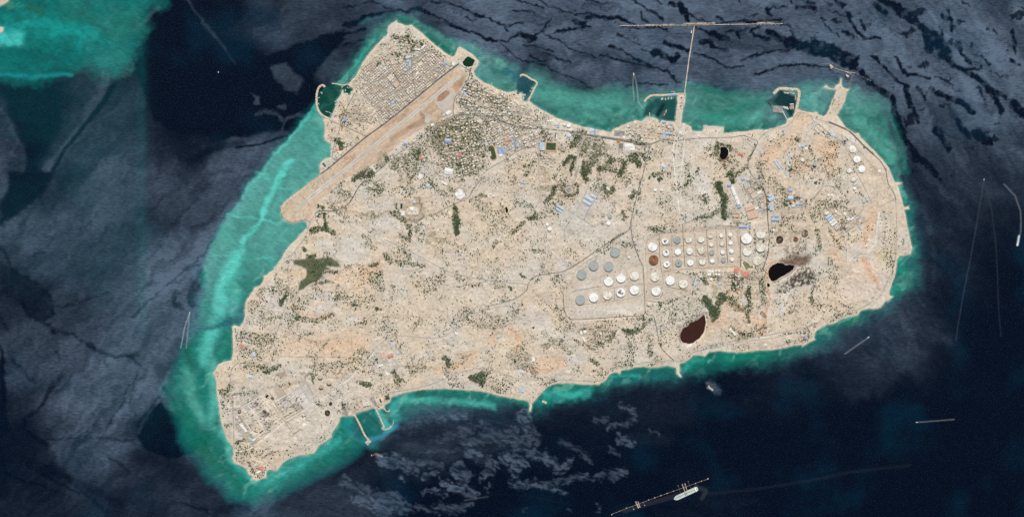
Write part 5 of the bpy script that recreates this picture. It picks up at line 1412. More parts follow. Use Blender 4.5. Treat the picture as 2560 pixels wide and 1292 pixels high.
pond("black square pond on the refinery terrace", rect(667,989.5,8.5,8.5,38), "lake_black")
pond("tiny black square pond near the red-roofed buildings at the southern tip", rect(678.5,1145,3.6,3.6,5), "lake_black")
pond("black square pond on the pale pad near the south shore", rect(1822,838.5,4.4,4.4,40), "lake_black")
pond("dark square pond on the walled pad near the west shore", rect(667.5,753.5,4,4,10), "lake_black")
pond("small round black pit among the dirt tracks north of the southern hills", [(1333.5 + 3 * math.cos(t * .7),818.5 + 2.6 * math.sin(t * .7)) for t in range(9)], "lake_black")
pond("round black pit with a smear of soot on the north-eastern hill", [(2067.5 + 2.6 * math.cos(t * .7),395.5 + 2.6 * math.sin(t * .7)) for t in range(9)], "lake_black")
pond("dark green long pool west of the big courtyard palace", rect(1003.5,515,5,12,2), "pond_green")
pond("dark waste pit beside the roundabout tents in the middle of the island", ZM((1150,300),(1165,290),(1180,320),(1175,350),(1160,350)), "lake_black")


# ---------------------------------------------------------------- storage tanks
def tank(px, py, r, kind, label, group=None, h=15.0, name="storage_tank", stain=None, rings=0):
 rm = r * S
 h = min(h, 4 + rm * .55) if h == 15.0 else h
 e = empty(name, px, py, None, label, "tank", group)
 shell_m = {"white": "shell_white", "worn": "shell_white", "grey": "tank_grey", "fixed": "paint_white", "sand": "tank_sand", "rust": "tank_rust", "black": "rust_dark", "dark": "rust_dark", "slate": "tank_grey"}[kind]
 top_m = {"white": "tank_white", "worn": "tank_worn", "grey": "tank_grey", "fixed": "tank_white", "sand": "tank_sand", "rust": "tank_rust", "black": "soot", "dark": "stain", "slate": "tank_grey"}[kind]
 n = 56 if r > 5 else 28
 if kind in ("fixed", "sand", "slate"):
  mb = MB()
  mb.cyl(0,0,-6, rm, h + 6, n, cap=False)
  mb.build("shell", M[shell_m], e)
  mb = MB()
  mb.dome(0,0, h, rm * 1.01, rm * .12, n)
  mb.build("roof", M[top_m], e, True)
  mb = MB()
  mb.cyl(0,0, h + rm * .12 - .3, max(.7, rm * .05),1.2,12)
  mb.build("vent", M["steel"], e)
  if r > 4:
   mb = MB()
   mb.box(0, rm * .5, h + rm * .10,.8, rm * .86,.6, R(14))
   mb.build("catwalk", M["steel"], e)
 else:
  depth = {"white": 3.5, "worn": 4, "grey": 3, "rust": 8, "black": 9, "dark": 8}[kind]
  if rings == 2:
   depth = 7.5
  mb = MB()
  mb.ring(0,0,-6, h, rm - .9, rm, n)
  mb.build("shell", M[shell_m], e)
  mb = MB()
  mb.cyl(0,0, h - depth - 1, rm - 1.0,1, n)
  rf = mb.build("floating_roof", M[top_m], e)
  zt = h - depth
  if kind in ("white", "worn", "grey", "rust", "dark"):
   mb = MB()
   mb.ring(0,0, zt - .2, zt + 1.1, rm - 3.2, rm - 1.4, n)
   mb.build("rim_seal", M["steel" if kind != "grey" else "tank_grey"], rf)
  if rings >= 1 and kind != "grey":
   mb = MB()
   mb.ring(0,0, zt - .2, zt + 1.3, rm * .48, rm * .48 + 2.0,40)
   mb.build("pontoon_ring", M["tank_worn"], rf)
  mb = MB()
  mb.cyl(0,0, zt - .2, max(1, rm * .06),1.4,14)
  mb.build("roof_drain", M["paint_white" if kind != "grey" else "steel"], rf)
  if stain:
   for sx, sy, sr in stain:
    mb = MB()
    q = []
    for k in range(22):
     t = 2 * math.pi * k / 22
     rr_ = sr * rm * (1 + .28 * math.sin(3 * t + sx * 9) + .16 * math.sin(7 * t + sy * 5) + random.uniform(-.12,.12))
     q.append((sx * rm + rr_ * math.cos(t), sy * rm + rr_ * math.sin(t)))
    mb.prism(q, zt - .3, zt + .35)
    mb.build("oil_stain", M["stain"], rf)
  mb = MB()
  a0 = R(-60)
  mb.box((rm - 8) * math.cos(a0),(rm - 8) * math.sin(a0), zt + .3,16,1.6,1.4, a0)
  mb.build("rolling_ladder", M["steel"], e)
 if r > 4:
  mb = MB()
  k = 14
  for i in range(k):
   t = R(200) + i * .05
   mb.box((rm + .9) * math.cos(t),(rm + .9) * math.sin(t), h * i / k - .5,1.8,1.6,1.0, t)
  mb.build("stairway", M["steel"], e)
 return e


O = lambda zx, zy: (1400 + zx / 4.0375,560 + zy / 4.0375)
T = []
for zx, zy, lb in ((555,285, "large pale grey tank standing alone beside the diagonal road"),(340,420, "large pale grey tank, left of the middle pair in the grey-topped row"),(492,428, "large pale grey tank, right of the middle pair in the grey-topped row"),
 (218,510, "large pale grey tank at the western end of the upper farm"),(204,765, "large pale grey tank at the western end of the lower row")):
 T.append((*O(zx, zy),12.2, "grey", lb, dict()))
for zx, zy, kd, lb, kw in ((490,577, "white", "large white tank with a deep inner ring, left end of the middle row", dict(rings=1)),(616,542, "white", "large white tank with a faint inner ring, second in the middle row", dict(rings=1)),
 (752,520, "worn", "large mottled white tank beside the north-south road, middle row", {}),(341,738, "white", "large white tank next to the grey one in the lower row", {}),(478,714, "worn", "large mottled white tank with a brown smear, third in the lower row", dict(stain=[(.2,.45,.1)])),
 (614,689, "white", "large white tank with a big black oil stain across its roof", dict(stain=[(-.2,0,.36),(.35,-.2,.18),(0,.5,.12)])),(752,664, "white", "large white tank in the lower row beside the north-south road", {}),
 (958,530, "worn", "large mottled white tank just east of the north-south road", {}),(1112,567, "white", "large white tank with an off-centre curved ring, east of the road", dict(rings=1)),(1245,598, "worn", "large tank with a sunken cream roof at the eastern end of the lower farm", dict(rings=2)),
 (970,675, "white", "large white tank alone inside the lower bund east of the road", {}),(935,227, "white", "large white tank at the top left corner of the tank grid", {}),(945,363, "rust", "large rust-brown open tank at the left edge of the tank grid", {})):
 T.append((*O(zx, zy),12.2, kd, lb, kw))
colname = ["stained first", "second", "third", "fourth"]
grid = [(1060,172,8.8, "white", "white tank with a brown stained centre, top of the grid's stained column", dict(stain=[(0,-.05,.42)])),(1182,160,9, "grey", "medium pale grey tank in the top row of the grid", {}),(1299,156,8.8, "worn", "medium white tank with a dark sunken rim, top row of the grid", dict(rings=2)),
  (1422,148,10, "worn", "medium ringed white tank, right end of the large ones in the top row", dict(rings=1)),(1069,289,9, "white", "white tank with a black blot at its upper edge, middle of the stained column", dict(stain=[(.05,.3,.3),(.3,0,.15)])),
  (1190,279,9, "white", "medium plain white tank between the grey pair of the grid", {}),(1308,272,9, "white", "medium white tank in the grid's middle row below the sunken one", {}),(1429,264,10, "worn", "medium double-ringed white tank in the grid's middle row", dict(rings=1)),
  (1076,403,9, "white", "white tank with a black centre blot, foot of the stained column", dict(stain=[(.1,-.05,.33)])),(1198,394,8.8, "grey", "pale grey tank with a black blot in the grid's bottom row", dict(stain=[(-.2,.1,.33)])),(1316,388,8.8, "white", "medium plain white tank in the grid's bottom row", {}),
  (1438,379,9, "worn", "white tank with a pale brown smear, grid's bottom row", dict(stain=[(0,.2,.12)])),
  (1519,122,6.3, "worn", "small sunken-roofed tank at the top of the first small column", dict(rings=2)),(1527,206,6.3, "worn", "second small white tank down the first small column", {}),(1532,289,6.3, "grey", "small grey tank, third down the first small column", {}),(1538,371,6.3, "white", "small white tank at the foot of the first small column", {}),
  (1632,115,6.3, "white", "small white tank at the top of the middle small column", {}),(1637,199,6.3, "worn", "second small white tank down the middle small column", {}),(1644,282,6.3, "white", "third small white tank down the middle small column", {}),(1649,362,6.3, "grey", "small grey tank at the foot of the middle small column", {}),
  (1715,110,5, "fixed", "smallest grid tank, top of the easternmost column", {}),(1721,192,5, "fixed", "smallest grid tank, second down the easternmost column", {}),(1727,275,5.2, "fixed", "smallest grid tank, third down the easternmost column", {}),(1733,357,5, "fixed", "smallest grid tank, foot of the easternmost column", {})]
for zx, zy, r_, kd, lb, kw in grid:
 T.append((*O(zx, zy), r_, kd, lb, kw))
T += [(1866,596,14, "white", "largest white tank, beside the road under the blue-roofed hall", dict(rings=1)),(1902,584.7,12.3, "worn", "large dull white tank north-east of the largest one", {}),(1868,628,12, "worn", "large dull white tank below the largest one", {}),(1901.5,618,12.3, "worn", "large dull white tank in the middle of the eastern trio", {}),
 (1893,651,12.3, "worn", "large pale tank beside the green pitch", {}),(1934,575,2.8, "fixed", "tiny white tank at the corner of the burnt tank yard", {}),(1963,575,5.8, "worn", "small cream tank at the top of the burnt tank yard", {}),(1987,573,6, "sand", "sand-coloured tank at the top right of the burnt tank yard", {}),
 (2012,582.6,8.2, "dark", "tank with a dark brown roof inside a pale wall, burnt yard", {}),(1949,598.5,8.8, "black", "soot-black burnt-out open tank", {}),(1989,598,6, "rust", "rusty brown open tank in the burnt yard", {}),
 (2131.3,373.5,8.6, "fixed", "bright white domed tank, northernmost by the coast road", {}),(2142,398.6,8.6, "fixed", "bright white domed tank, second of the three by the coast road", {}),(2154,423.2,8.6, "fixed", "bright white domed tank, southernmost of the three by the coast road", {}),
 (2122.6,425.5,7.4, "worn", "mottled white tank west of the bright domed ones", {}),(2133,448.4,6.9, "worn", "mottled white tank at the foot of the eastern coast farm", {}),(2136,471.5,3.8, "fixed", "small white tank in the gas plant yard", {}),(2140,478.5,2.4, "fixed", "tiny white tank below the small one in the gas plant yard", {}),
 (2007.5,399.6,5.8, "worn", "cream tank on a round terrace beside the hill road", {}),(2021,410.4,5, "sand", "sand-grey tank between the cream and the tall one", {}),(2036.7,410.4,5, "slate", "tall grey-white tank casting a long shadow on the hill", dict(h=34)),(2030,440.7,5.8, "sand", "sand-coloured tank, larger of the pair below the hill yard", {}),
 (2051.3,445.3,4.4, "sand", "sand-coloured tank, smaller of the pair below the hill yard", {}),(2037.7,427.2,2.4, "slate", "tiny grey tank below the tall one", {}),(2070.8,487.8,3, "fixed", "small white tank, left of the pair on the ridge track", {}),(2079.3,487.8,3, "fixed", "small white tank, right of the pair on the ridge track", {}),
 (1894,497.8,3.1, "slate", "small grey tank, left of the pair among the warehouses", {}),(1900.5,494,3, "slate", "small grey tank, right of the pair among the warehouses", {}),(2090,529,2.5, "fixed", "tiny white tank, top of three inside the power plant", {}),(2094.5,534.5,2.2, "fixed", "tiny white tank, middle of three inside the power plant", {}),
 (2089.5,539,2, "fixed", "tiny white tank, lowest of three inside the power plant", {}),(1957.4,328,2.7, "slate", "small tank above its twin near the eastern harbour", {}),(1958.8,335.6,2.7, "slate", "small tank below its twin near the eastern harbour", {}),
 (1638,474.7,4.1, "fixed", "white tank, left of the pair in a sandy square", {}),(1654,475,4.1, "fixed", "white tank, right of the pair in a sandy square", {}),(1508,538,4.7, "grey", "pale grey tank, top left of the square of four", {}),(1525,541.6,5, "grey", "grey ringed tank, top right of the square of four", {}),
 (1505.6,556,3.6, "grey", "small grey tank, bottom left of the square of four", {}),(1521,558.3,5.1, "fixed", "white tank, bottom right of the square of four", {}),(1368.4,561.6,3.5, "fixed", "smaller white tank beside the bright one west of the roundabout", {}),(1374,572.6,5.1, "fixed", "bright white tank west of the roundabout", {}),
 (1381,556.6,2.8, "sand", "small sand-coloured tank beside the white pair west of the roundabout", {}),(1220.5,488.4,1.9, "fixed", "tiny white tank, upper left of the cluster in the scrub", {}),(1226,485.3,1.7, "fixed", "tiny white tank, topmost of the cluster in the scrub", {}),(1220.5,492.6,1.9, "fixed", "tiny white tank, lowest of the cluster in the scrub", {}),
 (1233.7,490,3.3, "fixed", "largest white tank of the cluster in the scrub", {}),(1364.7,674.7,6, "sand", "low sandy tank base left of its twin by the bend in the road", dict(h=3)),(1380.5,670.5,6, "sand", "low sandy tank base right of its twin by the bend in the road", dict(h=3)),
 (1365,299,1.9, "slate", "dark-sided small tank at the left end of the shore row", {}),(1370.6,302.7,2.2, "fixed", "small white tank, second in the shore row", {}),(1376,302.7,2.2, "fixed", "small white tank, third in the shore row", {}),(1381.3,302.7,2.2, "fixed", "small white tank, last in the shore row", {}),
 (1411,311.3,4.2, "fixed", "white tank, smaller of the bright pair on the north shore", {}),(1421.7,314.2,5.1, "fixed", "white tank, larger of the bright pair on the north shore", {}),
 (800.8,941,6, "sand", "tall sandy tank, top of the refinery trio", dict(h=26)),(803,965,6, "sand", "tall sandy tank, lower left of the refinery trio", dict(h=26)),(823,955,6, "sand", "tall sandy tank, right of the refinery trio", dict(h=26)),
 (826.8,1008,4, "black", "small dark open tank above the larger dark one", {}),(819,1031,6.6, "black", "dark brown open tank on a round sandy pad", {}),(599,1026.6,4.2, "dark", "brown tank at the western corner of the refinery", dict(h=20)),(593.4,1043.2,2.2, "fixed", "small white tank near the refinery gate, upper", dict(h=12)),
 (598,1051,1.9, "fixed", "small white tank near the refinery gate, lower", dict(h=12)),(614.5,1029.2,1.7, "fixed", "tiny white tank in the refinery beside the brown one", dict(h=10)),(620.5,1042.6,1.7, "fixed", "tiny white tank in the middle of the refinery", dict(h=10)),(626.6,1067.6,1.5, "slate", "tiny grey-green tank by the refinery sheds", {}),
 (1572.6,643.2,2.4, "fixed", "small white tank alone on bare sand below the grey one", dict(h=14)),(1777.5,698,3, "fixed", "round white roof alone at the edge of the village", {}),(1790,677.5,2.8, "fixed", "round white roof, upper left of the village four", {}),(1797.5,677.5,2.8, "fixed", "round white roof, upper right of the village four", {}),
 (1790,685.5,2.8, "fixed", "round white roof, lower left of the village four", {}),(1797.5,686,2.8, "fixed", "round white roof, lower right of the village four", {})]
for px, py, r_, kd, lb, kw in T:
 tank(px, py, r_, kd, lb, "storage tanks", **kw)


# ---------------------------------------------------------------- earth banks and pipelines
def bank(name, pts, w, h, m, label, cat, group=None):
 pts = resample(pts)
 mb = MB()
 n = len(pts)
 vs, fs = [],[]
 for i, (x, y) in enumerate(pts):
  a, b = pts[max(0, i - 1)], pts[min(n - 1, i + 1)]
  dx, dy = b[0] - a[0], b[1] - a[1]
  q = math.hypot(dx, dy) + 1e-9
  nx_, ny_ = -dy / q, dx / q
  z = max(hgt(x, y),-1)
  for k, zz in ((1,-3),(.35, h),(-.35, h),(-1,-3)):
   vs.append(P(x + nx_ * w * .5 * k, y + ny_ * w * .5 * k, z + zz))
 for i in range(n - 1):
  for k in range(3):
   fs.append((4 * i + k, 4 * i + k + 1,4 * i + 5 + k, 4 * i + 4 + k))
 fs += [(0,3,2,1),(4 * n - 4,4 * n - 3,4 * n - 2,4 * n - 1)]
 mb.add(vs, fs)
 o = mb.build(name, M[m])
 return tag(o, label, cat, group)


BK = "earth banks around the tanks"
for pts, w, m_, lb in (
  (ZO((1000,95),(1005,300),(1025,480)),1.0, "pipe_dark", "dark bank down the left side of the stained tank column"),(ZO((1120,95),(1140,460)),.7, "bund", "thin bank between the stained column and the grey column"),
  (ZO((1238,0),(1245,200),(1262,430)),1.2, "pipe_dark", "dark bank running down the middle of the tank grid"),(ZO((1355,90),(1388,430)),.7, "bund", "thin bank left of the ringed white tanks"),(ZO((1478,60),(1490,250),(1505,415)),1.0, "pipe_dark", "dark bank left of the first small column"),
  (ZO((1575,60),(1600,400)),.8, "bund", "thin bank between the two left small columns"),(ZO((1672,45),(1680,200),(1693,390)),1.3, "pipe_dark", "darkest bank, left of the easternmost column"),(ZO((1790,60),(1805,200),(1818,430),(1780,435)),.9, "bund", "bank at the eastern side of the grid"),
  (ZO((1000,98),(1480,60),(1620,45),(1740,45),(1780,55)),.9, "bund", "long bank along the top of the grid"),(ZO((1010,220),(1480,210)),.6, "bund", "thin bank across the grid's upper gap"),(ZO((1020,340),(1480,315)),.6, "bund", "thin bank across the grid's lower gap"),
  (ZO((1030,478),(1300,450),(1780,430)),.9, "bund", "long bank along the foot of the grid"),(ZO((868,430),(866,210),(900,150),(1000,98)),.9, "bund", "curved bank left of the top white tank"),(ZO((868,300),(1000,295)),.6, "bund", "short bank between the white and the rust tank"),
  (ZO((830,450),(840,690),(720,745),(550,772),(200,815)),.8, "bund", "bank along the foot of the lower tank row"),(ZO((860,770),(1065,805)),.9, "pipe_dark", "dark straight bank below the lone white tank"),(ZO((880,450),(890,590),(1000,610),(1040,600),(1045,490),(1150,480),(1330,540),(1310,670)),.8, "bund", "winding bank around the tanks east of the road"),
  (ZO((1085,632),(1285,672)),.9, "pipe_dark", "dark bank below the sunken cream tank"),(ZO((680,480),(690,740)),.5, "bund", "thin bank between the last two lower tanks"),(ZO((550,640),(550,772)),.6, "pipe_dark", "short dark bank left of the black-stained tank"),(ZO((410,540),(415,780)),.5, "bund", "thin bank left of the deep-ringed tank"),
  (ZO((420,660),(840,600)),.5, "bund", "thin bank between middle and lower tank rows"),(ZO((110,600),(180,440),(580,200)),.7, "bund", "slanting bank above the grey tanks"),(ZO((110,600),(320,550),(640,455)),.7, "bund_pale", "slanting bank below the grey tanks"),(ZO((270,470),(330,560)),.5, "bund_pale", "short bank between the two western grey tanks"),
  (ZO((120,690),(160,670),(400,630)),.7, "pipe_dark", "broken dark bank above the lower row"),(ZO((930,740),(1000,755),(1040,690)),.7, "pipe_dark", "hooked dark bank under the lone white tank"),(ZO((1820,120),(1825,440)),1.2, "pipe_dark", "dark bank beside the largest white tank"),
  (ZF((235,745),(400,735),(520,720),(620,650)),.8, "bund", "bank along the foot of the burnt tank yard"),(ZF((110,520),(108,930)),.7, "bund", "thin bank between the two eastern big-tank columns"),(ZF((0,735),(100,690)),.6, "bund", "slanting bank between the dull white tanks")):
 bank("earth_bank", pts, w * (1.7 if m_ == "pipe_dark" else 1.3),2.5, m_, lb, "bank", BK)
for pts, w, lb in ((ZN((2160,750),(1950,830),(1780,905),(1620,970),(1320,1085)),.9, "straight dark pipeline running down to the top left of the tank grid"),(ZO((560,200),(760,130),(840,100)),.5, "thin pipeline beside the diagonal road"),
 (ZR((1140,0),(1260,250),(1450,620),(1560,790),(1720,1020)),1.0, "dark pipe rack slanting through the refinery"),(ZR((240,490),(420,370),(640,240),(1000,30)),.7, "dark pipe rack along the refinery's northern edge"),(ZF((1285,370),(1440,290)),.6, "thin dark wall from the terrace to the coast road"),
 (ZC((1090,620),(1070,700),(1075,740)),1.2, "dark outfall channel reaching the north shore"),(ZF((900,130),(920,60),(960,0)),.7, "dark pipeline along the coast farm"),(ZH((580,480),(640,465),(720,510),(840,575),(900,580)),1.0, "dark green channel south of the pump yard"),(ZR((780,560),(900,740),(980,720)),.8, "short pipe rack below the scorched furnace"),(ZR((975,630),(1080,580),(1190,495)),1.2, "black pipe rack under the scorched furnace"),(ZR((960,840),(1080,1000),(1160,950)),.9, "hooked pipe rack of the lower middle refinery block"),(ZR((800,1130),(980,1030)),.9, "short dark pipe rack by the comb-like sheds"),
 (ZR((1510,560),(1600,650),(1760,560)),.9, "dark pipe rack at the corner of the eastern pale rows"),(ZR((1290,270),(1690,20)),.8, "dark pipe rack along the top of the eastern refinery block"),(ZR((200,80),(240,480)),1.0, "dark wall left of the sandy grid yard"),(ZR((200,70),(400,40),(410,380)),.9, "dark wall above and right of the sandy grid yard"),(ZR((690,400),(860,310)),.8, "red-brown pipe rack beside the pale blue-green hall"),
 (ZR((1720,1030),(1920,900)),.9, "dark pipe rack slanting at the refinery's southern corner"),(ZR((640,730),(780,690),(860,790)),1.0, "jagged dark pipe cluster in the western middle block"),
 (ZJ((880,780),(960,730)),.7, "short dark pipe rack in the southern refinery"),(ZJ((1000,290),(1080,400)),.6, "dark fence at the refinery's eastern corner"),(ZB((1330,970),(1430,955)),.8, "red-brown wall above the courtyard palace"),(ZM((145,250),(150,400),(230,440),(320,435),(380,390)),.6, "dark curved wall around the courtyard palace"),
 (ZM((395,600),(460,540),(490,530)),.7, "dark wall at the upper left of the walled orchard"),(ZM((395,620),(490,660),(550,600)),.7, "dark wall at the foot of the walled orchard"),(ZI((1530,440),(1540,590),(1760,540)),.5, "thin wall around the sandy orchard plots"),
 (ZG((95,455),(330,370)),.6, "thin wall slanting up to the tank farm corner"),(ZK((770,1255),(1000,1262),(1540,1265)),.6, "long thin fence across the southern plain"),(ZK((1430,980),(1445,1170)),.6, "thin dark ditch down the southern plain"),(ZK((1570,1000),(1560,1260)),.6, "thin dark fence down to the long one"),(ZK((770,1030),(772,1255)),.5, "thin fence at the plain's western side")):
 bank("pipeline" if "pipe" in lb else ("channel" if "channel" in lb or "ditch" in lb else "wall"), pts, w * 1.1,2.2, "pipe_dark", lb, "pipeline" if "pipe" in lb else ("channel" if "channel" in lb or "ditch" in lb else "wall"))


# ---------------------------------------------------------------- breakwaters, quays, piers
def mole(name, pts, w, label, m_="rock", h=3.6, cat="breakwater", jit=.25):
 pts = resample(pts)
 mb = MB()
 n = len(pts)
 vs, fs = [],[]
 for i, (x, y) in enumerate(pts):
  a, b = pts[max(0, i - 1)], pts[min(n - 1, i + 1)]
  dx, dy = b[0] - a[0], b[1] - a[1]
  q = math.hypot(dx, dy) + 1e-9
  nx_, ny_ = -dy / q, dx / q
  for k, zz in ((1.35,-3),(1 + random.uniform(-jit, jit), h * .8),(.55, h),(-.55, h),(-1 + random.uniform(-jit, jit), h * .8),(-1.35,-3)):
   vs.append(P(x + nx_ * w * .5 * k, y + ny_ * w * .5 * k, zz))
 for i in range(n - 1):
  for k in range(5):
   fs.append((6 * i + k, 6 * i + k + 1,6 * i + 7 + k, 6 * i + 6 + k))
 fs += [(0,5,4,3,2,1), tuple(6 * n - 6 + k for k in range(6))]
 mb.add(vs, fs)
 o = mb.build(name, M[m_])
 return tag(o, label, cat)


mole("breakwater", ZA((240,868),(222,848),(190,855),(165,885),(148,950),(145,1020),(150,1090),(175,1150),(215,1195),(300,1240)),4.6, "curved rock breakwater enclosing the western harbour")
mole("breakwater", ZA((322,826),(380,835),(450,848),(500,838),(560,872),(600,885)),2.6, "short rock arm at the western harbour mouth")
mole("jetty", ZA((250,1148),(290,1160),(340,1190)),1.7, "small rock jetty inside the western harbour", "rock_grey", cat="jetty")
mole("jetty", ZA((450,900),(445,940)),1.8, "stub of quay inside the western harbour", "concrete", cat="jetty")
mole("breakwater", ZC((845,258),(840,245),(862,238),(900,252),(950,285),(1010,322),(980,390),(940,470),(915,520)),4.0, "angled breakwater around the small marina")
mole("jetty", ZC((845,425),(850,455),(838,490)),4.0, "stubby quay standing in the small marina", "concrete", cat="jetty", jit=.1)
mole("breakwater", ZD((445,798),(470,768),(510,745),(600,742),(720,735),(790,735)),4.6, "breakwater arm left of the causeway root")
mole("jetty", ZD((672,712),(690,712),(710,728)),1.8, "small hooked spur on the breakwater arm", "rock_grey", cat="jetty")
mole("breakwater", ZE((530,690),(548,600),(572,410),(480,390),(385,382),(350,395),(308,438)),6.2, "hooked breakwater around the eastern service harbour")
mole("jetty", ZE((460,720),(430,670),(400,610)),2.4, "causeway to the square quay in the eastern harbour", "concrete", cat="jetty", jit=.1)
mole("jetty", ZJ((1465,590),(1520,690),(1560,780),(1600,830)),4.0, "long rock jetty south of the refinery, western of two", cat="jetty")
mole("jetty", ZJ((1580,870),(1600,850),(1618,835)),9, "rounded rock head of the western refinery jetty", "rock_grey", cat="jetty")
mole("jetty", ZJ((1660,520),(1700,600),(1740,690),(1750,720)),3.4, "shorter rock jetty south of the refinery, eastern of two", cat="jetty")
mole("jetty", ZJ((1725,712),(1750,735),(1800,720),(1820,700)),3.6, "rock head of the eastern refinery jetty", "rock_grey", cat="jetty")
mole("jetty", ZJ((1835,650),(1838,670),(1822,700)),1.4, "thin curved spur at the eastern refinery jetty", cat="jetty")
mole("jetty", ZJ((1750,530),(1770,560),(1800,560),(1795,545)),2.4, "hooked stub jetty beside the refinery beach", cat="jetty")
mole("groyne", [(2243,463),(2254,458)],1.4, "short groyne on the east shore", cat="groyne")
mole("reef_rock", ZH((325,1130),(350,1138),(372,1150)),4.5, "lone pale rock islet off the southern beach", cat="rock")
mole("reef_rock", [(1771,963),(1775,969),(1782,974)],2.6, "small pale reef rock awash off the south shore", h=1.2, cat="rock")
mole("groyne", [(1229,213),(1229.5,208)],1.6, "tiny groyne on the north beach", cat="groyne")
mole("jetty", ZD((490,925),(490,890)),2.0, "stub pier beside the pale boatyard", "concrete", cat="jetty")
# quay aprons
for pl, m_, lb in ((ZA((310,1230),(380,1050),(378,1020),(432,948),(530,972),(540,1000),(430,1280)), "concrete", "pale concrete quay of the western harbour"),(ZE((298,562),(410,565),(402,635),(345,632),(304,626)), "concrete_grey", "square grey quay in the eastern harbour"),
 (ZD((425,965),(470,930),(545,945),(560,985),(470,1010),(430,1000)), "concrete", "pale boatyard apron on the north shore"),(ZD((945,1000),(1118,1015),(1116,1092),(945,1092)), "concrete", "square reclaimed apron on the north shore"),
 (ZC((740,425),(800,405),(795,460),(870,520),(770,510),(720,460)), "concrete", "pale yard beside the small marina"),(ZE((930,490),(1000,470),(1010,520),(960,580),(910,580)), "concrete_grey", "grey ore yard on the eastern pier land")):
 ps = [P(x, y) for x, y in pl]
 mb = MB()
 mb.prism([(p.x, p.y) for p in ps],-4,4.3)
 tag(mb.build("quay", M[m_]), lb, "quay")

# the great T-jetty and its causeway
e = empty("tanker_jetty", 1735,66,0, "long tee-headed tanker jetty standing far out on the north side", "jetty")
lp = lambda x, y: (P(x, y) - e.location)


def deck(name, pts, w, z, th, m_, parent, org):
 mb = MB()
 for a, b in zip(pts[:-1], pts[1:]):
  pa, pb = P(*a) - org, P(*b) - org
  d_ = pb - pa
  mb.box((pa.x + pb.x) / 2,(pa.y + pb.y) / 2, z - th, d_.length + .5, w * S, th, math.atan2(d_.y, d_.x))
 return mb.build(name, M[m_], parent)


deck("deck", [(1549,64.8),(1735,63.5),(1900,60.5),(1957,60)],1.9,9,2, "deck", e, e.location)
deck("loading_platform", [(1709,59.8),(1787,58.6)],3.2,11,2, "deck", e, e.location)
deck("loading_platform", [(1612,62.5),(1690,61.5)],1.6,12,2, "deck", e, e.location)
deck("loading_platform", [(1892,57.5),(1933,57)],2.2,12,2, "deck", e, e.location)
for x_ in range(1560,1955,9):
 mb = MB()
 q = lp(x_, 66.3 if x_ < 1740 else 62.6)
 mb.cyl(q.x, q.y, -3,4.5,11,10)
 mb.build("mooring_dolphin", M["concrete_grey"], e)
for x_, y_ in ((1581,62.5),(1600,62),(1625,60),(1648,61),(1672,59.5),(1712,58),(1740,57.5),(1768,57.5),(1826,60),(1860,59),(1895,55.5),(1915,56),(1930,56)):
 mb = MB()
 q = lp(x_, y_)
 mb.box(q.x, q.y, 9,14,9,7,.1)
 mb.cyl(q.x + 9, q.y, 9,1.5,14,8)
 mb.build("loading_arm", M["rust_dark" if int(x_) % 3 else "steel"], e)
e2 = empty("causeway", 1722,150,0, "straight trestle causeway from the shore to the tanker jetty", "causeway")
deck("deck", [(1736,66),(1722,152),(1711,238)],2.9,8,2, "deck", e2, e2.location)
deck("pipe_rack", [(1735,67),(1721.2,152),(1710.2,238)],.8,10.5,2, "bund_pale", e2, e2.location)
for k in range(19):
 t = k / 18
 q = P(1736 + (1711 - 1736) * t, 66 + 172 * t) - e2.location
 mb = MB()
 mb.box(q.x, q.y, -4,15,3,11,.13)
 mb.build("trestle", M["concrete_grey"], e2)
e3 = empty("lng_jetty", 2120,190,0, "crooked steel jetty at the north-eastern point", "jetty")
deck("deck", ZE((920,165),(1040,200),(1125,235)),1.2,8,2, "deck", e3, e3.location)
deck("platform", ZE((895,135),(925,165)),5,9,2, "deck", e3, e3.location)
deck("head_deck", ZE((905,160),(910,178)),3,8.5,2, "deck", e3, e3.location)
deck("trestle_deck", ZE((1150,215),(1110,320),(1088,378)),1.5,7.6,2, "steel", e3, e3.location)
deck("trestle_deck", ZE((1130,235),(1078,370)),.8,7.4,2, "steel", e3, e3.location)
deck("head_deck", ZE((1060,205),(1100,215),(1160,222)),1.6,8.3,2, "deck", e3, e3.location)
deck("walkway", ZE((1160,225),(1240,265),(1320,300)),.5,6,1, "steel", e3, e3.location)
deck("walkway", ZE((925,135),(1000,165),(1060,200)),.5,6,1, "steel", e3, e3.location)
deck("walkway", ZE((800,130),(890,125)),.6,6,1, "deck", e3, e3.location)
deck("pump_platform", ZE((1065,240),(1090,262)),4.2,9,3, "concrete", e3, e3.location)
for q_ in ZE((800,130),(850,135),(890,122),(930,128),(990,165),(1060,190),(1090,210),(1120,205),(1180,235),(1240,262),(1290,288),(1320,300)):
 mb = MB()
 q = P(*q_) - e3.location
 mb.cyl(q.x, q.y, -3,4,11,10)
 mb.build("mooring_dolphin", M["concrete_grey"], e3)

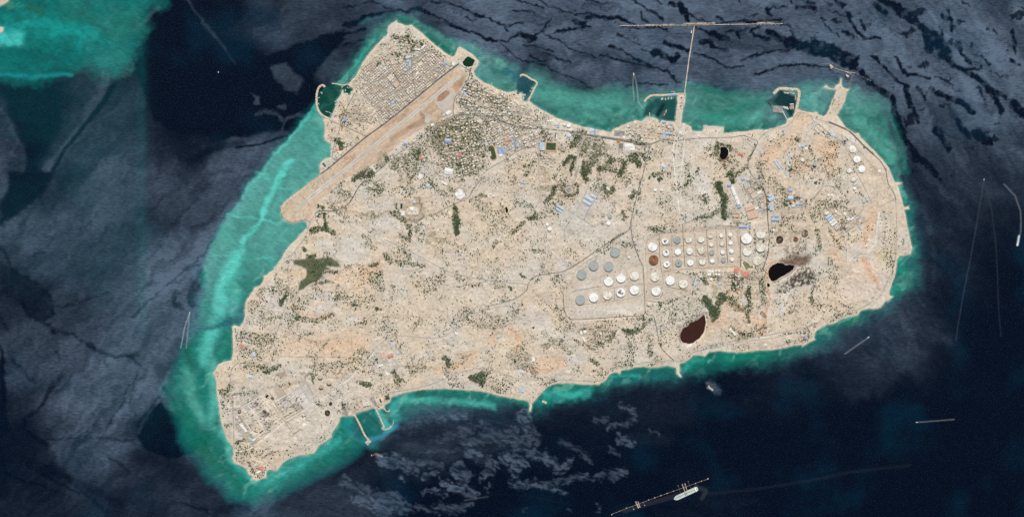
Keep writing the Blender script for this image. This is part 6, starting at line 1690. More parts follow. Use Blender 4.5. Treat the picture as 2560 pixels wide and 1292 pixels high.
# sea island terminal and the tanker moored at it
Q = lambda zx, zy: (1480 + zx / 7.111,1130 + zy / 7.111)
e4 = empty("sea_terminal", *Q(1225,765),0, "line of mooring dolphins joined by walkways in the dark southern sea", "terminal")
deck("walkway", [Q(350,1095), Q(800,925), Q(1225,765), Q(1640,620), Q(2060,470)],.45,7,1.2, "deck", e4, e4.location)
for a_, b_, w_ in ((Q(1600,560), Q(1650,690),1.2),(Q(1650,550), Q(1690,680),1.0),(Q(775,870), Q(830,985),1.8),(Q(815,870), Q(855,975),.9)):
 deck("platform", [a_, b_], w_ * 2.1,9,2, "deck", e4, e4.location)
for a_, b_ in ((Q(1530,590), Q(1575,715)),(Q(1710,520), Q(1760,650)),(Q(720,950), Q(740,1010)),(Q(905,890), Q(935,950))):
 deck("gangway", [a_, b_],.45,7.5,1.2, "steel", e4, e4.location)
for zx, zy, rr_ in ((350,1105,1.3),(490,1040,.8),(615,985,1.1),(740,1010,1.3),(1005,845,1.2),(1115,805,1.4),(1225,765,1.7),(1335,727,1.3),(1448,688,1.1),(1530,590,.8),(1710,520,.8),(1840,550,1.2),(1945,508,1.2),(2060,467,1.9),(935,940,1.2),(1760,650,.7),(905,885,.8)):
 mb = MB()
 q = P(*Q(zx, zy)) - e4.location
 mb.cyl(q.x, q.y, -3, rr_ * S * .95,10.5,14)
 mb.cyl(q.x, q.y, 7.5, rr_ * S * .3,3,8)
 mb.build("mooring_dolphin", M["concrete"], e4)
for zx, zy in ((1630,600),(1650,640),(1665,590),(800,900),(825,950)):
 mb = MB()
 q = P(*Q(zx, zy)) - e4.location
 mb.box(q.x, q.y, 9,8,6,9,.3)
 mb.cyl(q.x + 4, q.y + 3,9,1.2,16,8)
 mb.build("loading_arm", M["rust_dark"], e4)


def hull(L, B, dep, bow=.16, stern=.05, n=14):
 """ship outline in plan: bow at -x"""
 up = []
 for i in range(n + 1):
  t = i / n
  x = -L / 2 + L * t
  if t < bow:
   w = math.sin(math.pi / 2 * (t / bow)) ** .75
  elif t > 1 - stern:
   w = .72 + .28 * (1 - (t - (1 - stern)) / stern)
  else:
   w = 1.0
  up.append((x, B / 2 * w))
 return up + [(x, -y) for x, y in reversed(up) if y > 1e-6]


def ship(px, py, L, B, ang, label, name="tanker", deckm="ship_deck", hullm="ship_dark", z=9, house=.9, cat="ship", big=False, group=None):
 s = empty(name, px, py, 0, label, cat, group, R(ang))
 o = hull(L, B, z)
 mb = MB()
 mb.prism(o, -2, z)
 mb.build("hull", M[hullm], s)
 mb = MB()
 mb.prism([(x * .985, y * .93) for x, y in o], z - .5, z + .35)
 mb.build("deck", M[deckm], s)
 mb = MB()
 hx = L * (house - .5)
 mb.box(hx, 0, z, L * .07, B * .78, z * .8,0)
 mb.box(hx - L * .01,0, z * 1.8, L * .035, B * .95, z * .3,0)
 mb.build("deckhouse", M["paint_white"], s)
 mb = MB()
 mb.cyl(hx + L * .05,0, z, max(.6, B * .07), z * 1.3,10)
 mb.build("funnel", M["ship_dark"], s)
 if big:
  mb = MB()
  mb.box(-L * .04,0, z + .3, L * .78,3.2,1.6)
  mb.box(-L * .04,4.5, z + .3, L * .70,1.4,1.2)
  mb.build("pipe_run", M["steel"], s)
  mb = MB()
  mb.box(-L * .02,0, z + .3,5, B * .8,2.5)
  mb.box(L * .03,0, z + .3,3, B * .7,2.2)
  mb.build("manifold", M["rust_dark"], s)
  mb = MB()
  mb.cyl(-L * .47,0, z, 2,3,8)
  mb.cyl(-L * .42, B * .2, z, 1.3,2.2,8)
  mb.cyl(-L * .42,-B * .2, z, 1.3,2.2,8)
  mb.build("windlass", M["steel"], s)
 return s


ship(*Q(1665,735),302,56,24.5, "big pale-decked oil tanker moored at the southern sea terminal", z=14, big=True, hullm="ship_dark")
ship(934.5,1136,68,17,15, "rust-decked supply vessel heading west off the refinery jetties", "supply_vessel", "rust_dark", "ship_hull", 5,.12)
ship(2543.5,611,34,11,75, "white launch at the head of a curving wake near the right edge", "launch", "paint_white", "paint_white", 3,.7, "boat")
ship(1584,185.5,26,8,92, "small launch heading out from the northern harbour", "launch", "paint_white", "paint_white", 3,.7, "boat")
ship(2171,843,26,7,36, "tiny speedboat with a straight wake off the south-east shore", "speedboat", "paint_white", "paint_white", 2,.6, "boat")
ship(2292,1055,20,6,180, "tiny speedboat alone in the dark south-eastern sea", "speedboat", "paint_white", "paint_white", 2,.6, "boat")
ship(474,781,16,6,72, "tiny speedboat crossing the western shallows", "speedboat", "paint_white", "paint_white", 2,.6, "boat")
ship(2460,449,18,6,80, "tiny boat at the top of the vee-shaped wake on the right", "speedboat", "paint_white", "paint_white", 2,.6, "boat")
ship(546,181,18,6,80, "tiny boat alone in the dark north-western sea", "speedboat", "paint_white", "paint_white", 2,.6, "boat")
ship(1665,279,40,13,70, "red tug beside its twin in the northern harbour", "tug", "roof_red", "ship_hull", 5,.4)
ship(1661,287,36,12,65, "orange tug nearest the boatyard in the northern harbour", "tug", "orange", "ship_hull", 5,.4)
ship(1728.5,80.5,30,9,85, "small boat beside the causeway near the tanker jetty", "launch", "paint_white", "paint_white", 3,.6, "boat")
for k, (zx, zy, L_, B_, an, dk, lb) in enumerate(((385,583,0,0,0,0,0),(432,577,62,17,-12, "ship_deck", "barge moored beside the square grey quay"),(440,592,58,13,-12, "deck", "second barge moored beside the square grey quay"),(497,545,48,10,3, "paint_white", "white workboat moored stern-on, top of the pack"),
 (499,560,46,10,3, "deck", "grey workboat moored stern-on below the white one"),(496,578,56,16,2, "roof_pink", "pink-decked barge moored stern-on"),(496,595,54,12,2, "concrete_grey", "grey barge at the foot of the pack"),(536,480,52,12,88, "roof_red", "red-decked vessel moored along the east arm"),
 (440,428,60,16,-8, "deck", "rusty barge moored inside the north arm"),(500,430,64,18,-14, "concrete_grey", "grey barge moored inside the north arm"),(275,545,68,14,-42, "ship_dark", "dark ship moored off the corner of the square quay"))):
 if k:
  x_, y_ = ZE((zx, zy))[0]
  ship(x_, y_, L_, B_, an, lb, "barge" if "barge" in lb else "workboat", dk, "rust_dark" if k % 2 else "ship_dark", 4,.86, "boat", group="vessels in the eastern service harbour")
i = 0
for zx, zy, an in ((600,772,85),(612,774,88),(625,776,90),(638,773,92),(650,770,85),(663,772,90),(676,768,88),(690,768,90),(590,776,80)):
 x_, y_ = ZD((zx, zy))[0]
 ship(x_, y_, 26,7, an, "small workboat in the row under the northern breakwater arm", "workboat", "concrete_grey" if i % 2 else "paint_white", "ship_dark", 3,.7, "boat", group="boats under the breakwater arm")
 i += 1
for q_ in ZA((200,930),(205,940),(172,990),(168,1060),(365,1070),(360,1035),(530,955),(545,945),(550,925),(480,905),(500,872),(520,878),(440,868)):
 ship(*q_, 22,6, random.uniform(0,180), "small fishing boat moored in the western harbour", "fishing_boat", random.choice(["paint_white", "concrete_grey", "roof_sand"]), "paint_white", 2.5,.7, "boat", group="fishing boats in the western harbour")
for q_ in ZC((866,448),(874,462),(872,478),(866,492),(884,444),(882,460),(945,410),(960,380)):
 ship(*q_, 22,6,10, "small motorboat berthed in the small marina", "motorboat", "paint_white", "paint_white", 2.5,.7, "boat", group="motorboats in the small marina")
ep = empty("pontoon", *ZC((872,470))[0],0, "white comb-shaped floating pontoon in the small marina", "pontoon")
deck("walkway", ZC((880,440),(862,495)),.45,1.5,.8, "paint_white", ep, ep.location)
for k in range(5):
 a_ = (880 - 3.6 * k, 442 + 11 * k)
 deck("finger", ZC(a_, (a_[0] - 18, a_[1] - 4)),.35,1.4,.7, "paint_white", ep, ep.location)


# ---------------------------------------------------------------- large buildings
OCC = np.zeros(X.shape, np.float32)                    # where houses and scrub may not stand
for nm_, pts_, w_, m_ in ROADS:
 paint(OCC, resample(pts_, 8), w_ / 2 + .3,1.0,.6)
paint(OCC, AIRPORT, 1,1.0,1, poly=True)
for lk in LAKES:
 paint(OCC, lk, 1.5,1.0,1, poly=True)
for t_ in T:
 paint(OCC, [(t_[0], t_[1]),(t_[0] + .1, t_[1])], t_[2] + 2,1.0,1)
for pl in (stadium(1230.5,382,19,40,-15), rect(1377,367,31,24,3), ZG((832,60),(860,38),(945,95),(950,115),(900,146),(870,140),(830,85))):
 paint(OCC, pl, 1,1.0,1, poly=True)
OCC[LAND < 3.5] = 1


def occ(x, y):
 return OCC[min(max(int((y + 40) / STEP + .5),0), NY - 1), min(max(int((x + 40) / STEP + .5),0), NX - 1)]


def hall(px, py, w, h, ang, z, roofm, label, cat="warehouse", name="warehouse", style="gable", wallm="wall_sand", group=None, plant=True):
 """w, h in photo pixels, ang clockwise in degrees"""
 e = empty(name, px, py, None, label, cat, group, R(-ang))
 w_, d_ = w * S, h * S
 mb = MB()
 if style == "court":
  t = min(w_, d_) * .24
  for bx in ((0, d_ / 2 - t / 2, w_, t),(0,-d_ / 2 + t / 2, w_, t),(-w_ / 2 + t / 2,0, t, d_ - 2 * t),(w_ / 2 - t / 2,0, t, d_ - 2 * t)):
   mb.box(bx[0], bx[1],-5, bx[2], bx[3], z + 5)
  mb.build("wall", M[wallm], e)
  mb = MB()
  for bx in ((0, d_ / 2 - t / 2, w_ - 1, t - 1),(0,-d_ / 2 + t / 2, w_ - 1, t - 1),(-w_ / 2 + t / 2,0, t - 1, d_ - 2 * t + .8),(w_ / 2 - t / 2,0, t - 1, d_ - 2 * t + .8)):
   mb.box(bx[0], bx[1], z + .05, bx[2], bx[3],.4)
  mb.build("roof", M[roofm], e)
 elif style == "round":
  mb.cyl(0,0,-5, w_ / 2, z + 5,24)
  mb.build("wall", M[wallm], e)
  mb = MB()
  mb.dome(0,0, z + .1, w_ / 2 * .96, w_ * .12,24)
  mb.build("roof", M[roofm], e, True)
 else:
  mb.box(0,0,-5, w_, d_, z + 5)
  mb.build("wall", M[wallm], e)
  mb = MB()
  if style == "gable":
   if w_ >= d_:
    mb.gable(0,0, z + .05, w_ + 1.5, d_ + 1.5, d_ * .12,0)
   else:
    mb.gable(0,0, z + .05, d_ + 1.5, w_ + 1.5, w_ * .12, math.pi / 2)
   mb.build("roof", M[roofm], e)
  else:
   mb.box(0,0, z + .05, w_ - 1.2, d_ - 1.2,.35)
   mb.build("roof", M[roofm], e)
   if plant:
    mb = MB()
    mb.box(w_ * .22, d_ * .15, z + .4, min(6, w_ * .25), min(5, d_ * .3),2.6)
    mb.box(-w_ * .2,-d_ * .2, z + .4, min(4, w_ * .15), min(4, d_ * .2),1.6)
    mb.build("roof_unit", M["roof_grey"], e)
 paint(OCC, rect(px, py, w, h, ang),.4,1.0,.6, poly=True)
 return e


def hz(f, *rows):
 out = []
 for r_ in rows:
  (x_, y_), = f((r_[0], r_[1]))
  out.append((x_, y_) + tuple(r_[2:]))
 return out


B_ = []
# eastern industrial quarter
B_ += hz(ZL, (447,705,8,23,-20,12, "roof_white", "long white-roofed warehouse, upper half of the pair with blue end caps"),(492,815,8,24,-20,12, "roof_white", "long white-roofed warehouse, lower half of the pair with blue end caps"),
 (398,635,9,7,-20,11, "roof_blue", "blue-roofed cap building at the top of the long white warehouse"),(517,898,8,6.5,-20,11, "roof_blue", "blue-roofed cap building at the foot of the long white warehouse"),
 (672,992,24,18,-18,12, "roof_pink", "largest pinkish flat-roofed warehouse of the industrial quarter"),(640,910,22,12,-18,12, "roof_pink", "second largest pinkish warehouse above the largest one"),(700,755,18,13,-27,11, "roof_tan", "tan flat-roofed warehouse below the gridded yard"),
 (612,650,15,12,-27,10, "roof_grey", "grey flat-roofed hall near the top of the industrial quarter"),(485,963,16,6.5,2,9, "roof_pink", "pink shed, topmost of three in a column"),(488,1005,16,7,2,9, "roof_pink", "pink shed, middle of three in a column"),(489,1050,16,6.5,2,9, "roof_pink", "pink shed, lowest of three in a column"),
 (645,705,13,7,60,8, "roof_pink", "low pink shed with ribs in the industrial quarter"),(562,562,7,7,-25,9, "roof_blue", "square dusty blue roof inside a pale court"),(888,762,9,7,-30,11, "roof_pale_blue", "pale blue hall at the top of the roadside trio"),(900,805,13,9,-30,11, "roof_pale_blue", "pale blue double hall in the middle of the roadside trio"),
 (900,905,8,15,0,11, "roof_pale_blue", "tall narrow pale blue hall below the roadside trio"),(910,1010,5,4,0,8, "roof_blue", "small blue roof left in the depot"),(963,1008,10,6,0,8, "roof_blue", "small blue roof right in the depot"),(945,1052,19,5.5,-2,9, "roof_blue", "long bright blue roof at the foot of the depot"),
 (1130,790,13,9,2,9, "roof_pale_blue", "large pale blue roof beside the little red one"),(1145,828,7,4,0,7, "roof_red", "little red roof under the pale blue one"),(1128,700,8,6,-15,7, "roof_blue", "blue roof in the yard above the large pale blue one"),(1240,865,14,5,-5,7, "roof_blue", "blue strip roof at the edge of the burnt switchyard"),
 (1163,888,8,7,0,7, "roof_pale_blue", "pale blue block left of the blue strip roof"),(1250,755,4,12,0,7, "roof_grey", "narrow grey building beside the hill road"),(1260,815,6,5,0,7, "roof_sand", "sandy square house beside the hill road"),(770,585,6,5.5,-30,7, "roof_blue", "small blue roof beside the curve of the main road"),
 (560,1135,19,5.5,0,9, "roof_blue", "blue-roofed hall above the largest white tank"),(640,1130,5,10,0,9, "roof_blue", "upright blue end wing above the largest white tank"),(800,893,10,8,5,8, "roof_tan", "tan building near the depot crossroads"),(728,915,9,6,-20,8, "roof_white", "white shed between the big pinkish warehouses and the road"),
 (823,835,6,11,0,8, "roof_pink", "pinkish block west of the shaded road"),(760,725,9,8,-35,8, "roof_white", "white-edged hall beside the main road bend"),(530,272,13,4,5,6, "roof_red", "red-roofed curved villa on the lawn below the dark lake"),(1270,172,7,6,0,7, "roof_blue", "blue roof at the top of the hill road"),(1313,200,7,6,0,7, "roof_white", "white square house beside the blue roof on the hill road"),
 (965,390,3.2,25,-35,5, "roof_pale_blue", "long thin blue-grey roof, left of the pair on the slope"),(1005,390,3.2,27,-35,5, "roof_pale_blue", "long thin blue-grey roof, right of the pair on the slope"),(1110,300,3,22,-18,5, "roof_pale_blue", "thin pale blue roof slanting up the slope"),(1100,395,12,4.5,28,6, "roof_pale_blue", "pale blue curved roof beside the slope track"),
 (1080,500,4,13,-22,6, "roof_pale_blue", "narrow pale blue roof beside the dark court"),(1150,480,8,3.5,-30,6, "roof_red", "thin red roof below the dark court"),(1430,605,8,8,15,4, "tile_dark", "dark square reservoir cover on the east hill"),(1475,612,5,5,15,4, "tile_dark", "small dark reservoir cover on the east hill"),(1465,660,8,4,-40,5, "roof_grey", "grey shed beside the dark reservoir covers"),
 (1412,770,12,3,-42,5, "roof_tan", "long tan shed beside the ridge road"),(1510,460,7,6,20,5, "concrete_grey", "bluish-grey plant building on the east hill"),(1425,465,4,4,10,5, "roof_white", "white plant house beside the tall tank"))
# power and gas plant in the east
B_ += hz(ZF, (788,428,9,6,-35,10, "roof_white", "short white hall at the top of the power plant row"),(804,462,16,6,-35,14, "roof_pale_blue", "pale blue turbine hall, first in the power plant row"),(820,484,16,6,-35,14, "roof_pale_blue", "pale blue turbine hall, second in the power plant row"),(837,506,16,6,-35,14, "roof_white", "white turbine hall, third in the power plant row"),
 (856,528,17,6.5,-35,14, "roof_white", "white turbine hall, fourth in the power plant row"),(880,570,10,9,-35,18, "roof_grey", "tall grey boiler house with black shadow at the row's foot"),(955,435,9,6,42,9, "roof_white", "white shed above the plant road"),(960,448,9,2.5,42,8, "roof_green", "green-edged lean-to beside the white shed"),
 (995,487,7,7,-40,9, "roof_white", "white block, left of the two beside the plant road"),(1027,482,9,5,-35,9, "roof_white", "white block, right of the two beside the plant road"),(990,583,17,6,-38,8, "concrete_grey", "grey switch house at the lower edge of the power plant"),(1045,590,14,4,-38,7, "roof_tan", "long tan shed outside the power plant wall"),
 (1104,565,4,11,-30,7, "roof_pale_blue", "pale blue shed standing across the long tan one"),(1050,515,8,6,-38,8, "roof_grey", "grey hall in the middle of the power plant"),(1035,545,7,5,-38,8, "roof_tan", "tan hall beside the grey one in the power plant"),(1088,475,9,4,-38,7, "roof_blue", "blue-edged shed at the bend of the plant road"),
 (1075,500,8,4,-38,7, "roof_red", "reddish shed at the bend of the plant road"),(1165,292,6,12,-22,8, "roof_green", "green-framed compressor house, right of two"),(1133,308,6,12,-22,8, "roof_green", "green-framed compressor house, left of two"),(1090,175,10,6,-30,7, "roof_tan", "tan control house in the gas plant"),
 (943,545,7,7,-38,14, "concrete_grey", "grey generator block beside the boiler house"),(930,520,6,8,-38,12, "steel", "dark generator frame in the power plant"),(955,572,6,7,-38,10, "tile_dark", "dark transformer block in the power plant"),(1060,155,10,4,-30,6, "roof_pale_blue", "pale blue pipe shed above the tan control house"),
 (22,990,8,7,-10,6, "roof_red", "red-roofed hall beside the road junction east of the village"),(1215,235,7,4,-60,5, "roof_grey", "grey cabin beside the coast terrace"),(1218,222,6,3,-20,4, "roof_white", "white cabin on the coast terrace"),(370,230,1,1,0,4, "roof_white", "small white cabin below the burnt area"))
# middle of the island
B_ += [(1400.5,519,19,5,34,9, "roof_pale_blue", "blue-grey hall, upper of the western pair by the roundabout"),(1399 - 2,526,17,5,34,9, "roof_pale_blue", "blue-grey hall, lower of the western pair by the roundabout")]
B_ += hz(ZN, (355,680,21,7,30,9, "roof_pale_blue", "blue-grey hall, lowest of the eastern group by the roundabout"),(383,625,21,7,30,9, "roof_pale_blue", "blue-grey hall, middle of the eastern group by the roundabout"),(437,588,12,5.5,30,9, "roof_pale_blue", "short blue-grey hall, top of the eastern group by the roundabout"),
 (458,545,14,4,30,5, "roof_sand", "unroofed sandy shell above the blue-grey halls"),(1377,190,13,7,28,7, "roof_pale_blue", "pale blue roof alone in a triangular yard"),(635,490,10,4,40,6, "roof_white", "white curved villa in a round grove"))
B_ += hz(ZM, (265,315,11,11,45,16, "roof_white", "white star-domed hall at the heart of the courtyard palace"),(278,340,26,16,0,9, "roof_sand", "terraced sandy palace building around the white dome"),(180,355,8,11,0,7, "roof_white", "white pavilion at the western side of the palace garden"),(290,250,6,6,-10,6, "roof_pale_blue", "pale blue kiosk above the palace"),
 (420,95,8,7,-18,7, "roof_pale_blue", "pale blue cube north-east of the palace"),(345,15,11,10,-30,7, "roof_white", "white courtyard block north of the palace"),(718,160,20,10,-72,9, "roof_white", "white hospital wing with many yards, west part"),(740,200,18,8,-28,9, "roof_white", "white hospital wing with many yards, south part"),
 (1322,68,11,5.5,15,6, "roof_blue", "blue roof in the yellowish plots"),(1685,268,1,1,0,5, "roof_white", "small white kiosk by the western halls"),(500,1105,18,2.6,-35,5, "roof_sand", "long low poultry shed, upper of the pair on the southern plain"),(530,1140,22,2.6,-35,5, "roof_sand", "long low poultry shed, lower of the pair on the southern plain"),
 (90,860,14,6,15,5, "roof_sand", "sandy farm block left in the scrub south of the wide track"),(180,880,8,8,15,5, "roof_grey", "grey-walled farm yard in the scrub south of the wide track"),(250,890,12,8,15,5, "roof_tan", "tan farm block right in the scrub south of the wide track"))
B_ += hz(ZB, (685,440,11,5,32,7, "roof_red", "coral-red roof near the western end of the runway"),(700,462,8,3,32,5, "roof_white", "white shed under the coral-red roof"),(765,118,6.5,9,5,7, "roof_blue", "blue roof beside the harbour road"),(1390,372,9,8,0,8, "roof_blue", "blue-roofed hangar south of the runway"),
 (1368,345,5,4,0,6, "roof_white", "small white shed above the blue hangar"),(1832,343,14,11,0,9, "roof_blue", "large blue roof among the garden houses"),(1858,363,6,4,0,6, "roof_red", "small red annex beside the large blue roof"),(1952,490,8,7,0,7, "roof_red", "red block with a grey twin among the garden houses"),
 (1545,520,6,8,10,6, "roof_red", "coral roof in the gardens south of the road bend"),(1560,483,5,4,0,6, "roof_red", "tiny coral roof in the gardens south of the road bend"),(1842,50,13,8,-38,9, "roof_white", "white terminal roof beside the apron"),(1793,75,8,5,-38,7, "roof_pale_blue", "pale blue shed beside the white terminal"),
 (1672,178,7,6,-20,6, "roof_white", "white shed by the road south of the apron"),(1575,645,9,14,30,6, "roof_grey", "grey classroom block, left of the school group"),(1630,685,14,9,-50,6, "roof_grey", "grey classroom block, right of the school group"),(1545,712,9,11,30,6, "roof_white", "white-walled yard building of the school group"),
 (1610,755,12,4,-50,6, "roof_sand", "sandy block at the foot of the school group"),(1632,812,8,8,-20,7, "roof_pale_blue", "pale blue square roof below the school group"),(1840,660,20,16,8,8, "roof_white", "white rambling compound beside the straight side road"),(1795,785,18,4,30,6, "roof_white", "white angled pavilion in the open ground"),
 (1955,905,20,16,-20,8, "roof_white", "white rambling hospital front block"),(958,835,10,5,-28,5, "roof_grey", "grey shed, topmost of four in a column south of the runway"),(968,865,11,5,-28,5, "roof_grey", "grey shed, second of four in a column south of the runway"),(985,905,12,5,-28,5, "roof_grey", "grey shed, third of four in a column south of the runway"),
 (993,935,12,5,-28,5, "roof_grey", "grey shed, lowest of four in a column south of the runway"),(615,960,16,12,8,3, "concrete", "pale square platform beside the runway end"),(545,592,5,11,-32,5, "tile_dark", "black-roofed bunker on the round coastal battery"),(535,620,6,5,10,5, "roof_sand", "sandy hut on the round coastal battery"),
 (745,310,8,22,22,7, "roof_tan", "long tan roof in the walled yard near the shore road"),(1035,115,12,20,28,7, "roof_sand", "sandy courtyard block in the southern town"),(875,345,8,8,20,5, "roof_tan", "small square fort-like yard building near the perimeter road"),(1085,95,4,22,-28,7, "roof_sand", "sandy strip block in the southern town"),
 (1045,70,20,4,-28,7, "roof_sand", "sandy row block closing the southern town yard"))
for k in range(8):
 for j in range(5):
  pass
B_ += hz(ZA, (1620,598,10,9,-38,9, "roof_blue", "blue-roofed hall at the eastern corner of the town"),(1070,840,14,11,-38,9, "roof_pink", "salmon-roofed hall on the dark-paved square"),(1000,760,14,13,-38,8, "roof_sand", "sandy school block on the dark-paved square"),(1205,525,12,6,-20,8, "roof_pale_blue", "blue market roof at the head of the wide street"),
 (1200,570,7,6,-20,8, "roof_pale_blue", "second blue market roof at the head of the wide street"),(1222,605,5,12,8,7, "roof_pale_blue", "narrow pale blue roof beside the wide street"),(1165,672,8,7,-35,7, "roof_pale_blue", "pale blue cistern roof in mid-town"),(918,612,6,8,10,7, "roof_pale_blue", "dusty blue dome building in the west of the town"),
 (1308,713,7,5,-38,8, "roof_white", "brightest white roof beside the wide street"),(1375,410,4,14,40,8, "roof_white", "white school wing, right arm, at the town's northern edge"),(1310,435,12,3.5,8,8, "roof_white", "white school wing, left arm, at the town's northern edge"),(1340,602,12,8,-35,7, "yellow", "yellowish roofed yard east of the wide street"),
 (1435,830,16,3,-38,6, "roof_sand", "cream strip roof near the perimeter road"),(1445,850,16,3,-38,6, "yellow", "pale yellow strip roof near the perimeter road"),(1080,1015,6,5,-38,6, "roof_pale_blue", "pale blue house roof in the southern town"),(1025,1045,6,6,-38,6, "roof_pale_blue", "pale grey-blue roof in the southern town"),
 (1070,545,14,3,18,8, "roof_sand", "left arm of the zigzag school in the sandy playground"),(1110,550,3,14,18,8, "roof_sand", "right arm of the zigzag school in the sandy playground"),(1730,600,8,10,40,8, "roof_white", "pale block at the causeway road beside the lagoon"),(1085,555,6,6,30,8, "roof_sand", "hub of the zigzag school in the sandy playground"),
 (475,1240,6,8,5,7, "roof_blue", "blue roof at the root of the western quay"),(490,945,8,3,12,6, "roof_sand", "quay shed at the top of the western quay"))
B_ += hz(ZC, (262,442,5,9,-5,7, "roof_pale_blue", "pale blue roof beside the garden quarter road"),(446,618,8,10,0,8, "roof_white", "white courtyard house with a dark light well north of the main road"),(723,645,5,5,20,9, "roof_white", "brightest white house, lower, of the northern gardens"),(715,585,5,5,20,8, "roof_white", "bright white house, upper, of the northern gardens"),
 (1215,760,14,5,0,6, "roof_grey", "grey desalination shed by the shore tanks"),(1228,783,7,4.5,0,6, "roof_blue", "blue roof below the grey shed by the shore tanks"),(1348,878,9,8,0,7, "roof_pale_blue", "pale blue roof just south of the main road"),(1612,830,5,12,-8,7, "roof_blue", "upright blue roof on the north shore road"),
 (1582,822,11,8,-4,7, "roof_pale_blue", "pale blue-grey hall beside the upright blue roof"),(1065,985,12,20,2,9, "roof_pale_blue", "pale blue ribbed gymnasium beside the dark pitch"),(738,888,10,5,-20,7, "roof_pale_blue", "pale blue-lilac roof beside the coral one"),(712,918,13,7,-25,7, "roof_red", "coral-roofed bazaar in the housing quarter"),
 (790,965,5,15,-22,7, "roof_blue", "blue upright roof east of the coral bazaar"),(620,1040,9,12,-20,7, "roof_blue", "blue hall, left of the pair by the running track"),(660,1030,9,14,-22,7, "roof_blue", "blue hall, right of the pair by the running track"),(632,1075,9,8,-22,7, "roof_white", "white hall below the blue pair by the running track"),
 (480,960,7,9,-20,7, "roof_pale_blue", "pale blue roof above the running track"),(205,1075,8,8,0,7, "roof_red", "red roof with a tan neighbour in the garden quarter"),(1870,850,26,14,6,3, "concrete_grey", "grey paved truck yard on the north shore"),(1915,890,6,7,0,8, "roof_white", "white house at the corner of the grey truck yard"),
 (1885,980,10,13,0,3, "asphalt", "dark asphalt forecourt below the main road"),(1860,932,8,5,0,5, "orange", "orange canopy above the dark forecourt"),(1965,985,20,14,3,7, "roof_white", "white depot roof beside the dark forecourt"),(1180,880,5,14,-8,7, "roof_grey", "grey curved stand inside the white-edged oval yard"),
 (1215,885,2.4,14,5,5, "roof_white", "white edge wall of the oval yard"),(420,725,10,9,30,7, "roof_sand", "sandy square block below the main road"),(760,1100,22,8,-28,6, "roof_sand", "long pale row beside the track south-east"),(1130,1200,8,8,0,7, "roof_sand", "pale block at the foot of the housing rows"))
B_ += hz(ZD, (612,972,10,4,2,6, "roof_blue", "blue canopy on the causeway yard, left"),(670,990,5,5,0,6, "roof_blue", "small blue roof in the causeway yard"),(645,1070,19,4.5,5,7, "roof_blue", "long blue roof near the causeway road"),(610,1092,7,10,0,7, "roof_pale_blue", "pale blue block under the long blue roof"),
 (660,1100,17,8,5,5, "roof_tan", "tan tank shed with a dark grid beside the pale blue block"),(752,1062,5.5,8,5,8, "roof_white", "bright white house right of the causeway road"),(905,1085,5,6,0,7, "roof_white", "white house near the square reclaimed apron"),(683,738,22,5,-2,7, "roof_blue", "blue-roofed shed on the breakwater arm"),
 (580,745,20,4,-4,5, "roof_tan", "tan storage row on the breakwater arm"),(320,1190,25,14,4,4, "roof_white", "pale depot roof south of the main road"),(345,1205,11,5,2,7, "roof_white", "white hall with a sharp shadow in the pale depot"),(1262,1243,11,5,3,6, "roof_red", "red-roofed house on a lawn below the coast road"),
 (980,1045,15,16,0,3, "roof_sand", "sandy yard building on the reclaimed apron"),(890,1200,.5,.5,0,3, "roof_sand", "tiny hut beside the pipeline track"))
B_ += hz(ZE, (742,740,14,12,-38,5, "roof_grey", "grey-walled plant house above the three long sheds"),(835,780,30,7,40,6, "roof_sand", "long sandy shed, topmost of three near the pier root"),(812,810,30,6,40,6, "roof_sand", "long sandy shed, middle of three near the pier root"),(788,838,30,6,40,6, "roof_sand", "long sandy shed, lowest of three near the pier root"),
 (920,865,9,10,-40,5, "roof_pale_blue", "pale blue cluster roof beside the long sheds"),(992,455,5,8,15,6, "roof_pale_blue", "pale blue roof on the eastern pier land"),(605,985,7,6,0,7, "roof_blue", "blue roof at the hilltop gate"),(645,1010,8,6,0,7, "roof_white", "white roof beside the blue one at the hilltop gate"),
 (1250,998,5,5,20,4, "tile_dark", "small dark hut beside the coast road"),(870,1080,.5,.5,0,3, "roof_sand", "tiny hut on the eastern hill"),(1410,1240,7,7,0,3, "roof_white", "white valve house on the coast terrace"))
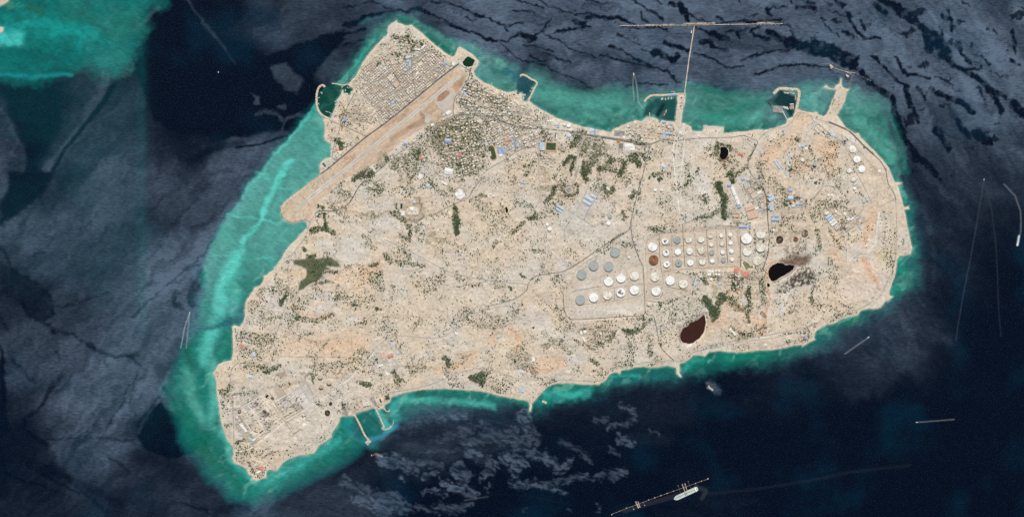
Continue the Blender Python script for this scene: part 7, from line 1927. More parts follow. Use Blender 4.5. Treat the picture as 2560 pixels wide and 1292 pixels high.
B_ += hz(ZG, (1455,785,5.5,10,-18,8, "roof_blue", "blue-roofed hall on the south-east shore"),(1420,770,8,6,-18,6, "roof_grey", "grey shed beside the south-east shore hall"),(1440,790,5,5,-18,4, "orange", "orange machinery under the shore hall"),(775,140,9,12,0,6, "roof_red", "red roof, left of the village group"),(798,125,7,9,0,6, "roof_red", "red roof, top of the village group"),
 (838,170,5,18,-8,6, "roof_red", "long red roof, west of the village row"),(868,175,9,12,-12,6, "roof_red", "broad red roof, middle of the village row"),(893,178,6,8,-12,6, "roof_red", "small red roof, east of the village row"),(708,345,7,8,-10,6, "roof_red", "red roof alone at the village's lower edge"),(787,340,5,7,15,6, "roof_red", "small red roof beside the lower gardens"),
 (515,178,8,7,0,7, "roof_white", "white square house at the village's top left"),(530,150,13,6,5,7, "roof_white", "long white roof at the village's top left"),(690,232,20,8,0,7, "roof_tan", "broad tan school roof in the village"),(705,265,14,7,0,7, "roof_tan", "second tan roof under the broad one in the village"),(618,268,7,5,-30,7, "roof_pale_blue", "pale blue roof by the reed bed"),
 (970,395,12,9,30,6, "roof_pink", "pinkish roof south-east of the village"),(850,440,20,8,40,5, "roof_grey", "grey-green pavilion inside the round enclosure"),(380,250,3.5,30,14,6, "roof_pale_blue", "long narrow pale blue depot at the farm's corner"),(355,355,4,12,14,5, "tile_dark", "dark end of the narrow depot"),(345,400,9,20,14,3, "concrete", "pale loading yard below the narrow depot"),
 (430,185,9,12,-10,6, "roof_sand", "sandy block beside the narrow depot"),(740,730,5,25,-42,4, "roof_white", "thin white row on the pale pad near the south shore"),(1060,855,7,5,0,4, "roof_white", "white slab in the brown yard on the south shore"))
B_ += hz(ZI, (1655,760,5,12,6,7, "roof_pale_blue", "pale blue shed, left of two near the southern spit"),(1680,765,5,13,6,7, "roof_pale_blue", "pale blue shed, right of two near the southern spit"),(1510,320,12,9,-12,4, "roof_sand", "sandy hilltop radar pad"),(1455,293,5,4,0,6, "roof_pale_blue", "pale blue hut on the sandy hilltop"),
 (1668,610,10,8,5,5, "roof_pale_blue", "pale blue court roof below the orchard plots"),(1770,495,7,10,-5,7, "roof_white", "white house right of the orchard plots"),(500,360,7,12,-22,7, "roof_pale_blue", "pale blue hall at the top of the walled school yard"),(548,435,6,7,-20,7, "roof_pale_blue", "pale blue roof right in the walled school yard"),
 (490,460,12,9,-18,7, "roof_red", "salmon roof in the middle of the walled school yard"),(425,455,11,14,-20,6, "roof_pink", "pink dormitory block left in the walled school yard"),(440,495,12,7,-15,6, "roof_pink", "pink dormitory block below in the walled school yard"),(405,550,10,4,-12,7, "roof_white", "bright white roof between the two small pitches"),
 (455,620,11,5,50,6, "roof_white", "white ribbed roof at the lower gate of the school yard"),(520,400,8,24,-22,5, "concrete", "pale paved strip through the school yard"),(350,570,12,12,-15,3, "concrete", "pale paved court above the lower pitch"),(1040,320,26,9,-40,4, "roof_grey", "grey-ribbed depot yard along the highway"),
 (1080,265,9,5,35,5, "roof_white", "white stony mound building beside the highway"),(460,835,11,11,-18,4, "tile_dark", "dark paved storage block above the southern beach"),(335,850,7,16,-22,4, "concrete_grey", "grey warehouse between the two southern jetties"),(270,880,18,18,-12,4, "roof_sand", "sandy square yard at the root of the southern jetties"),
 (400,865,4,10,-20,4, "turf", "dark green shed above the southern beach"),(1740,855,5,5,10,5, "roof_sand", "sandy hut on the southern spit"))
B_ += hz(ZR, (440,830,7,13,-35,8, "roof_white", "white refinery shed with a dark shadow"),(520,930,6,13,-35,8, "roof_white", "white and green refinery shed below the first"),(660,325,5,8,-28,7, "roof_pale_blue", "pale blue-green refinery hall"),(715,300,5,7,-28,7, "roof_pink", "pale pink refinery hall beside the blue-green one"),
 (740,1180,8,4,-35,7, "roof_white", "bright white block at the refinery's southern yard"),(640,1150,6,12,-35,6, "roof_green", "pale green block at the refinery's southern yard"),(1010,470,9,6,25,14, "soot", "soot-blackened furnace in the middle of the refinery"),(1070,540,12,6,-35,8, "steel", "dark refinery process frame under the furnace"),(1205,145,7,8,-35,6, "tile_dark", "dark cooling block beside the black pond"),
 (840,1010,28,2.6,-38,5, "roof_sand", "long comb-like pipe shed of the refinery, upper"),(880,1080,28,3,-38,5, "roof_sand", "long comb-like pipe shed of the refinery, lower"),(1600,520,30,3,-30,5, "roof_sand", "long pale row in the eastern refinery, upper"),(1680,560,34,3,-30,5, "roof_sand", "long pale row in the eastern refinery, middle"),(1750,600,34,2.6,-30,5, "roof_sand", "long pale row in the eastern refinery, lower"),
 (490,580,12,10,25,4, "roof_tan", "ribbed tan cooling shed of the refinery"),(370,1050,12,4,0,6, "roof_pale_blue", "pale blue office roofs west of the refinery"),(400,1160,10,4,0,6, "roof_pale_blue", "second pale blue office roof west of the refinery"),(2000,800,10,7,0,3, "paint_white", "white salt heap building in the eastern refinery"),(330,230,18,30,0,4, "roof_sand", "sandy walled grid yard at the refinery's north-western corner"))
B_ += hz(ZJ, (480,232,11,7,5,6, "roof_pale_blue", "pale blue-grey hall north of the refinery"),(575,1100,13,8,20,7, "roof_red", "salmon roof group, right, near the southern tip"),(510,1085,8,9,-30,7, "roof_pink", "pinkish roof, left, near the southern tip"),(560,1135,13,4,-25,6, "roof_white", "long white roof at the southern tip"),(590,1095,6,8,20,7, "roof_red", "red end roof near the southern tip"),
 (530,1070,6,6,-30,7, "roof_pale_blue", "small bluish roof near the southern tip"),(280,790,6,12,-35,5, "roof_grey", "grey walled hut on the south-western shore"),(1640,20,.5,.5,0,3, "roof_white", "tiny white hut beside the highway"),(400,440,14,3,-58,5, "roof_grey", "narrow grey row north-west of the refinery"))
B_ += hz(ZH, (775,288,5,8,-12,6, "roof_pale_blue", "pale blue hut right above the pump yard"),(785,385,7,7,-12,7, "roof_white", "square white block in the pump yard"),(745,395,5,10,-20,7, "roof_white", "narrow white block left in the pump yard"),(765,448,4,5,-15,6, "roof_white", "small white unit, upper of three in the pump yard"),(775,465,4,5,-15,6, "roof_white", "small white unit, middle of three in the pump yard"),
 (785,482,5,4,-15,6, "roof_white", "small white unit, lower of three in the pump yard"),(955,400,5,6,0,6, "roof_white", "white unit right in the pump yard"))
B_ += hz(ZK, (670,740,22,24,25,2.5, "concrete", "pale walled pad beside the western road"),(400,1150,12,8,30,5, "roof_red", "pinkish paved plaza on the western shore"),(510,1240,8,10,-30,5, "roof_pale_blue", "pale bluish tented garden on the western shore"),(1820,1140,.5,.5,0,5, "roof_pale_blue", "small pale blue kiosk"))
B_ = [b for b in B_ if b[2] >= 1.1]
CATS = (("warehouse", "warehouse"),("hall", "hall"),("shed", "shed"),("house", "house"),("villa", "house"),("tank shed", "shed"))
for b in B_:
 px, py, w, h, ang, z, rm, lb = b
 low = lb.lower()
 nm = "building"
 for key in ("warehouse", "shed", "hangar", "hall", "house", "hut", "villa", "pavilion", "canopy", "yard", "pad", "platform", "block", "row", "roof"):
  if key in low:
   nm = {"roof": "building", "row": "building", "block": "building", "pad": "paved_pad", "platform": "paved_pad", "yard": "building"}.get(key, key)
   break
 flatm = rm in ("concrete", "concrete_grey", "asphalt", "tile_dark", "turf") or z <= 4
 style = "flat" if flatm or rm in ("roof_sand", "roof_tan", "roof_pink", "roof_grey", "soot", "steel", "yellow") else "gable"
 if "courtyard house" in low or "unroofed" in low or "fort-like" in low or "walled grid" in low or "courtyard block" in low:
  style = "court"
 if "dome" in low and w < 12 or "cistern" in low:
  style = "round"
 if "pad" in low and z < 3:
  nm = "paved_pad"
 z_ = z if z > 4 or style != "flat" else z * .5
 o = hall(px, py, w, h, ang, z_, rm, lb, "building" if nm in ("building",) else nm.replace("_", " "), nm, style, plant=(z > 4 and w * h > 20 and rm not in ("turf", "steel")))

# process plant: frames, vessels and pipe stubs standing in the yards
def unit(px, py, ang, kind, label, group):
 e = empty("process_unit", px, py, None, label, "plant unit", group, R(ang))
 mb = MB()
 w_, d_ = random.uniform(10,20), random.uniform(6,11)
 for sx in (-1,1):
  for sy in (-1,1):
   mb.box(sx * w_ * .45, sy * d_ * .45,-3,1.2,1.2,12)
 mb.box(0,0,5, w_, d_, .8)
 mb.box(0,0,9, w_ * .8, d_ * .7,.8)
 mb.build("frame", M[kind], e)
 mb = MB()
 for k_ in range(3):
  mb.cyl(-w_ * .3 + k_ * w_ * .3, random.uniform(-1,1),0, random.uniform(1.2,2.2), random.uniform(8,18),10)
 mb.build("vessel", M["steel"], e)
 paint(OCC, [(px, py),(px + .1, py)],2,1.0,.6)


for pl, n_, ang, wd in ((ZR((600,560),(900,500),(1350,560),(1450,700),(1000,1000),(700,1040),(600,800)),20,32, "standing in the middle refinery blocks"),(ZR((1280,220),(1900,60),(1960,400),(1500,640)),16,32, "standing in the eastern refinery blocks"),(ZR((620,200),(940,100),(980,300),(700,420)),7,32, "standing in the northern refinery block"),
      (ZH((780,330),(980,290),(1020,420),(830,500)),11,15, "standing in the pump yard"),(ZF((880,500),(960,470),(1000,560),(930,600)),8,38, "packed behind the power plant halls"),(ZL((1120,960),(1330,950),(1320,1070),(1100,1080)),13,0, "left in the burnt switchyard"),
      (ZL((1300,810),(1380,800),(1370,890),(1300,900)),7,0, "left in the soot-dark tank yard"),(ZJ((580,920),(760,900),(740,1000),(600,1010)),7,10, "scattered over the southern refinery ground"),(ZF((1050,180),(1120,250),(1150,280),(1080,240)),5,55, "in the gas plant yard")):
 xs_ = [p[0] for p in pl]
 ys_ = [p[1] for p in pl]
 c_ = 0
 for t_ in range(400):
  x_, y_ = random.uniform(min(xs_), max(xs_)), random.uniform(min(ys_), max(ys_))
  if c_ < n_ and bool(inside(pl, np.array([x_]), np.array([y_]))[0]) and occ(x_, y_) < .3:
   unit(x_, y_, ang, random.choice(("rust_dark", "steel", "tile_dark")), "small dark steel process unit " + wd, "process units")
   c_ += 1

# courtyard palace terraces
for k_, (rad_, hh_) in enumerate(((15,2.5),(12.5,5),(8,8))):
 if k_ == 0:
  pal_ = empty('palace_terrace', 1031,528, None, 'curved stepped terraces under the courtyard palace', 'terrace')
 mb = MB()
 mb.prism([(rad_ * S * math.cos(t * .3), rad_ * S * .8 * math.sin(t * .3)) for t in range(21)],-8, hh_)
 mb.build('step', M[('bund_pale', 'roof_grey', 'concrete')[k_]], pal_)

# white tents set out in rows
for k in range(9):
 for j in range(7):
  x_, y_ = ZB((1090 + k * 17 + j * 1.5,1035 + j * 10.5 - k * 9.5))[0]
  mb = MB()
  mb.gable(0,0,0,13,6.5,3, R(75))
  if k == 0 and j == 0:
   tent_me = mb.build("cabin", M["roof_white"])
   o = tent_me
  else:
   o = tent_me.copy()
   COL.objects.link(o)
  o.location = P(x_, y_, hgt(x_, y_) + .3)
  tag(o, "small white cabin in the slanting rows south-west of the runway", "cabin", "white cabins in slanting rows")
  paint(OCC, [(x_, y_),(x_ + .1, y_)],3,1.0,.6)


# ---------------------------------------------------------------- houses
HM = {"white": "roof_white", "sandy": "roof_sand", "tan": "roof_tan", "grey": "roof_grey", "blue": "roof_pale_blue", "pink": "roof_pink"}
PROT = {}
for cname, rm in HM.items():
 for vv in range(2):
  mb = MB()
  mb.box(0,0,-.6,1,1,1.6,0,0)
  mb.box(0,0,1.0,.90,.90,.02,0,1)
  for bx in ((0,.475,1,.05),(0,-.475,1,.05),(.475,0,.05,.9),(-.475,0,.05,.9)):
   mb.box(bx[0], bx[1],1.0, bx[2], bx[3],.11,0,0)
  mb.box(.2 if vv else -.25,.22,1.02,.26,.3,.35,0,0)
  mb.box(-.2 if vv else .22,-.25,1.02,.16,.14,.2,0,2)
  me = bpy.data.meshes.new("house")
  me.from_pydata(mb.v, [], mb.f)
  for m_ in ("wall_sand", rm, "roof_grey"):
   me.materials.append(M[m_])
  me.polygons.foreach_set("material_index", mb.m)
  PROT[(cname, vv)] = me
TOWN = TOWNP
DIST = [  # polygon, street angle, lot pitch, fill, house size, palette, wording
 (TOWN, -39,(5.3,5.0),.93,(3.3,4.9), "wwwwsssssttggp", "packed into the old town beside the runway"),
 (ZA((520,830),(560,790),(690,690),(640,640),(760,500),(960,340),(1040,430),(980,500),(840,600),(690,720),(690,800),(620,900)),-42,(7.0,6.4),.8,(3.0,5.0), "wssstt", "between the town and the north-west beach"),
 (ZA((1020,260),(1180,250),(1340,290),(1480,420),(1590,540),(1560,560),(1450,450),(1380,390),(1200,450),(1000,500),(960,380)),-38,(7.4,7.0),.72,(2.8,4.8), "wssstt", "among the palms of the northern point"),
 (ZA((500,1080),(560,980),(620,930),(720,1010),(860,1150),(940,1290),(430,1290)) + [],28,(7.0,6.0),.6,(3.0,5.2), "ssstttg", "between the western quay and the runway"),
 (ZB((760,200),(860,250),(960,300),(880,360),(780,440),(700,330)),28,(8.5,8.0),.3,(3,5), "sstt", "behind the western shore road"),
 (ZC((170,520),(250,380),(330,300),(420,360),(560,400),(720,480),(880,550),(980,620),(1060,700),(1060,780),(850,785),(650,720),(500,665),(160,640)),12,(6.8,6.4),.82,(3.4,5.8), "wwsssttg", "in the garden quarter above the main road"),
 (ZC((0,720),(130,680),(470,690),(430,860),(410,1000),(500,1180),(330,1290),(0,1290)),-10,(7.0,6.8),.66,(3.3,5.4), "wwssst", "in the leafy quarter below the junction"),
 (ZC((480,690),(760,780),(1040,830),(1030,1000),(820,980),(640,1050),(520,960),(430,900)),-27,(7.6,5.6),.86,(3.8,6.2), "wwssstg", "in the slanting rows east of the running track"),
 (ZC((1040,1050),(1200,1070),(1210,1130),(1180,1230),(1030,1200)),2,(7.4,6.6),.9,(4.2,6.0), "ggss", "in the grid of staff houses below the dark pitch"),
 (ZB((1240,620),(1300,500),(1440,420),(1560,600),(1520,700),(1450,800),(1340,760)),-30,(10,9),.35,(2.8,4.6), "sstt", "among the orchards south of the runway"),
 (ZC((1420,950),(1560,930),(1720,920),(1840,900),(1990,1040),(1750,1050),(1560,1060)),4,(9,8),.4,(3,5), "wsst", "below the eastern stretch of the main road"),
 (ZD((240,1010),(360,965),(560,990),(700,980),(700,1110),(510,1140),(360,1120),(250,1080)),4,(7.8,7.2),.72,(3.4,6.4), "wwsstg", "in the yards by the causeway root"),
 (ZG((430,150),(640,140),(830,130),(920,200),(860,240),(800,340),(660,330),(640,260),(500,240)),0,(6.5,6.0),.7,(2.8,4.6), "wwsstg", "in the workers' village south of the tank grid"),
 (ZG((780,240),(1040,210),(1060,380),(980,460),(900,450),(800,380)),0,(7.5,7.2),.5,(2.8,4.4), "wsst", "in the scattered eastern part of the workers' village"),
 (ZL((1070,660),(1220,680),(1290,800),(1290,930),(1000,950),(1010,860)),0,(7.6,7.2),.5,(2.6,4.8), "wstg", "in the workshops beside the burnt switchyard"),
 (ZL((560,540),(700,560),(850,760),(840,960),(740,940),(720,820),(600,620)),-28,(8,7.6),.5,(3,5.6), "wstg", "squeezed between the warehouses and the shaded road"),
 (ZO((1780,0),(1880,0),(1880,30)),0,(9,9),.2,(2,3), "w", "x"),
 (ZJ((440,380),(330,430),(330,560),(420,520),(560,420),(560,380)),0,(8,7.6),.35,(2.4,4), "sst", "north-west of the refinery"),
 (ZJ((360,600),(640,380),(760,560),(860,640),(560,860),(480,860)),-35,(7,6.4),.66,(2.2,4.6), "wstg", "between the pipe racks of the refinery"),
 (ZJ((740,480),(880,390),(1000,420),(960,520),(830,620)),-30,(7,6.4),.6,(2.2,4.6), "wssg", "in the eastern refinery blocks"),
 (ZH((700,330),(980,280),(1040,430),(820,540)),-15,(6.6,6),.45,(1.6,3.4), "wstt", "inside the pump yard"),
 (ZK((340,1080),(440,1000),(640,1020),(640,1150),(420,1290),(330,1290)),30,(10,10),.22,(2.4,4), "sst", "in the gardens of the western shore"),
 (ZF((930,420),(1100,480),(1120,520),(1000,600),(880,590),(900,500)),-38,(5.6,5.4),.4,(1.6,3.4), "wgst", "inside the power plant"),
 (ZI((1540,440),(1740,460),(1750,540),(1560,590)),5,(6.2,5.6),.55,(2.6,4), "sst", "in the sandy orchard plots"),
 (ZI((1500,660),(1760,680),(1790,790),(1560,800)),5,(10,9),.25,(2,3.6), "wst", "on the flat ground near the southern spit"),
 (ZG((640,680),(800,700),(760,800),(680,800)),40,(9,9),.0,(2,3), "s", "x"),
 (ZC((700,1060),(1000,1000),(1010,1190),(800,1200)),-20,(12,11),.3,(2.4,4), "ss", "on the rough ground east of the running track"),
 (ZR((600,0),(1000,0),(640,200)),0,(9,9),.0,(2,3), "s", "x"),
 (ZD((960,1030),(1080,1020),(1090,1080)),3,(9,9),.3,(2,4), "ws", "on the reclaimed apron")]
PALN = {"w": "white", "s": "sandy", "t": "tan", "g": "grey", "b": "blue", "p": "pink"}
ALLH = []
for di, (pl, ang, (pu, pv), fill, (s0, s1), pal, word) in enumerate(DIST):
 if word == "x":
  continue
 cx_ = sum(p[0] for p in pl) / len(pl)
 cy_ = sum(p[1] for p in pl) / len(pl)
 rad = max(math.dist(p, (cx_, cy_)) for p in pl)
 c_, s_ = math.cos(R(ang)), math.sin(R(ang))
 nu, nv = int(rad / pu) + 1, int(rad / pv) + 1
 plx = np.array(pl)
 for iu in range(-nu, nu + 1):
  for iv in range(-nv, nv + 1):
   if random.random() > fill:
    continue
   jt = .12 if word.startswith('packed') else .3
   u = iu * pu + random.uniform(-jt, jt) * pu + (iu // 6) * .8
   vv = iv * pv + random.uniform(-jt, jt) * pv + (iv // 3) * 1.4
   x_, y_ = cx_ + u * c_ - vv * s_, cy_ + u * s_ + vv * c_
   if not bool(inside(pl, np.array([x_]), np.array([y_]))[0]):
    continue
   w = random.uniform(s0, s1) * random.choice((1,1,1.15,.8))
   h = random.uniform(s0, s1) * .9
   q = rect(x_, y_, w, h, ang)
   if occ(x_, y_) > .45 or any(occ(*p) > .75 for p in q):
    continue
   # a house that will not fit its lot is made narrower
   w, h = min(w, pu * .93), min(h, pv * .9)
   if word.startswith("packed"):
    w, h = max(w, pu * .66), max(h, pv * .66)
   ALLH.append([w * h, x_, y_, w, h, ang + random.uniform(-3,3), PALN[random.choice(pal)], word, random.uniform(6,12)])
ALLH.sort(key=lambda t: -t[0])


def ns(x, y, bb):
 u, v = (x - bb[0]) / (bb[2] - bb[0] + .1),(y - bb[1]) / (bb[3] - bb[1] + .1)
 return "%s %s" % (("top", "upper", "middle", "lower", "bottom")[min(4, int(v * 5))],("far left", "left", "centre", "right", "far right")[min(4, int(u * 5))])


MID = {}
for t in ALLH:
 MID.setdefault(t[7],[]).append((t[1], t[2]))
for k in MID:
 q = MID[k]
 MID[k] = (min(p[0] for p in q), min(p[1] for p in q), max(p[0] for p in q), max(p[1] for p in q))
rest = []
for i_, (ar, x_, y_, w, h, ang, cn, word, hh) in enumerate(ALLH):
 z = hgt(x_, y_)
 if i_ < 300:
  o = link("house", PROT[(cn, i_ % 2)])
  o.location = P(x_, y_, z)
  o.rotation_euler = (0,0, R(-ang))
  o.scale = (w * S, h * S, hh)
  tag(o, "%s%s house %s, %s" % ("long " if w > 1.3 * h else ("tall " if hh > 8 else ""), cn, word, ns(x_, y_, MID[word])), "house", "flat-roofed houses")
 else:
  rest.append((x_, y_, z, w, h, ang, cn, hh, i_ % 2))
# the smaller houses of the same streets, one mass
groups = list(HM)
mb = MB()
slots = ["wall_sand", "roof_grey"] + [HM[g] for g in groups]
for x_, y_, z, w, h, ang, cn, hh, vv in rest:
 p = P(x_, y_, z)
 a = R(-ang)
 ww, dd = w * S, h * S
 mb.box(p.x, p.y, z - 3, ww, dd, hh + 3, a, 0)
 mb.box(p.x, p.y, z + hh + .02, ww * .9, dd * .9,.3, a, 2 + groups.index(cn))
 kx, ky = (.2 if vv else -.2) * ww, .2 * dd
 mb.box(p.x + kx * math.cos(a) - ky * math.sin(a), p.y + kx * math.sin(a) + ky * math.cos(a), z + hh + .3, ww * .28, dd * .28,2.4, a, 0)
o = mb.build("small_houses", [M[s] for s in slots])
tag(o, "mass of small flat-roofed houses filling the town streets", "houses", None, "stuff")
for x_, y_, z, w, h, ang, cn, hh, vv in rest:
 paint(OCC, [(x_, y_),(x_ + .1, y_)], min(w, h) * .5,1.0,.5)
for t in ALLH[:300]:
 paint(OCC, [(t[1], t[2]),(t[1] + .1, t[2])], min(t[3], t[4]) * .5,1.0,.5)

# ---------------------------------------------------------------- plants
DEN = np.zeros(X.shape, np.float32)
DEN[LAND > 6] = .20
DEN *= .22 + 1.35 * smooth(-.25,.4, fbm(X + W1 * 20, Y + W2 * 20,55,4,950))
SIZ = np.full(X.shape, .95, np.float32)


def den(pts, w, d_, soft=6, sz=None, poly=False, warp=6, a=.9):
 paint(DEN, pts, w, d_, soft, a, warp, 3, poly)
 if sz:
  paint(SIZ, pts, w, sz, soft, a, warp, 3, poly)


for pts, w, d_, sz in (
  (ZF((900,900),(1150,850),(1300,1100),(1100,1250),(930,1150)),30,.004, None),(ZF((1150,150),(1350,100),(1350,300),(1250,400),(1150,300)),40,.01, None),(ZF((1450,200),(1500,600),(1540,780)),12,.01, None),(ZE((1150,950),(1300,1150),(1450,1280)),14,.01, None),
  (ZE((1000,480),(1080,420)),12,.0, None),(ZE((950,550),(880,700)),10,.0, None),(ZE((640,640),(860,760),(1000,880)),8,.01, None),(ZG((700,840),(1100,790),(1400,760)),6,.01, None),(ZK((1350,230),(1450,180),(1540,230),(1400,300)),16,.02, None),
  (ZK((1120,200),(1220,200)),14,.02, None),(ZG((620,500),(560,700),(480,800)),16,.01, None),(ZJ((1000,350),(950,480),(800,500)),18,.01, None),(ZH((750,150),(1300,150)),14,.02, None),(ZO((300,560),(700,600)),60,.015, None),(ZI((900,790),(1300,760)),5,.01, None),
  (ZI((1700,60),(1900,180)),14,.03, None),(ZJ((1000,780),(850,800)),22,.04, None),(ZD((1000,1050),(1080,1050)),20,.01, None)):
 den(pts, w, d_, 8, sz)
den(ZJ((320,570),(650,350),(1000,290),(1090,500),(1250,620),(1150,780),(800,860),(500,890),(340,840)),0,.02,3, None, True, 1)
den(TF1,0,.012,3, None, True, 1)
den(TF2,0,.03,3, None, True, 1)
den(TF3,0,.02,3, None, True, 1)
den(TOWN, 0,.10,3,.8, True, 1)
den(ZN((100,780),(330,560),(430,500),(500,770),(470,1000),(200,1170),(0,1200),(0,700)),0,.01,4, None, True, 1)
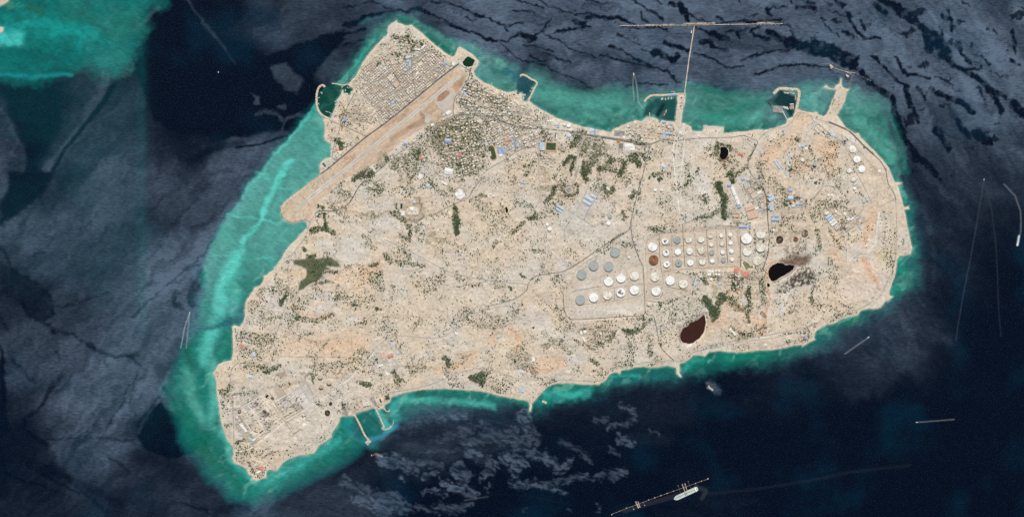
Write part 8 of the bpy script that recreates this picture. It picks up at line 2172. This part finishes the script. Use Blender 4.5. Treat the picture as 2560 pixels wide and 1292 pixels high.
for pts, w, d_, sz in (
  # leafy quarters
  (ZA((1020,280),(1100,330),(1200,300),(1250,380),(1390,350)),7,.55,1.0),(ZA((980,460),(1100,490)),4,.6,1.0),(ZA((1450,360),(1500,440),(1560,500)),4,.45,.9),(ZA((880,380),(960,370)),3,.4,1.0),(ZA((700,680),(820,520)),5,.16,.9),
  (ZC((250,330),(330,430),(480,470),(640,560)),12,.5,1.0),(ZC((200,500),(350,580),(330,620)),12,.4,.9),(ZC((600,560),(680,500),(660,640),(830,690)),8,.4,.95),(ZC((0,900),(100,800),(240,760),(330,850),(200,960),(60,1000)),26,.42,.95),(ZC((200,1000),(380,1060),(360,1180),(120,1160)),22,.42,.95),
  (ZC((480,750),(520,860),(450,900),(500,1000)),8,.45,.95),(ZC((560,700),(900,800)),6,.35,.9),(ZC((1380,850),(1500,860)),5,.8,1.1),(ZC((1100,900),(1080,850)),6,.5,1.0),(ZC((700,1090),(830,1130),(720,1180)),8,.4,1.0),(ZC((880,1180),(890,1280),(960,1150)),5,.6,1.1),
  (ZB((840,740),(1000,620),(1060,680),(950,700)),6,.75,1.1),(ZB((1150,490),(1200,540),(1100,600)),9,.5,.9),(ZB((980,770),(1030,730),(1150,850),(1000,830)),4,.5,1.0),(ZB((1280,600),(1400,530),(1500,440),(1600,500),(1450,700)),16,.36,.9),(ZB((1650,200),(1850,170),(1880,260),(1700,300)),14,.5,.95),
  (ZB((1750,380),(1900,480),(1960,560)),13,.38,.9),(ZB((1850,560),(1900,620),(1980,700)),9,.45,1.0),(ZB((680,340),(730,370),(720,400)),8,.8,1.1),(ZB((780,400),(860,360),(900,300)),5,.4,.9),(ZB((700,880),(780,900),(820,940)),8,.38,.9),(ZB((490,1020),(550,1040)),4,.8,1.0),
  (ZB((1290,1000),(1310,1150),(1380,1180),(1400,1250)),5,.55,.95),(ZB((1900,1020),(1930,1150),(1900,1230)),6,.55,1.0),(ZB((600,980),(640,1040)),7,.5,.8),(ZB((930,1130),(1150,1090),(1050,1180)),8,.35,.7),(ZB((480,1120),(540,1090),(560,1240),(600,1270)),5,.55,1.1),(ZB((400,1280),(480,1260)),5,.5,1.1),
  # watercourses and groves in the middle
  (ZP((1080,450),(1180,370),(1320,350),(1420,380),(1500,420)),4,.9,1.0),(ZP((960,700),(1020,870)),7,.9,1.0),(ZP((1000,620),(1080,570),(1150,500)),6,.7,.9),(ZP((1240,670),(1400,650),(1600,700)),5,.9,1.0),(ZP((1440,540),(1560,480),(1700,480)),6,.9,1.0),(ZP((1880,470),(2000,430),(2060,560)),9,.9,1.0),
  (ZP((1780,520),(1760,650),(1690,780)),4,1,1.0),(ZP((1830,450),(1920,360),(2080,340),(2200,430)),3,.9,.9),(ZP((640,400),(760,420),(720,620),(720,760)),4,.8,1.0),(ZP((560,500),(420,700),(330,860)),3.5,.8,.9),(ZP((540,940),(520,1080),(640,1190),(760,1200),(850,1100),(800,960)),3.5,.7,.9),(ZP((380,1020),(300,1180),(220,1290)),4,.85,1.0),
  (ZP((930,120),(1250,150),(1300,300),(1000,300)),17,.42,.8),(ZP((980,560),(1050,700)),8,.7,.8),(ZP((700,200),(800,120),(860,30)),6,.8,1.0),(ZP((90,700),(200,820)),14,.3,.7),(ZP((1380,980),(1400,1120),(1540,1100),(1540,1000)),4,.8,1.0),(ZP((1900,100),(2200,180)),3,.8,1.0),(ZP((1960,1130),(1920,1230)),5,.8,1.0),
  (ZP((2100,900),(2060,1290)),3,.5,.9),(ZP((1240,440),(1270,660)),6,.5,.8),(ZN((930,590),(990,540),(1020,560)),5,.7,1.0),(ZN((1210,320),(1340,290),(1320,380)),6,.5,1.1),(ZN((1700,170),(1690,400),(1750,330)),7,.4,1.0),(ZN((1860,600),(1960,640),(1950,570)),6,.45,1.0),(ZN((2100,420),(2120,520),(2200,600),(2180,880)),6,.75,1.1),
  (ZN((1790,890),(1960,860),(2150,770)),3.5,.7,1.0),(ZN((2280,280),(2300,380)),7,.6,1.1),(ZN((840,790),(850,900)),4,.6,1.0),(ZL((250,130),(240,280)),4,.9,1.0),(ZL((280,140),(380,160),(420,220)),3.5,.9,1.0),(ZL((20,430),(20,500)),5,.5,1.0),(ZL((490,480),(600,420)),6,.5,1.1),(ZL((390,490),(440,590)),6,.6,1.2),
  (ZL((700,150),(640,340)),3,.6,1.0),(ZL((740,380),(780,560)),8,.4,.9),(ZL((900,580),(1000,700)),14,.34,.9),(ZL((1060,850),(1180,800),(1210,790)),5,.7,1.1),(ZL((840,760),(860,980)),3,.7,1.0),(ZL((1450,850),(1600,860),(1690,870)),8,.4,.9),(ZL((1600,500),(1700,460)),10,.4,.9),(ZL((1370,960),(1410,1040)),9,.4,.9),
  (ZL((1200,90),(1240,80)),5,.7,1.1),(ZL((1330,180),(1400,260)),6,.4,1.0),(ZL((60,780),(120,820)),8,.45,1.0),(ZL((0,1030),(130,1010),(300,920)),4,.5,1.0),(ZL((400,1100),(640,1090)),3,.6,.9),(ZL((1100,1090),(1100,1120)),2,.5,.9),
  # south and east
  (ZG((60,500),(140,560),(110,660)),18,.4,1.0),(ZG((20,620),(80,700),(60,850)),7,.4,1.0),(ZG((470,400),(560,560),(620,380),(660,400)),7,.9,1.0),(ZG((440,180),(480,260)),6,.7,1.0),(ZG((750,180),(760,300),(820,220)),7,.7,1.0),(ZG((720,420),(780,500),(880,520),(910,460)),10,.5,1.0),(ZG((900,300),(900,420)),5,.7,1.0),
  (ZG((1010,250),(1040,330),(1050,440)),7,.5,1.0),(ZG((880,560),(890,640)),4,.7,1.0),(ZG((140,470),(400,460),(300,620)),20,.33,.8),(ZG((520,210),(600,220)),6,.5,1.0),(ZG((1280,480),(1400,560),(1330,650)),20,.2,1.0),(ZG((1380,400),(1520,440)),14,.2,1.0),(ZG((1700,60),(1760,160)),10,.3,1.0),(ZG((1180,340),(1280,330)),6,.5,1.0),
  (ZG((1580,480),(1720,520)),12,.25,1.1),(ZG((1200,560),(1240,600)),9,.25,1.0),(ZG((1610,230),(1640,370)),14,.25,.9),(ZG((1500,300),(1520,460)),4,.5,1.0),(ZG((1750,200),(1700,340)),5,.3,.9),(ZG((1760,400),(1850,480),(1900,500)),6,.35,1.1),(ZG((800,740),(930,770)),5,.5,1.0),(ZG((380,890),(480,900)),5,.25,.9),(ZG((1180,760),(1300,740),(1440,740)),2.5,.5,.9),
  (ZF((1310,440),(1370,620),(1390,680)),10,.25,1.0),(ZF((690,600),(720,760)),7,.5,.9),(ZF((800,580),(860,680),(940,770)),5,.4,.9),(ZF((800,860),(870,1080)),9,.3,1.0),(ZF((1500,680),(1520,720)),5,.3,.9),(ZF((900,100),(880,180)),9,.35,.9),(ZF((900,1150),(920,1290)),12,.2,1.0),
  (ZO((500,180),(560,140),(640,90)),3,.7,1.0),(ZO((640,200),(730,220)),7,.45,.9),(ZO((500,990),(640,950),(800,940)),9,.3,1.0),(ZO((640,1060),(720,1100),(780,1060)),6,.9,1.0),(ZO((780,1080),(920,950)),4,.8,.9),(ZO((900,1130),(900,1290)),8,.4,1.0),(ZO((500,1160),(540,1090)),5,.7,1.0),(ZO((830,930),(850,1000)),4,.7,1.0),
  (ZO((1000,900),(1100,1100),(1150,1200)),20,.22,1.0),(ZO((140,1160),(330,1255)),2,.7,.9),(ZO((180,1080),(240,1050)),3,.7,.9),(ZO((900,40),(1000,40)),6,.5,1.1),(ZO((60,260),(180,340)),9,.25,.9),(ZH((340,540),(480,480),(620,620)),8,.4,.8),(ZH((1060,600),(1120,720)),10,.3,.8),(ZH((1460,480),(1490,620)),6,.6,1.0),
  (ZH((860,690),(920,720)),6,.6,1.0),(ZH((880,800),(940,830)),6,.4,.9),(ZI((1220,650),(1330,620),(1310,710)),9,.55,1.0),(ZI((1020,720),(1140,720)),6,.35,1.0),(ZI((980,480),(1010,540)),6,.8,1.0),(ZI((510,600),(560,700)),6,.55,1.1),(ZI((1270,180),(1480,180)),12,.35,.8),(ZI((1380,720),(1440,680)),8,.3,1.0),(ZI((220,710),(270,720)),5,.9,1.1),
  (ZI((1580,450),(1720,560)),16,.35,.7),(ZI((640,560),(700,620)),8,.35,.8),(ZI((350,840),(20,900)),2,.3,.9),(ZI((1870,250),(1980,380)),8,.35,.8),
  # west
  (ZK((560,640),(780,600),(830,640)),12,.45,1.0),(ZK((480,740),(560,760)),7,.4,.8),(ZK((760,740),(820,680)),4,.9,1.1),(ZK((540,920),(680,900),(740,860)),12,.3,.95),(ZK((430,1060),(560,1100),(680,1080)),16,.42,.95),(ZK((420,1200),(560,1240)),14,.35,.95),(ZK((820,1040),(900,1180)),14,.22,.9),(ZK((920,880),(1100,920),(1250,850)),7,.45,1.0),
  (ZK((1060,60),(1120,30),(1260,80)),6,.6,1.1),(ZK((980,220),(990,240)),4,.9,1.2),(ZK((1640,520),(1700,480),(1720,600)),11,.4,1.0),(ZK((1620,400),(1690,370)),4,.8,.9),(ZK((1180,450),(1300,450)),4,.7,.9),(ZK((1100,560),(1220,530)),2.5,.8,.9),(ZK((1740,290),(1800,350)),7,.5,1.0),(ZK((1020,300),(1090,290)),4,.8,1.0),(ZK((1560,110),(1640,230)),7,.35,1.0),
  (ZK((1450,750),(1520,780)),3,.7,1.0),(ZK((1300,680),(1340,700)),4,.7,1.0),(ZK((1660,800),(1720,810)),3,.7,1.0),(ZK((1140,1190),(1230,1080)),1.5,.8,.8),(ZK((720,500),(760,520)),6,.35,.9),(ZK((690,720),(640,760)),3,.4,.9),(ZJ((180,370),(250,380),(300,300)),8,.45,1.0),(ZJ((430,120),(560,130),(640,180)),7,.5,1.0),(ZJ((650,180),(760,130)),4,.7,1.0),
  (ZJ((1080,140),(1250,120)),8,.35,.9),(ZJ((240,690),(300,680)),4,.6,1.0),(ZJ((350,860),(420,820)),3,.8,1.1),(ZJ((1060,200),(1070,300)),2,.8,1.0),(ZJ((470,1050),(500,1140)),2,.9,.8),(ZJ((330,400),(520,380)),4,.4,.8),(ZJ((1350,480),(1370,520)),3,.9,1.1),(ZJ((1500,280),(1600,300)),5,.7,1.1),(ZJ((980,590),(1050,650)),3,.3,.9),
  (ZM((640,130),(640,180),(560,160),(440,60)),6,.5,1.0),(ZM((20,330),(100,340),(130,400)),6,.5,1.0),(ZM((150,560),(240,600),(240,470)),4,.6,1.0),(ZM((680,300),(690,540)),6,.75,1.1),(ZM((1000,40),(1080,60)),12,.3,.9),(ZM((900,180),(1000,190)),3,.7,1.0),(ZM((1220,60),(1240,20)),7,.5,1.0),(ZM((1250,150),(1400,140)),16,.3,.7),
  (ZM((1100,320),(1180,380)),9,.35,.8),(ZM((1380,400),(1440,360)),5,.8,1.1),(ZM((1210,540),(1330,440)),4,.7,1.0),(ZM((1040,660),(1060,630)),6,.7,1.1),(ZM((1230,540),(1250,520)),4,.8,1.2),(ZM((1540,250),(1610,170)),4,.9,1.0),(ZM((1250,260),(1400,280)),6,.35,.9),(ZM((200,700),(240,760)),6,.5,1.0),(ZM((20,790),(250,830),(380,850)),5,.45,1.0),
  (ZM((1130,860),(1200,850)),7,.3,.8),(ZM((1190,1050),(1200,1060)),4,.9,1.2),(ZM((1000,1210),(1240,1140)),5,.3,1.0),(ZM((560,540),(640,640),(620,760)),12,.2,.9),(ZM((1380,700),(1500,720)),5,.5,1.0),(ZM((1300,930),(1340,960)),3,.7,1.0),(ZM((700,1050),(860,1040)),2,.5,1.0),(ZM((1440,1180),(1560,1240)),10,.25,.9)):
 den(pts, w, d_, 3.5, sz, False, 4)
den(ZC((0,720),(130,690),(460,700),(420,1000),(520,1180),(420,1290),(0,1290)),0,.37,13,1.0, True, 14,.75)
den(ZC((180,440),(280,330),(640,480),(720,560),(640,700),(160,640)),0,.36,5,.95, True, 4,.6)
den(ZB((1240,620),(1300,500),(1460,410),(1620,480),(1600,640),(1450,800),(1340,760)),0,.36,5,.95, True, 4,.6)
den(ZB((1600,620),(1760,560),(1960,700),(1990,960),(1800,1040)),0,.28,6,.9, True, 5,.5)
den(ZC((560,1100),(1000,1010),(1010,1290),(560,1290)),0,.22,6,.9, True, 5,.5)
den(ZP((860,100),(1340,140),(1340,330),(860,360)),0,.42,4,.85, True, 3,.7)
den(ZP((1230,400),(1560,400),(2200,400),(2050,620),(1620,720),(1230,720)),0,.24,5,.9, True, 4,.6)
den(ZM((560,60),(860,0),(1320,20),(1440,140),(1200,180),(900,100),(600,200)),0,.26,5,.9, True, 5,.5)
den(ZO((540,980),(1000,960),(1080,1180),(900,1280),(560,1150)),0,.24,5,.95, True, 5,.5)
den(ZK((480,480),(830,300),(830,640),(600,1000),(440,900)),0,.26,5,.95, True, 5,.5)
den(ZM((840,440),(1200,460),(1440,560),(1300,900),(900,900),(600,700)),0,.24,8,.85, True, 6,.4)
DEN += GULLY * .22 * (DEN > .06)
DEN *= (LAND > 5)
green_ = smooth(.24,.62, DEN)
SOIL += (np.array(A(126,124,92), np.float32) - SOIL) * (green_ * .42)[..., None]
DEN *= OCC < .5
dn = H > -4.9
keep = dn[:-1, :-1] | dn[1:, :-1] | dn[:-1,1:] | dn[1:, 1:]
land = link("ground", grid_mesh("ground", GX, GY, H, keep, (("tone", 'FLOAT_COLOR', np.clip(SOIL, 0,.9)),)))
land["kind"] = "structure"
land.data.materials.append(land_material())

CELL = 2.2
cand = []
for gy in np.arange(44,1206, CELL):
 for gx in np.arange(530,2284, CELL):
  x_, y_ = gx + RNG.uniform(0, CELL), gy + RNG.uniform(0, CELL)
  j_, i_ = int((y_ + 40) / STEP), int((x_ + 40) / STEP)
  d_ = DEN[j_, i_]
  if d_ <= 0 or RNG.rand() > (d_ * .48 if d_ < .2 else d_ * 1.9 - .2):
   continue
  r_ = SIZ[j_, i_] * (0.8 + 1.2 * RNG.rand() ** 2.2)
  if d_ > .3:
   r_ *= 1.2
  cand.append((r_, x_, y_, d_))
for g in GREENS:                                        # closed groves
 cx_ = [p[0] for p in g]
 cy_ = [p[1] for p in g]
 ar = (max(cx_) - min(cx_)) * (max(cy_) - min(cy_))
 for k in range(int(ar / 6.5)):
  x_, y_ = RNG.uniform(min(cx_), max(cx_)), RNG.uniform(min(cy_), max(cy_))
  if bool(inside(g, np.array([x_]), np.array([y_]))[0]) and occ(x_, y_) < .5 and hgt(x_, y_) > 1:
   cand.append((RNG.uniform(.8,2.1), x_ + RNG.normal() * 2.2, y_ + RNG.normal() * 2.2,.9))
cand.sort(key=lambda t: -t[0])


def crown_mesh(rs, clumps, spread, mi, flat_=.62):
 """leaf clumps scattered through a flattened crown of radius 1"""
 mb = MB()
 for k in range(clumps):
  a = rs.uniform(0,2 * math.pi)
  q = rs.rand() ** .5 * spread
  cx_, cy_ = q * math.cos(a), q * math.sin(a)
  cz = (rs.rand() * .8 + .15) * flat_ * math.sqrt(max(.05,1.1 - q * q))
  s_ = rs.uniform(.16,.34) * (1.1 - .35 * q)
  rot = rs.uniform(0, math.pi)
  c_, sn = math.cos(rot), math.sin(rot)
  vs = []
  for dx, dy, dz in ((1,0,0),(0,1,0),(-1,0,0),(0,-1,0),(0,0,.75),(0,0,-.6)):
   f_ = s_ * rs.uniform(.65,1.3)
   vs.append((cx_ + (dx * c_ - dy * sn) * f_, cy_ + (dx * sn + dy * c_) * f_, cz + dz * f_))
  mb.add(vs, [(0,1,4),(1,2,4),(2,3,4),(3,0,4),(1,0,5),(2,1,5),(3,2,5),(0,3,5)], mi)
 return mb


LM = [("runway end", 800,520),("northern point", 1010,110),("old town", 960,200),("airport road junction", 1140,300),("small marina", 1290,260),("garden quarter", 1190,240),("running track", 1240,400),("dark rectangular pitch", 1385,345),("spiral monument hill", 1430,470),
 ("curving watercourse", 1520,400),("triangular grove", 1595,405),("north-south road", 1600,500),("dark oval lake", 1808,380),("long warehouses", 1805,480),("hill road", 2000,400),("burnt switchyard", 2000,530),("red-roofed village", 1830,690),("reed bed", 1790,750),("brown lake", 1700,800),
 ("black oil lake", 1960,700),("coast terrace", 2180,550),("south-east shore road", 2060,800),("pump yard", 1480,820),("southern hills", 1220,860),("southern bay", 1190,945),("orchard plots", 1290,890),("southern tip", 640,1160),("refinery", 700,1000),("western shore road", 690,700),("salt marsh", 800,670),
 ("southern plain", 900,850),("wide sand track", 1050,640),("courtyard palace", 1030,520),("runway orchards", 1010,400),("leafy quarter", 1130,370),("hospital", 1150,480),("roundabout halls", 1430,540),("tank grid", 1700,600),("western tank rows", 1480,700),
 ("twin white tanks", 1645,450),("wooded bank", 1800,540),("winding highway", 1100,800),("central scrub", 1250,600),("western harbour", 880,250),("eastern harbour", 1990,300)]
rs = np.random.RandomState(5)
CR = [(crown_mesh(rs, 64,.82,0), "leaf_dark"),(crown_mesh(rs, 58,.86,0), "leaf_mid"),(crown_mesh(rs, 70,.8,0), "leaf_dark"),(crown_mesh(rs, 46,.9,0), "leaf_dry"),(crown_mesh(rs, 62,.84,0), "leaf_mid")]
tw = {"leaf_dark": "dark green", "leaf_mid": "mid green", "leaf_dry": "dry olive"}
CRM = []
for mb, mn in CR:
 me = bpy.data.meshes.new("crown")
 me.from_pydata(mb.v, [], mb.f)
 me.materials.append(M[mn])
 CRM.append((me, tw[mn]))
mb = MB()
mb.cyl(0,0,-.3,.07,.75,7,0,.045)
for a in (0.3,2.2,4.1):
 b0 = len(mb.v)
 mb.cyl(0,0,.35,.035,.25,5,0,.015)
 for q in range(b0, len(mb.v)):
  x_, y_, z_ = mb.v[q]
  k = (z_ - .35)
  mb.v[q] = (x_ + k * 1.4 * math.cos(a), y_ + k * 1.4 * math.sin(a), z_)
trunk_me = bpy.data.meshes.new("trunk")
trunk_me.from_pydata(mb.v, [], mb.f)
trunk_me.materials.append(M["bark"])
for i_, (r_, x_, y_, d_) in enumerate(cand[:300]):
 me, tone = CRM[i_ % 5]
 lm, lx_, ly_ = min(LM, key=lambda t: math.dist((t[1], t[2]),(x_, y_)))
 dx_, dy_ = x_ - lx_, y_ - ly_
 side_ = ("right of" if dx_ > 0 else "left of") if abs(dx_) > 1.6 * abs(dy_) else ("below" if dy_ > 0 else "above") if abs(dy_) > 1.6 * abs(dx_) else ("down to the " if dy_ > 0 else "up to the ") + ("right of" if dx_ > 0 else "left of")
 far_ = "close by, " if math.hypot(dx_, dy_) < 16 else ("" if math.hypot(dx_, dy_) < 40 else "further off, ")
 rr_ = r_ * S * 1.15
 e = empty("tree", x_, y_, None, "broad %s tree %s%s the %s" % (tone, far_, side_, lm), "tree", "trees near the " + lm, RNG.uniform(0,6.3))
 cr = link("crown", me, e)
 cr.scale = (rr_, rr_ * RNG.uniform(.8,1.1), rr_ * .8)
 cr.location = (0,0, rr_ * .3)
 tk = link("trunk", trunk_me, e)
 tk.scale = (rr_, rr_, rr_)
# the remaining bushes, one mass of leaf clumps
oct_v = np.array([(1,0,0),(0,1,0),(-1,0,0),(0,-1,0),(0,0,.8),(0,0,-.5)], np.float32)
oct_f = np.array([(0,1,4),(1,2,4),(2,3,4),(3,0,4),(1,0,5),(2,1,5),(3,2,5),(0,3,5)], np.int32)
small = cand[300:]
vs, mi = [],[]
for r_, x_, y_, d_ in small:
 k = 3 if r_ < .8 else (5 if r_ < 1.2 else 8)
 R0 = r_ * S
 p = P(x_, y_, hgt(x_, y_))
 mm = 0 if RNG.rand() < .62 else (1 if RNG.rand() < .7 else 2)
 for q in range(k):
  a = RNG.uniform(0,6.28)
  o_ = R0 * .55 * RNG.rand() ** .5 if k > 3 else R0 * .4 * RNG.rand()
  s_ = R0 * RNG.uniform(.38,.62)
  t = RNG.uniform(0,1.57)
  c_, sn = math.cos(t), math.sin(t)
  ov = oct_v * (s_ * RNG.uniform(.75,1.25,(6,1)))
  ov = np.stack([ov[:, 0] * c_ - ov[:, 1] * sn + p.x + o_ * math.cos(a), ov[:, 0] * sn + ov[:, 1] * c_ + p.y + o_ * math.sin(a), ov[:, 2] + p.z + R0 * RNG.uniform(.25,.6)],-1)
  vs.append(ov)
  mi.append(mm)
V = np.concatenate(vs).astype(np.float32)
nc = len(vs)
Fc = (oct_f[None] + (np.arange(nc) * 6)[:, None, None]).reshape(-1,3)
me = bpy.data.meshes.new("scrub")
me.vertices.add(len(V))
me.vertices.foreach_set("co", V.reshape(-1))
me.loops.add(Fc.size)
me.loops.foreach_set("vertex_index", Fc.reshape(-1).astype(np.int32))
me.polygons.add(len(Fc))
me.polygons.foreach_set("loop_start", np.arange(0, Fc.size, 3, dtype=np.int32))
me.update(calc_edges=True)
for m_ in ("leaf_dark", "leaf_mid", "leaf_dry"):
 me.materials.append(M[m_])
me.polygons.foreach_set("material_index", np.repeat(np.array(mi, np.int32),8))
o = link("scrub", me)
tag(o, "countless small dark bushes dotted over the whole island", "scrub", None, "stuff")
print("houses", len(ALLH), "bushes", len(small), "buildings", len(B_), "tanks", len(T))
